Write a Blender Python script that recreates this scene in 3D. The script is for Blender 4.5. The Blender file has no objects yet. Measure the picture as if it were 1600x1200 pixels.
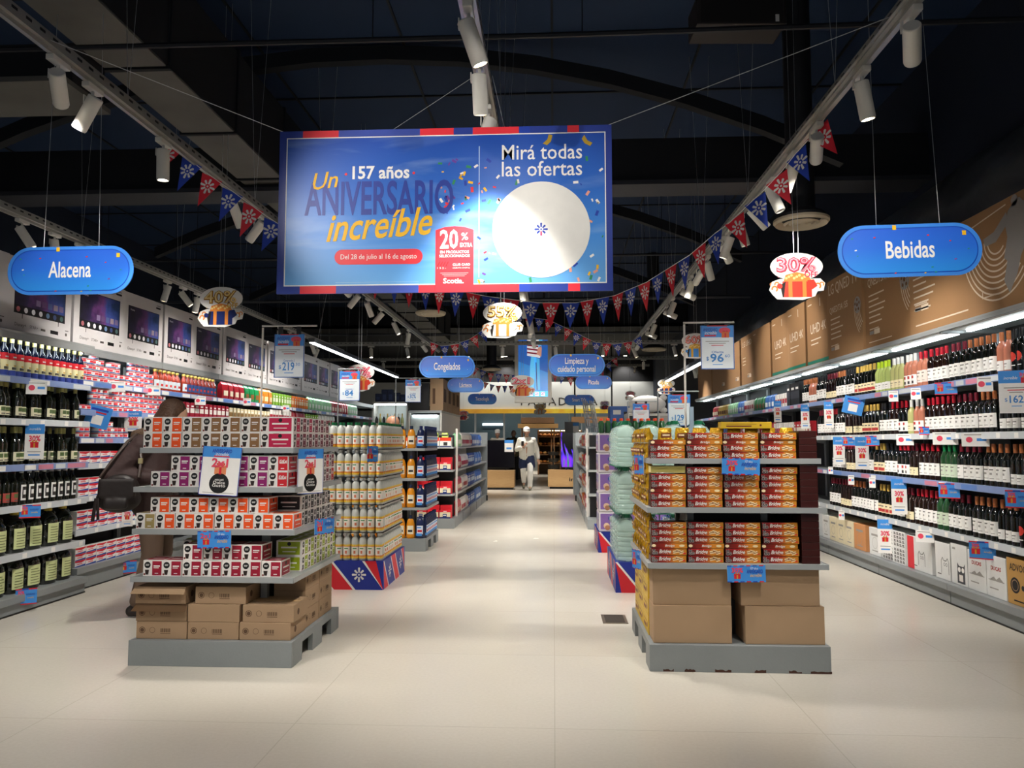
import bpy, bmesh, math, random, re
from mathutils import Vector, Matrix, Euler
random.seed(7)
SC = bpy.context.scene
COL = SC.collection
V = Vector
PI = math.pi

# ---------------------------------------------------------------- camera, world, exposure
CAM = V((0, 0, 1.3))
cd = bpy.data.cameras.new('camera')
cd.sensor_width = 36.0
cd.lens = 27.0
cd.clip_end = 200
cam = bpy.data.objects.new('camera', cd)
cam.location = CAM
cam.rotation_euler = Euler((math.radians(90 + 4.289), 0, math.radians(3.09)))
COL.objects.link(cam)
SC.camera = cam
RC = cam.rotation_euler.to_matrix()

def at(px, py, Y):
    """point of the store at depth Y that was surveyed at photo position px, py"""
    d = RC @ V(((px - 800) / 1200, (600 - py) / 1200, -1))
    return CAM + d * (Y / d.y)

SC.view_settings.view_transform = 'Standard'
SC.view_settings.look = 'None'
SC.view_settings.gamma = 1
SC.view_settings.use_curve_mapping = False
SC.view_settings.exposure = 0.0
W = bpy.data.worlds.new('World')
SC.world = W
W.use_nodes = True
W.node_tree.nodes['Background'].inputs[0].default_value = (0.86, 0.92, 1.0, 1)
W.node_tree.nodes['Background'].inputs[1].default_value = 0.32
SPOT_W = 172.0
TUBE = 11.0

# ---------------------------------------------------------------- materials
def lin(h):
    if isinstance(h, str):
        h = h.lstrip('#')
        c = [int(h[i:i + 2], 16) / 255 for i in (0, 2, 4)]
        return tuple(x / 12.92 if x <= .04045 else ((x + .055) / 1.055) ** 2.4 for x in c)
    return h

_M = {}
def M(col, rough=.5, metal=0, var=.05, scale=18, emit=0, trans=0, bump=0, bscale=60, coat=0, name=None, alpha=1, ior=1.45):
    k = (col, rough, metal, var, scale, emit, trans, bump, bscale, coat, alpha, ior)
    if k in _M: return _M[k]
    m = bpy.data.materials.new(name or 'paint_' + str(len(_M)))
    m.use_nodes = True
    nt = m.node_tree
    b = nt.nodes['Principled BSDF']
    c = lin(col)
    b.inputs['Roughness'].default_value = rough
    b.inputs['Metallic'].default_value = metal
    b.inputs['Coat Weight'].default_value = coat
    b.inputs['Transmission Weight'].default_value = trans
    b.inputs['IOR'].default_value = ior
    b.inputs['Alpha'].default_value = alpha
    tc = nt.nodes.new('ShaderNodeTexCoord')
    nz = nt.nodes.new('ShaderNodeTexNoise')
    nz.inputs['Scale'].default_value = scale
    nz.inputs['Detail'].default_value = 3
    nt.links.new(tc.outputs['Object'], nz.inputs['Vector'])
    mx = nt.nodes.new('ShaderNodeMix')
    mx.data_type = 'RGBA'
    mx.inputs[6].default_value = (*[x * (1 - var) for x in c], 1)
    mx.inputs[7].default_value = (*[min(1, x * (1 + var)) for x in c], 1)
    nt.links.new(nz.outputs['Fac'], mx.inputs[0])
    nt.links.new(mx.outputs[2], b.inputs['Base Color'])
    if emit:
        b.inputs['Emission Color'].default_value = (*c, 1)
        b.inputs['Emission Strength'].default_value = emit
    if bump:
        n2 = nt.nodes.new('ShaderNodeTexNoise')
        n2.inputs['Scale'].default_value = bscale
        nt.links.new(tc.outputs['Object'], n2.inputs['Vector'])
        bp = nt.nodes.new('ShaderNodeBump')
        bp.inputs['Strength'].default_value = bump
        bp.inputs['Distance'].default_value = .02
        nt.links.new(n2.outputs['Fac'], bp.inputs['Height'])
        nt.links.new(bp.outputs['Normal'], b.inputs['Normal'])
    _M[k] = m
    return m

def ramp_mat(name, axis, stops, rough=.45, lo=0, hi=1, nscale=0, namt=0, emit=0, stretch=(1, 1, 1)):
    """printed colour blend along an object axis (0,1,2), with optional noise"""
    m = bpy.data.materials.new(name)
    m.use_nodes = True
    nt = m.node_tree
    b = nt.nodes['Principled BSDF']
    b.inputs['Roughness'].default_value = rough
    tc = nt.nodes.new('ShaderNodeTexCoord')
    sp = nt.nodes.new('ShaderNodeSeparateXYZ')
    nt.links.new(tc.outputs['Object'], sp.inputs[0])
    mr = nt.nodes.new('ShaderNodeMapRange')
    mr.inputs[1].default_value = lo
    mr.inputs[2].default_value = hi
    nt.links.new(sp.outputs[axis], mr.inputs[0])
    src = mr.outputs[0]
    if namt:
        mp = nt.nodes.new('ShaderNodeMapping')
        mp.inputs['Scale'].default_value = stretch
        nt.links.new(tc.outputs['Object'], mp.inputs[0])
        nz = nt.nodes.new('ShaderNodeTexNoise')
        nz.inputs['Scale'].default_value = nscale
        nz.inputs['Detail'].default_value = 5
        nt.links.new(mp.outputs[0], nz.inputs['Vector'])
        ma = nt.nodes.new('ShaderNodeMath')
        ma.operation = 'MULTIPLY_ADD'
        ma.inputs[1].default_value = namt
        nt.links.new(nz.outputs['Fac'], ma.inputs[0])
        m2 = nt.nodes.new('ShaderNodeMath')
        m2.operation = 'ADD'
        m2.inputs[1].default_value = -namt / 2
        nt.links.new(src, ma.inputs[2])
        nt.links.new(ma.outputs[0], m2.inputs[0])
        src = m2.outputs[0]
    cr = nt.nodes.new('ShaderNodeValToRGB')
    el = cr.color_ramp.elements
    while len(el) < len(stops): el.new(.5)
    for e, (p, c) in zip(el, stops):
        e.position = p
        e.color = (*lin(c), 1)
    nt.links.new(src, cr.inputs[0])
    nt.links.new(cr.outputs[0], b.inputs['Base Color'])
    if emit:
        nt.links.new(cr.outputs[0], b.inputs['Emission Color'])
        b.inputs['Emission Strength'].default_value = emit
    return m

WHITE = M('#e9e7e2', .5)
PAPER = M('#f0eeea', .6)
BLACK = M('#0b0b0c', .5)
DARK = M('#17171a', .55)
STEEL = M('#8f9495', .42, .25, .06, 8, bump=.03)
SHELF = M('#a7abab', .4, .3, .04, 6)
GREYP = M('#868b8c', .5, .1, .09, 5, bump=.05)
CARD = M('#a08467', .85, 0, .06, 9, bump=.04, bscale=200)
CARD2 = M('#a88b6c', .85, 0, .05, 9)
RED = M('#d3202f', .45)
BLUE = M('#1f3fa8', .45)
SKY = M('#3f8fdd', .45)
GOLD = M('#d9a637', .4, .2)
YEL = M('#f2b91d', .5)
WIRE = M('#b9bcc0', .4, .6)
CHALK = M('#ded9d2', .6)
DECKW = M('#e6e2da', .45)

# ---------------------------------------------------------------- mesh builder
def fr(o, r, u): return (V(o), V(r).normalized(), V(u).normalized(), V(r).normalized().cross(V(u).normalized()))
def FRONT(y, x=0, z=0): return fr((x, y, z), (1, 0, 0), (0, 0, 1))
def BACK(y, x=0, z=0): return fr((x, y, z), (-1, 0, 0), (0, 0, 1))
def SIDE(x, y=0, z=0): return fr((x, y, z), (0, 1, 0), (0, 0, 1))
def SIDEM(x, y=0, z=0): return fr((x, y, z), (0, -1, 0), (0, 0, 1))
def TOP(z, x=0, y=0): return fr((x, y, z), (1, 0, 0), (0, 1, 0))

_T = {}
def text_geo(s, off=0, shear=0, sp=1, res=2):
    k = (s, off, shear, sp, res)
    if k in _T: return _T[k]
    cu = bpy.data.curves.new('t', 'FONT')
    cu.body = s; cu.size = 1; cu.offset = off; cu.shear = shear
    cu.align_x = 'CENTER'; cu.align_y = 'CENTER'; cu.resolution_u = res
    cu.space_character = sp
    ob = bpy.data.objects.new('t', cu)
    COL.objects.link(ob)
    dg = bpy.context.evaluated_depsgraph_get()
    me = bpy.data.meshes.new_from_object(ob.evaluated_get(dg))
    g = ([(v.co.x, v.co.y) for v in me.vertices], [tuple(p.vertices) for p in me.polygons])
    bpy.data.objects.remove(ob); bpy.data.curves.remove(cu); bpy.data.meshes.remove(me)
    _T[k] = g
    return g

class MB:
    def __init__(s): s.v = []; s.f = []; s.m = []; s.sm = []; s.mats = []
    def mi(s, m):
        if m not in s.mats: s.mats.append(m)
        return s.mats.index(m)
    def add(s, vs, fs, m, smooth=False):
        n = len(s.v); i = s.mi(m)
        s.v += [tuple(v) for v in vs]
        for f in fs:
            s.f.append([n + a for a in f]); s.m.append(i); s.sm.append(smooth)
        return s
    def box(s, x0, y0, z0, x1, y1, z1, m, bv=0):
        if bv:
            bm = bmesh.new()
            bmesh.ops.create_cube(bm, size=1)
            for v in bm.verts:
                v.co = V((x0 if v.co.x < 0 else x1, y0 if v.co.y < 0 else y1, z0 if v.co.z < 0 else z1))
            bmesh.ops.bevel(bm, geom=bm.edges[:], offset=bv, segments=2, affect='EDGES', profile=.6)
            bm.verts.index_update()
            s.add([v.co for v in bm.verts], [[v.index for v in f.verts] for f in bm.faces], m)
            bm.free()
            return s
        v = [(x0, y0, z0), (x1, y0, z0), (x1, y1, z0), (x0, y1, z0), (x0, y0, z1), (x1, y0, z1), (x1, y1, z1), (x0, y1, z1)]
        return s.add(v, [(0, 3, 2, 1), (4, 5, 6, 7), (0, 1, 5, 4), (1, 2, 6, 5), (2, 3, 7, 6), (3, 0, 4, 7)], m)
    def lathe(s, prof, m, n=16, c=(0, 0, 0), cap=True, sx=1, sy=1):
        """prof [(r,z)] revolved round z; m one material or one per segment"""
        k = len(prof)
        vs = [(c[0] + sx * r * math.cos(2 * PI * j / n), c[1] + sy * r * math.sin(2 * PI * j / n), c[2] + z) for r, z in prof for j in range(n)]
        base = len(s.v)
        s.v += vs
        for i in range(k - 1):
            mm = m[i] if isinstance(m, list) else m
            for j in range(n):
                j2 = (j + 1) % n
                s.f.append([base + i * n + j, base + i * n + j2, base + (i + 1) * n + j2, base + (i + 1) * n + j])
                s.m.append(s.mi(mm)); s.sm.append(True)
        if cap:
            s.f.append([base + j for j in reversed(range(n))]); s.m.append(s.mi(m[0] if isinstance(m, list) else m)); s.sm.append(False)
            s.f.append([base + (k - 1) * n + j for j in range(n)]); s.m.append(s.mi(m[-1] if isinstance(m, list) else m)); s.sm.append(False)
        return s
    def wrap(s, r, z0, z1, a0, a1, m, n=8, c=(0, 0), sx=1, sy=1):
        """a label bent round a bottle, angles in degrees, -90 is the front"""
        vs = []
        for j in range(n + 1):
            a = math.radians(a0 + (a1 - a0) * j / n)
            vs += [(c[0] + sx * r * math.cos(a), c[1] + sy * r * math.sin(a), z0), (c[0] + sx * r * math.cos(a), c[1] + sy * r * math.sin(a), z1)]
        return s.add(vs, [(2 * j, 2 * j + 2, 2 * j + 3, 2 * j + 1) for j in range(n)], m, True)
    def tube(s, pts, r, m, n=6):
        pts = [V(p) for p in pts]
        base = len(s.v)
        for i, p in enumerate(pts):
            d = (pts[min(i + 1, len(pts) - 1)] - pts[max(i - 1, 0)]).normalized()
            a = d.cross(V((0, 0, 1)) if abs(d.z) < .95 else V((1, 0, 0))).normalized()
            b = d.cross(a)
            s.v += [tuple(p + (a * math.cos(2 * PI * j / n) + b * math.sin(2 * PI * j / n)) * r) for j in range(n)]
        for i in range(len(pts) - 1):
            for j in range(n):
                j2 = (j + 1) % n
                s.f.append([base + i * n + j, base + (i + 1) * n + j, base + (i + 1) * n + j2, base + i * n + j2])
                s.m.append(s.mi(m)); s.sm.append(n > 4)
        for i0, rev in ((0, False), (len(pts) - 1, True)):
            f = [base + i0 * n + j for j in range(n)]
            s.f.append(f[::-1] if rev else f); s.m.append(s.mi(m)); s.sm.append(False)
        return s
    def ell(s, c, r, m, n=12, k=8, bot=-90, rot=None):
        vs = []
        for i in range(k + 1):
            t = math.radians(bot + (90 - bot) * i / k)
            for j in range(n):
                a = 2 * PI * j / n
                p = V((r[0] * math.cos(t) * math.cos(a), r[1] * math.cos(t) * math.sin(a), r[2] * math.sin(t)))
                if rot: p = rot @ p
                vs.append(V(c) + p)
        return s.add(vs, [(i * n + j, i * n + (j + 1) % n, (i + 1) * n + (j + 1) % n, (i + 1) * n + j) for i in range(k) for j in range(n)], m, True)
    # --- printed shapes on a face frame
    def P(s, F, a, b, h): return F[0] + F[1] * a + F[2] * b + F[3] * h
    def poly(s, F, pts, m, h=.0008):
        return s.add([s.P(F, a, b, h) for a, b in pts], [list(range(len(pts)))], m)
    def rect(s, F, a0, b0, a1, b1, m, h=.0008):
        return s.poly(F, [(a0, b0), (a1, b0), (a1, b1), (a0, b1)], m, h)
    def disc(s, F, a, b, r, m, h=.0008, n=20, ry=None):
        ry = ry or r
        return s.poly(F, [(a + r * math.cos(2 * PI * j / n), b + ry * math.sin(2 * PI * j / n)) for j in range(n)], m, h)
    def ring(s, F, a, b, r, w, m, h=.0008, n=24, a0=0, a1=360):
        vs = []
        k = n + 1
        for j in range(k):
            t = math.radians(a0 + (a1 - a0) * j / n)
            for q in (r, r - w): vs.append(s.P(F, a + q * math.cos(t), b + q * math.sin(t), h))
        return s.add(vs, [(2 * j, 2 * j + 2, 2 * j + 3, 2 * j + 1) for j in range(n)], m)
    def prism(s, F, pts, h0, h1, m, mside=None):
        n = len(pts)
        lo = [s.P(F, a, b, h0) for a, b in pts]; hi = [s.P(F, a, b, h1) for a, b in pts]
        s.add(lo + hi, [list(range(n, 2 * n))], m)
        s.add(lo, [list(reversed(range(n)))], m)
        return s.add(lo + hi, [(j, (j + 1) % n, n + (j + 1) % n, n + j) for j in range(n)], mside or m)
    def text(s, F, t, a, b, size, m, h=.0014, xs=1, off=0, shear=0, sp=1, res=2, rot=0, wid=None):
        if not t: return s
        vs, fs = text_geo(t, off, shear, sp, res)
        if wid:
            w = max(v[0] for v in vs) - min(v[0] for v in vs)
            xs = wid / (w * size)
        c, q = math.cos(rot), math.sin(rot)
        return s.add([s.P(F, a + (x * xs * c - y * q) * size, b + (x * xs * q + y * c) * size, h) for x, y in vs], fs, m)
    def mesh(s, name, ang=35):
        me = bpy.data.meshes.new(name)
        me.from_pydata(s.v, [], s.f)
        for m in s.mats: me.materials.append(m)
        me.polygons.foreach_set('material_index', s.m)
        me.polygons.foreach_set('use_smooth', s.sm)
        me.update()
        if any(s.sm): me.set_sharp_from_angle(angle=math.radians(ang))
        return me

def rrect(w, h, r, n=8, cx=0, cy=0):
    pts = []
    for sx, sy, a0 in ((1, 1, 0), (-1, 1, 90), (-1, -1, 180), (1, -1, 270)):
        for j in range(n + 1):
            t = math.radians(a0 + 90 * j / n)
            pts.append((cx + sx * (w / 2 - r) + r * math.cos(t), cy + sy * (h / 2 - r) + r * math.sin(t)))
    return pts

def flower(mb, F, a, b, r, m, h=.0015):
    for k in range(8):
        t = PI / 2 + k * PI / 4
        d = V((math.cos(t), math.sin(t))); e = V((-d.y, d.x)) * r * .16
        p0 = V((a, b)) + d * r * .32; p1 = V((a, b)) + d * r * .98
        if k % 2: p1 = V((a, b)) + d * r * .85
        mb.poly(F, [tuple(p0 - e * .7), tuple(p1 - e), tuple(p1 + d * r * .1), tuple(p1 + e), tuple(p0 + e * .7)][::1], m, h)
    mb.disc(F, a, b, r * .14, m, h, 8)

# ---------------------------------------------------------------- objects
def link(name, data, loc=(0, 0, 0), rz=0, parent=None, rot=None, scale=None):
    o = bpy.data.objects.new(name, data)
    COL.objects.link(o)
    if parent: o.parent = parent
    o.location = loc
    o.rotation_euler = rot if rot is not None else (0, 0, rz)
    if scale: o.scale = scale
    return o

BADLABEL = []
def tag(o, label, cat, group=None, kind=None):
    if not 4 <= len(re.findall(r"[A-Za-z0-9']+", label)) <= 16: BADLABEL.append(label)
    o['label'] = label; o['category'] = cat
    if group: o['group'] = group
    if kind: o['kind'] = kind
    return o

def struct(name, mb, loc=(0, 0, 0)):
    o = link(name, mb.mesh(name) if isinstance(mb, MB) else mb, loc)
    o['kind'] = 'structure'
    return o

class Kind:
    """one kind of thing: own mesh (or an Empty) plus parts [(name, MB, loc, rot, [subparts])]"""
    def __init__(s, name, cat, body=None, parts=()):
        s.name, s.cat = name, cat
        s.body = body.mesh(name) if body else None
        s.parts = [s.fix(p) for p in parts]
    def fix(s, p):
        p = list(p) + [None] * (5 - len(p))
        me = p[1].mesh(p[0]) if isinstance(p[1], MB) else p[1]
        return (p[0], me, p[2] or (0, 0, 0), p[3] or (0, 0, 0), [s.fix(q) for q in (p[4] or [])])
    def put(s, loc, rz=0, label='', group=None, rot=None, scale=None):
        o = link(s.name, s.body, loc, rz, rot=rot, scale=scale)
        tag(o, label, s.cat, group)
        for p in s.parts: s.sub(o, p)
        return o
    def sub(s, par, p):
        c = link(p[0], p[1], p[2], parent=par, rot=p[3])
        for q in p[4]: s.sub(c, q)

_o1 = 'first second third fourth fifth sixth seventh eighth ninth tenth eleventh twelfth thirteenth fourteenth fifteenth sixteenth seventeenth eighteenth nineteenth'.split()
_tn = 'twenty thirty forty fifty sixty seventy eighty ninety'.split()
def od(n):
    if n < 20: return _o1[n - 1]
    t, u = divmod(n, 10)
    return (_tn[t - 2] + '-' + _o1[u - 1]) if u else _tn[t - 2][:-1] + 'ieth'
# ---------------------------------------------------------------- room shell
def floor_mat():
    m = bpy.data.materials.new('polished_floor')
    m.use_nodes = True
    nt = m.node_tree; b = nt.nodes['Principled BSDF']
    tc = nt.nodes.new('ShaderNodeTexCoord')
    br = nt.nodes.new('ShaderNodeTexBrick')
    br.offset = 0
    br.inputs['Color1'].default_value = (*lin('#cdc7bb'), 1)
    br.inputs['Color2'].default_value = (*lin('#cbc4b7'), 1)
    br.inputs['Mortar'].default_value = (*lin('#beb7aa'), 1)
    br.inputs['Scale'].default_value = 1
    br.inputs['Brick Width'].default_value = 1.2
    br.inputs['Row Height'].default_value = 1.2
    br.inputs['Mortar Size'].default_value = .003
    nt.links.new(tc.outputs['Object'], br.inputs['Vector'])
    nz = nt.nodes.new('ShaderNodeTexNoise'); nz.inputs['Scale'].default_value = 60; nz.inputs['Detail'].default_value = 4
    nt.links.new(tc.outputs['Object'], nz.inputs['Vector'])
    cr = nt.nodes.new('ShaderNodeValToRGB')
    cr.color_ramp.elements[0].position = .3; cr.color_ramp.elements[0].color = (.95, .945, .935, 1)
    cr.color_ramp.elements[1].position = .7; cr.color_ramp.elements[1].color = (1, 1, 1, 1)
    nt.links.new(nz.outputs['Fac'], cr.inputs[0])
    mx = nt.nodes.new('ShaderNodeMix'); mx.data_type = 'RGBA'; mx.blend_type = 'MULTIPLY'; mx.inputs[0].default_value = 1
    nt.links.new(br.outputs['Color'], mx.inputs[6]); nt.links.new(cr.outputs[0], mx.inputs[7])
    nt.links.new(mx.outputs[2], b.inputs['Base Color'])
    n2 = nt.nodes.new('ShaderNodeTexNoise'); n2.inputs['Scale'].default_value = 3; n2.inputs['Detail'].default_value = 3
    nt.links.new(tc.outputs['Object'], n2.inputs['Vector'])
    mr = nt.nodes.new('ShaderNodeMapRange'); mr.inputs[3].default_value = .2; mr.inputs[4].default_value = .3
    nt.links.new(n2.outputs['Fac'], mr.inputs[0]); nt.links.new(mr.outputs[0], b.inputs['Roughness'])
    bp = nt.nodes.new('ShaderNodeBump'); bp.inputs['Strength'].default_value = .012; bp.inputs['Distance'].default_value = .02
    nt.links.new(n2.outputs['Fac'], bp.inputs['Height']); nt.links.new(bp.outputs['Normal'], b.inputs['Normal'])
    b.inputs['Specular IOR Level'].default_value = .5
    return m

mb = MB(); mb.box(-9, -4, -.1, 7, 36, 0, floor_mat())
struct('floor', mb)
NAVY = M('#132947', .8, 0, .25, .6)
NAVYW = M('#0f1a2c', .85, 0, .2, 1)
CEILD = M('#0a0d14', .7)
DUCTM = M('#63615c', .6, .25, .35, 2.2)
DUCTD = M('#17181c', .7, .1, .2, 2)
CEIL_Z = 5.6
mb = MB()
mb.box(-9, -4, CEIL_Z, 7, 24, CEIL_Z + .1, NAVY)
# seams of the fabric panels
for y in [x * 2.3 for x in range(0, 11)]:
    mb.box(-9, y - .012, CEIL_Z - .02, 7, y + .012, CEIL_Z, CEILD)
for x in (-8, -6.4, -4.8, -3.2, -1.6, 0, 1.6, 3.2, 4.8):
    mb.box(x - .012, -4, CEIL_Z - .02, x + .012, 24, CEIL_Z, CEILD)
struct('ceiling', mb)
mb = MB(); mb.box(-9, 24, 4.9, 7, 36, 5.0, CEILD); mb.box(-9, 24, 4.9, 7, 24.1, CEIL_Z + .1, CEILD)
struct('ceiling_rear', mb)
mb = MB(); mb.box(-9.1, -4, 0, -9, 36, CEIL_Z, NAVYW)
struct('wall_left', mb)
# right wall with the crumpled black sheet above the shelves
mb = MB(); mb.box(4.2, -4, 0, 4.3, 36, CEIL_Z, NAVYW)
struct('wall_right', mb)
SHEET = M('#505255', .3, 0, .3, 3, bump=.9, bscale=2.5)
mb = MB()
n = 46
vs = []
for i in range(n + 1):
    y = 1.5 + i * .42
    j1, j2 = random.uniform(-.09, .09), random.uniform(-.1, .1)
    vs += [(3.78 + j1, y, 3.0 + random.uniform(-.03, .03)), (3.62 + j2, y, 3.35 + random.uniform(-.05, .05)), (3.75 - j1, y, 3.68), (3.95, y, 3.95 + random.uniform(-.04, .04)), (4.19, y, 4.1)]
mb.add(vs, [(i * 5 + k, (i + 1) * 5 + k, (i + 1) * 5 + k + 1, i * 5 + k + 1) for i in range(n) for k in range(4)], SHEET, True)
o = link('plastic_sheeting', mb.mesh('plastic_sheeting', 70))
tag(o, 'crumpled black plastic sheeting hung along the wall above the brown television cartons', 'sheeting')

# arched roof ribs
for k, y in enumerate((7.9, 12.2, 16.2)):
    mb = MB()
    for i in range(20):
        x0, x1 = -9 + i * .8, -9 + (i + 1) * .8
        za, zb = [CEIL_Z - .03 - .05 * (x + 2) ** 2 for x in (x0, x1)]
        if min(za, zb) < 4.3 or x1 > 4.2: continue
        mb.add([(x0, y, za), (x1, y, zb), (x1, y + .12, zb), (x0, y + .12, za), (x0, y, za - .16), (x1, y, zb - .16), (x1, y + .12, zb - .16), (x0, y + .12, za - .16)],
               [(0, 1, 5, 4), (4, 5, 6, 7), (2, 3, 7, 6), (0, 3, 2, 1)], CEILD)
    struct('trim_%d' % (k + 1), mb)
# wide cross beam and its pale soffit
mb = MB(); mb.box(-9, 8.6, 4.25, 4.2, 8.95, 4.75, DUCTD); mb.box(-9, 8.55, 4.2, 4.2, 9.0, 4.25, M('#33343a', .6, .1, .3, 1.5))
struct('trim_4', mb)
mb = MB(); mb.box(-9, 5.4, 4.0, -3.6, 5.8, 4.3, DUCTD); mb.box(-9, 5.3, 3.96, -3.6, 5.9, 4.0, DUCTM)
struct('trim_5', mb)

# ventilation duct along the aisle
k = MB()
y = -2
while y < 22:
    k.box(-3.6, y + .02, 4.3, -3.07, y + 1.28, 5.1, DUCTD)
    k.box(-3.59, y + .03, 4.29, -3.08, y + 1.27, 4.3, DUCTM)  # paler underside plate, bounce light put into its colour
    k.box(-3.62, y - .02, 4.275, -3.05, y + .02, 5.12, CEILD)
    y += 1.3
o = link('ventilation_duct', k.mesh('ventilation_duct')); tag(o, 'wide grey sheet metal air duct running along the aisle under the dark ceiling', 'duct')
# thin conduit pipes across the ceiling
for i, (y, z, x0, x1, r) in enumerate(((4.9, 4.0, -9, 3.4, .018), (11.2, 4.05, -9, 3.4, .02), (13.3, 3.8, -9, 3.4, .03), (18.3, 3.9, -9, 3.4, .03))):
    mb = MB(); mb.tube([(x0, y, z), (0, y, z - .02), (x1, y, z)], r, M('#3a3c42' if i > 1 else '#1c1d22', .5, .3))
    for q in range(9):
        x = x0 + .8 + q * 1.4
        if -3.8 < x < -2.9: continue
        mb.tube([(x, y, z), (x, y, CEIL_Z)], .004, CEILD, 4)
    o = link('conduit_pipe', mb.mesh('conduit_pipe'))
    tag(o, ('thin black conduit pipe crossing the ceiling', 'thin black conduit pipe crossing the ceiling behind the wide cross beam', 'grey service pipe crossing the ceiling behind the hanging pennants', 'grey service pipe crossing the ceiling above the screen')[i] + (' nearest the entrance' if i == 0 else ''), 'pipe', 'conduits across the ceiling')

# black hanging projector box
mb = MB(); mb.box(-.36, -.16, -.12, .36, .16, .12, M('#241d1b', .6), .012); 
F = FRONT(-.16); mb.rect(F, -.33, -.1, .33, .1, M('#1a1513', .7), .001); mb.rect(F, .27, -.1, .3, -.04, CHALK, .002)
m2 = MB(); m2.box(-.03, -.03, .12, .03, .03, 1.2, DARK)
Kind('speaker_box', 'speaker', mb, [('bracket', m2)]).put(at(1150, 32, 6.2), .05, 'black box loudspeaker hung from the ceiling above the welcome banner')

# round air diffusers on black drop ducts
def diffuser(p, R, top, label):
    top = CEIL_Z - p.z
    mb = MB()
    c = M('#a89c86', .5, .1)
    mb.lathe([(R, .03), (R, .01), (R * .93, -.01), (R * .8, .012), (R * .66, .035), (R * .66, .03)], c, 32, cap=False)
    for q in (.55, .36, .17):
        mb.lathe([(R * q + R * .09, .0), (R * q, -.012), (R * q - R * .09, .006)], c, 28, cap=False)
    m3 = MB(); m3.lathe([(R * .9, .03), (R * .9, .06), (R * .5, .12), (R * .5, top)], DARK, 24)
    t = Kind('air_diffuser', 'air vent', None, [('drop_duct', m3), ('grille', mb)]).put(p, 0, label, 'round ceiling air diffusers')
diffuser(at(1252, 349, 6.6), .23, 0, 'round beige air diffuser on a black duct above the wine shelves')
diffuser(at(673, 491, 11), .22, 0, 'round beige air diffuser behind the lower edge of the big banner')
diffuser(at(1022, 547, 17.5), .28, 0, 'round beige air diffuser past the hanging price sign of the wafer display')
diffuser(at(768, 578, 19), .25, 0, 'small round air diffuser behind the frozen food sign')

# ---------------------------------------------------------------- lighting tracks and spotlights
TRM = M('#9c9a94', .4, .5, .05, 4)
TZ = 3.3
TRX = {'right': 1.655, 'middle': -.38, 'left': -2.56, 'wall': -4.74}
def track(x, y0, y1, label, z=TZ, along=True):
    L = y1 - y0
    mb = MB()
    mb.box(-.035, 0, .0, .035, L, .012, TRM); mb.box(-.035, 0, .012, -.028, L, .06, TRM); mb.box(.028, 0, .012, .035, L, .06, TRM)
    mb.box(-.012, 0, -.022, .012, L, 0, TRM); mb.box(-.05, 0, .012, -.035, L, .02, TRM)
    nn = int(L / .1)
    for s in (-.0352, .0352):
        for i in range(min(nn, 130)):
            mb.box(s - .0015, i * .1 + .02, .03, s + .0015, i * .1 + .06, .044, BLACK)
    t = link('lighting_track', None, (x, y0, z) if along else (y0, x, z), 0 if along else -PI / 2)
    tag(t, label, 'lighting track', 'steel lighting tracks under the ceiling')
    link('channel', mb.mesh('track_channel'), parent=t)
    w = MB()
    w.tube([(-.02, 0, .05), (-.12, 0, CEIL_Z - z)], .0015, WIRE, 4)
    w.tube([(-.02, 0, .05), (.1, 0, CEIL_Z - z)], .0015, WIRE, 4)
    me = w.mesh('suspension_wire')
    for q in range(int(L / 2) + 1):
        if along or not -3.9 < y0 + q * 2 + .4 < -2.8: link('suspension_wire', me, (0, q * 2 + .4, 0), parent=t)
track(TRX['right'], -2, 17, 'perforated lighting track over the wine side of the aisle')
track(TRX['middle'], -2, 15.5, 'perforated lighting track along the middle, above the big banner')
track(TRX['left'], -2, 17, 'perforated lighting track over the coffee display side')
track(TRX['wall'], 1, 17, 'perforated lighting track beside the pale television cartons')
track(16.6, -8.5, 3.3, 'lighting track crossing the store behind the hanging pennants', z=3.42, along=False)
track(20.5, -8.5, 3.3, 'lighting track crossing the store above the farther blue signs', z=3.5, along=False)

LAMPM = M('#cfccc4', .45)
LENS = M('#fff6e6', .3, emit=14)
_h = MB(); _h.lathe([(.036, -.045), (.04, -.04), (.04, .15), (.036, .16), (.033, .16), (.031, .15)], LAMPM, 20)
_l = MB(); _l.lathe([(.031, .146), (.031, .15)], LENS, 20)
_loff = MB(); _loff.lathe([(.031, .146), (.031, .15)], M('#6b6a66', .3), 20)
_a = MB(); _a.box(-.022, -.07, -.03, .022, .07, 0, LAMPM, .004)
_b = MB(); _b.tube([(0, 0, -.03), (0, 0, -.085)], .009, LAMPM); _b.box(-.047, -.012, -.1, -.041, .012, -.05, LAMPM)
SP = Kind('track_spotlight', 'spotlight', None, [('adapter', _a), ('bracket', _b)])
hm, lm, lo = _h.mesh('housing'), _l.mesh('lens'), _loff.mesh('lens')
ld = bpy.data.lights.new('spot_beam', 'SPOT')
ld.energy = SPOT_W; ld.spot_size = math.radians(72); ld.spot_blend = .7; ld.shadow_soft_size = .04; ld.color = (1, .95, .88)
NSPOT = [0]
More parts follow.
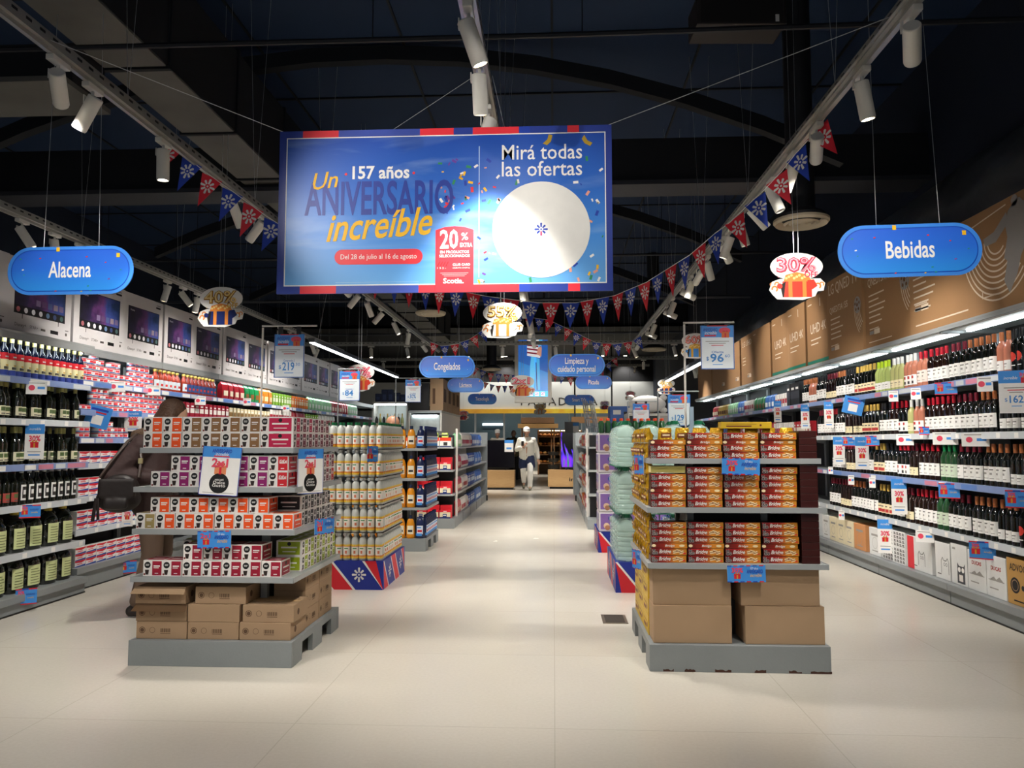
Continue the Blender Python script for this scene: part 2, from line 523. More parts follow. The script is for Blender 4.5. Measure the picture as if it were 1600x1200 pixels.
def spot(x, y, dx, dy, label, on=True, z=TZ, rz=0, power=1, cone=0):
    """dx, dy: sideways lean of the beam per metre of drop"""
    t = SP.put((x, y, z - .022), rz, label, 'white cylinder track spotlights')
    d = V((dx, dy, -1)).normalized()
    q = d.to_track_quat('Z', 'Y')
    if rz: q = Matrix.Rotation(-rz, 3, 'Z').to_quaternion() @ q
    h = link('housing', hm, (0, 0, -.105), parent=t, rot=q.to_euler())
    link('lens', lm if on else lo, parent=h)
    if on:
        dat = ld
        if power != 1 or cone:
            key = 'spot_beam_%g_%g' % (power, cone)
            dat = bpy.data.lights.get(key)
            if not dat:
                dat = ld.copy(); dat.name = key; dat.energy = SPOT_W * power
                if cone: dat.spot_size = math.radians(cone)
        L = bpy.data.objects.new('beam', dat)
        COL.objects.link(L); L.parent = h
        L.location = (0, 0, .17); L.rotation_euler = (PI, 0, 0)
    NSPOT[0] += 1
def run(key, side, spec):
    for i, sp in enumerate(spec):
        y, dx, dy, on = sp[:4]
        spot(TRX[key], y, dx, dy, 'white cylinder spotlight, %s from entrance on the %s lighting track' % (od(i + 1), side), on, power=sp[4] if len(sp) > 4 else 1, cone=sp[5] if len(sp) > 5 else 0)
run('right', 'wine-side', [(-1.2, -.3, .55, 1, .15), (1.4, -.25, 1.3, 1, .6, 46), (2.2, -3.6, 3.7, 1, .55, 38), (2.9, -.2, .95, 1, .6, 50), (3.5, .79, 1.74, 1, .6, 54), (4.07, .2, .1, 1), (4.78, .45, 1.7, 1, .8), (5.26, -.3, .3, 1), (5.78, .35, -.2, 0), (6.3, .9, .1, 1), (6.75, .3, .1, 1), (7.2, -.35, .2, 1), (7.45, .6, .5, 1), (8.2, .35, .4, 1), (8.6, -.5, 1.6, 1, .6), (9.2, -.3, .2, 1), (9.7, 2.2, .5, 1, .7), (10.6, -.4, 0, 1), (11.2, 2.2, .2, 1, .7), (12.6, -.4, 0, 1), (13.4, 2.2, .1, 1, .7), (14.8, -.5, 1.5, 1, .7), (15.8, .4, 0, 1)])  # first four are unseen, added to light the banner and wafer fronts
run('middle', 'central', [(-1.5, .4, .75, 1, .15), (-.8, -.4, .75, 1, .15), (2.2, -.3, 3.9, 1, .4, 40), (2.45, -.71, .88, 1, .6, 46), (3.36, .35, .25, 1, .35), (3.88, .02, .3, 1, .8), (4.43, -.3, -.1, 0), (5.3, .2, -.25, 1, .8), (5.7, .0, -.1, 1, .7), (6.3, .2, .2, 1), (6.9, .4, 1.5, 1, .4), (7.5, .0, .0, 1), (8.6, -.3, 1.6, 1, .5), (9.3, .1, .1, 1), (10.6, -.1, .2, 1), (12.2, .2, .1, 1), (13, -.3, 1.8, 1, .6), (14.4, .3, 1.8, 1, .7)])  # unseen ones before and behind the banner added to brighten banner and floor
run('left', 'coffee-side', [(-1.2, .3, .55, 1, .15), (1.5, .24, 1.28, 1, .6, 46), (2.1, 3.2, 3.6, 1, 1.3, 40), (2.9, .35, .15, 1, 1.15), (3.72, -.7, 1.5, 1, .6, 54), (4.02, -.65, .15, 1), (4.8, .0, .05, 1), (5.93, .25, .5, 1, 1.3), (6.46, -.85, .2, 1), (7.1, .25, .85, 1, 1.3), (8.0, -.9, .1, 1), (8.55, .2, -.2, 0), (9.1, .8, 1.5, 1, .7), (9.8, -.9, .2, 1), (10.4, .3, .5, 1), (11.2, -.9, 0, 1), (12.2, .5, 0, 1), (13.4, -.2, .2, 1), (14.9, .6, 1.5, 1, .7)])  # first four are unseen, added to brighten coffee fronts, banner and near floor
run('wall', 'wall-side', [(6.5, .5, .4, 1), (6.95, .1, .1, 1), (7.35, -.2, .1, 1), (9.1, -.3, 0, 1), (9.5, .7, .3, 1), (9.9, -.2, 0, 1), (10.35, .5, 0, 1), (10.8, .6, .4, 1), (13.0, -.4, .1, 1), (13.5, .6, .4, 1), (14.1, -.1, 0, 1), (14.8, .3, .3, 1)])
for i, x in enumerate((-5.2, -4.0, -3.2, -1.1, .05, 1.1, 2.6)):
    spot(x, 16.6, (-.3, .1, .25, 0, .1, -.2, .2)[i], -.2, 'white spotlight, %s from the pale carton side on first crossing track' % od(i + 1), True, 3.42, PI / 2)
for i, x in enumerate((-4.6, -2.8, -1.0, .9, 2.4)):
    spot(x, 20.5, 0, .1, 'white spotlight, %s from the pale carton side on farther crossing track' % od(i + 1), True, 3.5, PI / 2, 2)
track(26.5, -8.5, 3.3, 'farthest lighting track crossing before the bakery front', z=3.9, along=False)  # this track and its spots are added to light the bakery fascia
for i, x in enumerate((-6.5, -4.4, -2.4, -.6, 1.2, 2.8)):
    spot(x, 26.5, 0, 1.6 if i % 2 else .9, 'white spotlight, %s from the pale carton side on the track before the bakery' % od(i + 1), True, 3.9, PI / 2, .9)
# long linear lamps hung over the far aisles
LINE = M('#f4fbff', .3, emit=6)
def linear(x, y0, y1, z, label):
    mb = MB(); mb.box(-.05, 0, 0, .05, y1 - y0, .06, M('#55585c', .5, .3))
    m2 = MB(); m2.box(-.035, .02, -.012, .035, y1 - y0 - .02, 0, LINE)
    w = MB()
    for q in (.3, (y1 - y0) - .3): w.tube([(0, q, .06), (.25 if x < 0 else 0, q, (4.29 if x < 0 else CEIL_Z) - z)], .003, WIRE, 4)
    Kind('linear_lamp', 'lamp', None, [('housing', mb), ('diffuser', m2), ('suspension_wire', w)]).put((x, y0, z), 0, label, 'linear lamps over the far aisles')
linear(-3.6, 11.2, 17.5, 2.78, 'long bright linear lamp hung over the far aisle behind pale cartons')
linear(2.35, 11.5, 16, 2.55, 'long bright linear lamp hung beside the far brown cartons')
# ---------------------------------------------------------------- wall shelving
def atX(px, py, X):
    d = RC @ V(((px - 800) / 1200, (600 - py) / 1200, -1))
    return CAM + d * (X / d.x)
RAILB = M('#8497c4', .35, 0, .1, 10)
RAILW = M('#c9ced2', .35)
RAILR = M('#c87f94', .4)
TUBEM = M('#eefaff', .3, emit=TUBE)
BW = 1.37
def bay_kind(zs, base_h, canopy, depth, rails, deck=.05, tube=True, lip=0):
    parts = []
    w = BW / 2 - .002
    mb = MB()
    mb.box(-w, .03, .0, w, depth, base_h - .03, STEEL); mb.box(-w, 0, base_h - .055, w, depth, base_h, STEEL, .004)
    mb.box(-w + .004, .024, .012, w - .004, .03, base_h - .06, GREYP)
    mb.box(-w, .02, 0, w, .03, .012, BLACK)
    parts.append(('plinth', mb))
    mb = MB(); mb.box(-w, depth - .03, base_h, w, depth, canopy + .03, M('#141416', .6, 0, .1, 3)); parts.append(('back_panel', mb))
    for s in (-1, 1):
        mb = MB(); mb.box(s * (w - .016) - .015, depth - .07, base_h, s * (w - .016) + .015, depth - .03, canopy, STEEL); parts.append(('upright', mb))
    for i, z in enumerate(zs):
        mb = MB(); mb.box(-w, deck, -.028, w, depth - .03, 0, SHELF, .003)
        for s in (-1, 1): mb.add([(s * (w - .02), deck + .05, -.028), (s * (w - .02), depth - .03, -.028), (s * (w - .02), depth - .03, -.1)], [(0, 1, 2)], SHELF)
        r = MB(); r.box(-w, deck - .012, -.046, w, deck, .006, RAILW if not rails[i] else RAILB, .002)
        F = FRONT(deck - .0125)
        rnd = random.Random(i * 7 + len(zs))
        x = -w + .02
        while x < w - .1:
            if rails[i]:
                q = rnd.uniform(.08, .25); m = rnd.choice([RAILR, WHITE, RAILW, M('#5f86c8', .4), RAILB, PAPER])
            else:
                q = .05; m = PAPER; x += rnd.uniform(.1, .3)
            q = min(q, w - .02 - x)
            if q > .02: r.rect(F, x, -.04, x + q, -.002, m, .001)
            x += q + .03
        parts.append(('shelf', mb, (0, 0, z), None, [('price_rail', r)]))
    mb = MB(); mb.box(-w, .02, 0, w, depth, .02, SHELF, .003); mb.box(-w, .02, -.05 if lip else -.02, w, .035, 0, SHELF)
    for s in (-1, 1): mb.box(s * (w - .015) - .01, .035, -.035, s * (w - .015) + .01, depth - .03, 0, SHELF)
    tb = MB()
    if lip: tb.box(-w + .03, .05, -.02, w - .03, .1, -.002, CHALK); tb.box(-w + .04, .058, -.036, w - .04, .092, -.02, TUBEM)
    else: tb.box(-w + .03, .1, -.014, w - .03, .3, -.002, WHITE); tb.box(-w + .09, .19, -.032, w - .09, .23, -.014, TUBEM)
    parts.append(('canopy', mb, (0, 0, canopy), None, [('light_tube', tb)] if tube else []))
    return Kind('shelving_bay', 'shelving', None, parts)

RZ = -PI / 2; LZ = PI / 2
RX = 3.15
RS = (1.78, 1.365, .97, .568); RB = .165
rk = bay_kind(RS[::-1], RB, 2.22, .56, (0, 1, 0, 1))
for k in range(9):
    yc = 5.08 + BW * (k + .5)
    rk.put((RX, yc, 0), RZ, 'grey steel wine shelving bay with lit canopy, %s from the entrance on the wine wall' % od(k + 1), 'wine wall shelving bays')
LX = -4.03
lk1 = bay_kind((.446, .81, 1.12, 1.47, 1.79), .14, 2.12, .58, (0, 0, 1, 0, 1), lip=1)
lk2 = bay_kind((.52, .81, 1.10, 1.33, 1.58, 1.84), .2, 2.12, .5, (0, 0, 0, 1, 1, 1), .04, lip=1)
for k in range(9):
    yc = 6.55 + BW * (k - .5)
    if k == 0: lk1.put((LX, yc, 0), LZ, 'deeper grey shelving bay stocked with oil bottles and big oil jugs', 'pantry wall shelving bays')
    else: lk2.put((-4.13, yc, 0), LZ, 'grey pantry shelving bay with lit canopy, %s beyond the oil bay' % od(k), 'pantry wall shelving bays')

# ---------------------------------------------------------------- bottles
GD = M('#0b0f0c', .08, 0, .1, coat=.6); GG = M('#23472a', .1, coat=.5); GW = M('#b9b97a', .1, coat=.6); GR = M('#b5735c', .12, coat=.5); GA = M('#1c0e0a', .09, coat=.5); GY = M('#a7b56a', .1, coat=.5)
CW, CC, CR, CGd, CB, CL, CGn, CWh = [M(c, .35, .15) for c in ('#6d1226', '#b0683c', '#b3162b', '#c9a64e', '#15161a', '#b5d21c', '#0f7a43', '#dfdfdb')]
LBW, LBP, LBC, LBK = M('#eceae6', .55), M('#e9d5cc', .55), M('#e6d9b2', .55), M('#2a2523', .5)
INK, INKR, INKG = M('#5a5550', .6), M('#b5322f', .6), M('#9a9690', .6)

def wine(glass, lab, cap, kind='std'):
    g = MB(); g.lathe([(.034, 0), (.037, .004), (.037, .19), (.033, .21), (.02, .232), (.0145, .25), (.0135, .3)], glass, 16)
    c = MB(); c.lathe([(.0152, .246), (.0152, .306), (.0145, .312), (.001, .312)], cap, 12)
    l = MB()
    if kind == 'disc':
        for j in range(5):
            pass
        n = 9
        vs = []; fs = []
        for i in range(n + 1):
            for j in range(n + 1):
                a, b = -1 + 2 * i / n, -1 + 2 * j / n
                q = math.sqrt(a * a * (1 - b * b / 2) + 0); 
                x = a * math.sqrt(1 - b * b / 2); y = b * math.sqrt(1 - a * a / 2)
                t = -PI / 2 + x * .85
                vs.append((.0376 * math.cos(t), .0376 * math.sin(t), .115 + y * .034))
        fs = [(i * (n + 1) + j, (i + 1) * (n + 1) + j, (i + 1) * (n + 1) + j + 1, i * (n + 1) + j + 1) for i in range(n) for j in range(n)]
        l.add(vs, fs, lab, True)
        l.wrap(.0375, .05, .056, -130, -50, LBW)
    elif kind == 'low':
        l.wrap(.0375, .03, .1, -160, -20, lab); l.wrap(.0378, .07, .076, -120, -60, INK); l.wrap(.0378, .05, .054, -112, -68, INKG)
    elif kind == 'deco':
        l.wrap(.0375, .035, .125, -160, -20, lab); l.wrap(.0378, .045, .075, -150, -30, INKR); l.wrap(.0378, .095, .105, -130, -50, INK)
    elif kind == 'dots':
        l.wrap(.0375, .03, .12, -160, -20, lab); l.wrap(.0378, .085, .11, -115, -65, INKR, 5); l.wrap(.0378, .04, .065, -115, -65, LBK, 5)
    else:
        l.wrap(.0375, .04, .145, -165, -15, lab); l.wrap(.0378, .118, .126, -125, -55, INK); l.wrap(.0378, .085, .1, -110, -70, INKG, 4); l.wrap(.0378, .055, .06, -130, -50, INKG)
    return Kind('wine_bottle', 'bottle', g, [('bottle_label', l), ('capsule', c)])
WK = {
    'G': (wine(GD, M('#3f8a2c', .5), CB, 'disc'), 'black bottle, green disc label'),
    'K': (wine(GD, M('#d43a2e', .5), CB, 'disc'), 'black bottle, red disc label'),
    'R': (wine(GR, LBW, CC, 'low'), 'rose bottle, white label, copper capsule'),
    'W': (wine(GD, LBW, CW), 'dark bottle, white label, maroon capsule'),
    'C': (wine(GD, LBW, CC), 'dark bottle, white label, copper capsule'),
    'c': (wine(GD, LBW, CC, 'low'), 'dark bottle, low white label, copper capsule'),
    'P': (wine(GA, LBW, CR), 'dark bottle, white label, bright red capsule'),
    'p': (wine(GR, LBP, CR), 'rose bottle, pale label, bright red capsule'),
    'L': (wine(GW, LBC, CWh, 'low'), 'pale bottle, cream label, white capsule'),
    'M': (wine(GR, LBW, CWh, 'dots'), 'pinkish bottle, dotted label, white capsule'),
    'Y': (wine(GY, LBW, CL, 'low'), 'yellowish bottle, white label, lime capsule'),
    'D': (wine(GD, LBC, CGd, 'deco'), 'dark bottle, cream and red label, gold capsule'),
    'B': (wine(GD, LBW, CB), 'dark bottle, white label, black capsule'),
    'd': (wine(GD, LBW, CR, 'dots'), 'dark bottle, dotted white label, red capsule'),
    'N': (wine(GG, M('#c9d6c0', .5), CGn), 'green bottle, pale label, green capsule'),
    'Q': (wine(GA, LBC, CW, 'low'), 'dark bottle, low cream label, maroon capsule'),
}
SHN = ('top', 'second', 'third', 'fourth')
def wine_row(z, spec, y0, X, sh, seed):
    r = random.Random(seed)
    y = y0; i = 0
    for tok in spec.split():
        k, n = tok[0], int(tok[1:])
        for _ in range(n):
            i += 1
            kd, de = WK[k]
            kd.put((X + r.uniform(-.004, .008), y, z + .001), RZ + r.uniform(-.15, .15), '%s, %s from entrance, %s wine shelf' % (de, od(i), SHN[sh]),
                   'wine bottles on the %s wine shelf' % SHN[sh])
            y += .0815 + r.uniform(0, .004)
        y += r.choice((0, .01, .03))
BX = RX + .05 + .055
wine_row(RS[0], 'G2 K2 R2 C5 W3 P4 p2 M3 L3 Y4 D6 B3 C3 Q4 B4 R3 C3', 5.28, BX, 0, 1)
wine_row(RS[1], 'B2 c4 C3 W4 P6 M2 L1 d2 P2 B3 D5 Q3 Q2 B3 P3 W4', 5.28, BX, 1, 2)
wine_row(RS[2], 'c5 C4 W4 N3 P4 Q2 d3 B3 D3 B2 C3 Q3 W5', 5.3, BX, 2, 3)
wine_row(RS[3], 'G2 K2 c3 C4 W4 N2 P5 Q2 B3 D4 B4 C4 Q4 W4', 5.3, BX, 3, 4)

# ---------------------------------------------------------------- boxed wine along the bottom deck
def rbox(y0, y1, h, body, draw, label, z=RB, dep=.26, name='wine_carton', cat='carton', g='cartons along the bottom of the wine wall'):
    w = y1 - y0
    mb = MB(); mb.box(-w / 2, 0, 0, w / 2, dep, h, body, .004)
    F = FRONT(0)
    draw(mb, F, w, h)
    Kind(name, cat, mb).put((RX + .06, (y0 + y1) / 2 + .31, z + .001), RZ, label, g)
def d_adv(mb, F, w, h):
    mb.text(F, 'ADVOCENT', 0, h * .8, .07, BLACK, wid=w * .8, off=.01)
    mb.disc(F, -.09, h * .42, .055, BLACK); mb.disc(F, .1, h * .42, .055, BLACK); mb.disc(F, 0, h * .4, .018, BLACK)
    mb.ring(F, -.09, h * .42, .04, .006, CARD, .0016); mb.ring(F, .1, h * .42, .04, .006, CARD, .0016)
    mb.rect(F, -w * .3, h * .08, w * .3, h * .11, BLACK)
def d_ducas(mb, F, w, h):
    mb.text(F, 'DUCAS', 0, h * .7, .04, INKR, off=.02)
    mb.rect(F, -w * .4, h * .4, w * .4, h * .42, INKG); mb.poly(F, [(-.08, h * .42), (-.03, h * .5), (.0, h * .44), (.04, h * .52), (.09, h * .42)], INKG)
    mb.rect(F, -w * .35, h * .2, w * .1, h * .23, INKG)
def d_owl(mb, F, w, h):
    g = M('#3d3f42', .6)
    mb.poly(F, [(-w * .12, h * .05), (w * .36, h * .05), (w * .36, h * .55), (w * .28, h * .47), (-.0, h * .47), (-w * .1, h * .55)], g)
    mb.disc(F, w * .02, h * .38, .02, WHITE, .0016); mb.disc(F, w * .24, h * .38, .02, WHITE, .0016)
    mb.rect(F, w * .0, h * .1, w * .24, h * .26, CHALK, .0016)
    mb.rect(F, -w * .4, h * .85, -w * .2, h * .9, INKG)
def d_cat(mb, F, w, h):
    pts = [(-.02, .05), (-.02, h * .5), (0.0, h * .6), (.02, h * .52), (.06, h * .52), (.08, h * .6), (.1, h * .5), (.1, .05)]
    for a, b in zip(pts, pts[1:]):
        d = (V(b) - V(a)); n = V((-d.y, d.x)).normalized() * .003
        mb.poly(F, [tuple(V(a) - n), tuple(V(b) - n), tuple(V(b) + n), tuple(V(a) + n)], BLACK)
    mb.ring(F, .03, h * .42, .014, .004, BLACK); mb.ring(F, .065, h * .42, .014, .004, BLACK)
    mb.rect(F, -w * .35, h * .12, -w * .1, h * .15, INK)
def d_redcat(mb, F, w, h):
    d_cat(mb, F, w, h); mb.rect(F, -w / 2 + .002, .004, -w * .22, h - .004, RED, .001)
def d_grid(mb, F, w, h):
    for i in range(4):
        for j in range(4):
            x = -w / 2 + w * (.08 + i * .235); z = h * (.08 + j * .23)
            mb.rect(F, x, z, x + w * .17, z + h * .06, INK); mb.rect(F, x, z + h * .08, x + w * .14, z + h * .15, LBK if (i + j) % 2 else INK)
def d_line(mb, F, w, h):
    mb.rect(F, -w * .3, h * .7, w * .3, h * .78, INKG); mb.ring(F, 0, h * .45, w * .22, .004, INKG); mb.rect(F, -w * .25, h * .14, w * .25, h * .18, INKG)
WB = M('#d9d9d6', .6); CRM = M('#dfd2b0', .65); COP = M('#c78a58', .6)
rbox(5.04, 5.41, .32, M('#b98d4d', .7), d_adv, 'golden-brown wine carton with big black dots, by the entrance end of the bottom deck')
rbox(5.42, 5.67, .30, WB, d_ducas, 'pale grey wine carton with red lettering beside the golden-brown carton')
rbox(5.675, 5.93, .30, WB, d_ducas, 'pale grey wine carton with red lettering beside the dark owl carton')
rbox(5.94, 6.18, .32, WB, d_owl, 'white wine carton with a dark grey owl shape on its front')
rbox(6.2, 6.44, .30, WB, d_cat, 'white wine carton with outlined cat between owl carton and red-sided carton')
rbox(6.5, 6.95, .29, WB, d_redcat, 'white wine carton with a bright red side stripe and cat outline')
for j in range(2):
    for q in range(2): rbox(7.0 + q * .25, 7.245 + q * .25, .148, WB, d_grid, 'small white carton, grid of marks, %s layer, %s the red-sided carton' % (('lower', 'upper')[j], ('next to', 'one space beyond')[q]), RB + j * .15)
rbox(7.53, 7.8, .27, WB, d_line, 'plain whitish carton behind the tall hanging price card, bottom wine deck')
rbox(7.9, 8.2, .27, COP, d_line, 'copper-coloured wine carton on the bottom deck beside the cream cartons')
for j in range(4): rbox(8.22 + j * .24, 8.45 + j * .24, .27, CRM if j < 3 else WB, d_line, 'cream wine carton with thin grey print, %s beyond the copper carton' % od(j + 1) if j < 3 else 'white wine carton beyond the three cream cartons')
rbox(9.25, 9.7, .28, M('#c9cccb', .6), d_owl, 'wide grey-white carton with dark print at the far end of the wine deck')

# ---------------------------------------------------------------- price cards hung on rails
def gift(mb, F, a, b, s, box, rib, h=.001):
    """a present with a bow: body, ribbon, loops, curls"""
    mb.rect(F, a - s * .5, b - s * .35, a + s * .5, b + s * .25, box, h)
    mb.rect(F, a - s * .1, b - s * .35, a + s * .1, b + s * .25, rib, h + .0006)
    mb.poly(F, [(a - s * .56, b + s * .25), (a + s * .56, b + s * .25), (a + s * .5, b + s * .4), (a - s * .5, b + s * .4)], box, h + .0004)
    for q in (-1, 1):
        mb.disc(F, a + q * s * .2, b + s * .5, s * .17, rib, h + .0008, 12, s * .11)
        mb.disc(F, a + q * s * .2, b + s * .5, s * .07, box, h + .0012, 10, s * .045)
PINKR = M('#e2455f', .5)
_pc = {}
def price_card(kind, w, h):
    k = (kind, w, h)
    if k in _pc: return _pc[k]
    mb = MB()
    mb.box(-w / 2, -.001, -h, w / 2, .001, 0, PAPER if kind != 'blue' else SKY)
    for F in (FRONT(-.001), BACK(.001)):
        if kind == 'blue':
            mb.rect(F, -w / 2, -.01, w / 2, 0, RED, .0006); mb.rect(F, -w / 2, -h, w / 2, -h + .008, RED, .0006)
            mb.rect(F, -w * .2, -.01, w * .1, 0, BLUE, .001)
            gift(mb, F, -w * .25, -h * .58, h * .42, RED, GOLD)
            mb.text(F, '30%', -w * .25, -h * .26, h * .3, PINKR, .0016, wid=w * .3, off=.04)
            mb.text(F, 'ANIVERSARIO', w * .2, -h * .38, .02, BLUE, wid=w * .42, off=.02); mb.text(F, 'increíble', w * .2, -h * .58, .02, YEL, wid=w * .3, shear=.3)
        elif kind == 'qr':
            mb.rect(F, -w / 2, -h, w / 2, 0, SKY, .0006); mb.rect(F, -w * .35, -h * .22, w * .35, -h * .12, BLUE, .001); mb.rect(F, -w * .3, -h * .34, w * .3, -h * .27, RED, .001)
            mb.rect(F, -w * .22, -h * .85, w * .22, -h * .42, PAPER, .001)
        elif kind == 'tall':
            mb.rect(F, -w / 2, -h * .28, w / 2, 0, SKY, .0006); mb.text(F, 'increíble', 0, -h * .14, .03, PAPER, wid=w * .6, shear=.3)
            mb.text(F, '30%', 0, -h * .42, .06, PINKR, .0008, wid=w * .6, off=.04); gift(mb, F, 0, -h * .6, w * .42, RED, GOLD)
            mb.rect(F, -w * .35, -h * .8, w * .35, -h * .78, INKG); mb.rect(F, -w * .3, -h * .9, w * .3, -h * .86, SKY)
        else:
            mb.disc(F, -w * .22, -h * .5, min(w, h) * .22, PINKR, .0008, 12); mb.rect(F, w * .05, -h * .6, w * .4, -h * .4, SKY); mb.rect(F, -w * .4, -h * .16, w * .4, -h * .1, INKG)
    _pc[k] = Kind('price_card', 'sign', mb)
    return _pc[k]
KDES = {'white': 'small white price card', 'blue': 'small blue promotion card', 'tall': 'tall white and blue promotion card', 'qr': 'tilted blue square promotion card'}
def cards(lst, X, side, shelfname, grp):
    for i, (px, py, kind, w, h) in enumerate(lst):
        p = atX(px, py, X)
        rz = {'white': -.55, 'blue': -.6, 'tall': -.2, 'qr': -.5}[kind] * side
        q = p.copy(); q.z += h / 2
        price_card(kind, w, h).put(q, 0, '%s, %s along from entrance, %s' % (KDES[kind], od(i + 1), shelfname), grp, rot=(0, .25 if kind == 'qr' else 0, rz))
CX = RX + .005
cards([(1539, 600, 'white', .1, .11), (1478, 607, 'blue', .16, .1), (1431, 615, 'white', .08, .1), (1396, 619, 'white', .08, .1), (1337, 634, 'qr', .2, .18), (1295, 648, 'tall', .1, .3), (1258, 651, 'tall', .1, .3), (1215, 643, 'tall', .1, .3)], CX, 1, 'top wine shelf rail', 'cards on the wine shelf rails')
cards([(1524, 687, 'white', .18, .1), (1477, 685, 'white', .18, .1), (1444, 673, 'blue', .08, .07), (1414, 687, 'white', .14, .1), (1363, 689, 'blue', .13, .1), (1347, 708, 'tall', .13, .33), (1326, 690, 'blue', .13, .1), (1311, 704, 'tall', .12, .3)], CX, 1, 'second wine shelf rail', 'cards on the wine shelf rails')
cards([(1591, 780, 'blue', .15, .12), (1483, 767, 'blue', .15, .12), (1405, 776, 'tall', .13, .32), (1363, 754, 'white', .06, .1), (1330, 750, 'white', .06, .1), (1298, 735, 'white', .05, .08)], CX, 1, 'third wine shelf rail', 'cards on the wine shelf rails')
cards([(1535, 860, 'blue', .17, .13), (1445, 838, 'white', .14, .1), (1383, 838, 'tall', .13, .32), (1315, 805, 'white', .06, .1)], CX, 1, 'fourth wine shelf rail', 'cards on the wine shelf rails')

mb = MB(); mb.box(-.1, -.0015, -.29, .1, .0015, 0, PAPER); F = FRONT(-.0015)
mb.rect(F, -.1, -.085, .1, 0, SKY, .0006); mb.text(F, 'increíble', -.03, -.05, .03, PAPER, .001, wid=.08, shear=.3); mb.text(F, '30%', .055, -.03, .035, PINKR, .001, wid=.07, off=.03); gift(mb, F, .055, -.068, .05, RED, GOLD)
for q, ww in enumerate((.14, .1, .08)): mb.rect(F, -ww / 2, -.12 - q * .016, ww / 2, -.114 - q * .016, INKG if q != 1 else RED)
mb.text(F, '$', -.06, -.2, .035, M('#3d86cc', .5), .001); mb.text(F, '162', -.005, -.198, .07, M('#3d86cc', .5), .001, wid=.08, off=.02); mb.text(F, '50', .06, -.185, .03, M('#3d86cc', .5), .001, wid=.03); mb.rect(F, -.03, -.245, .03, -.24, SKY)
Kind('price_sheet', 'sign', mb).put(atX(1586, 579, CX - .01), -.45, 'large white and blue price sheet hung over the second wine shelf, nearest the entrance', None)

# ---------------------------------------------------------------- television cartons on the wine wall
TVC = M('#8f6a45', .8, 0, .06, 3, bump=.03, bscale=150)
TVC2 = M('#96714c', .8, 0, .06, 3, bump=.03, bscale=150)
TVP = M('#d5c4ae', .7); TVG = M('#8d8a88', .7); TEAL = M('#0d6a55', .6); TVD = M('#6e4a24', .8)
def ball(mb, F, a, b, r, h=.001):
    mb.disc(F, a, b, r, TVG, h, 20)
    for t in range(5):
        q = math.radians(90 + 72 * t)
        mb.disc(F, a + r * .62 * math.cos(q), b + r * .62 * math.sin(q), r * .2, TVD, h + .001, 6)
    mb.disc(F, a, b, r * .25, TVD, h + .001, 6)
def tv_lines(mb, F, x, z, n, w):
    rr = random.Random(n * 13)
    for i in range(n): mb.rect(F, x, z - i * .055, x + w * rr.uniform(.55, 1), z - i * .055 + .014, TVP)
def tv_foot(mb, F, x, z):
    mb.rect(F, x, z + .05, x + .22, z + .06, TVP); mb.rect(F, x, z, x + .1, z + .035, TVG); mb.rect(F, x + .11, z - .005, x + .24, z + .045, TVP)
tvs = [(5.0, 7.03, .78, 'player'), (7.05, 8.07, .83, 'ball2'), (8.09, 9.1, .92, 'qned'), (9.12, 9.9, .86, 'uhd'), (9.92, 10.65, .85, 'uhd'), (10.67, 11.48, .85, 'uhd'), (11.5, 12.5, .83, 'plain'), (12.52, 13.35, .83, 'lguhd'), (13.37, 14.2, .8, 'lines'), (14.22, 15.75, .78, 'lines'), (15.77, 17.2, .76, 'plain')]
TVL = {'player': 'widest brown television carton, printed with a footballer and curved lines', 'ball2': 'brown television carton with a printed football, beside the footballer carton', 'qned': 'tall brown television carton with large white lettering across its top edge',
       'plain': '', 'lguhd': 'slim brown television carton with lettering near its top, beyond the plain one'}
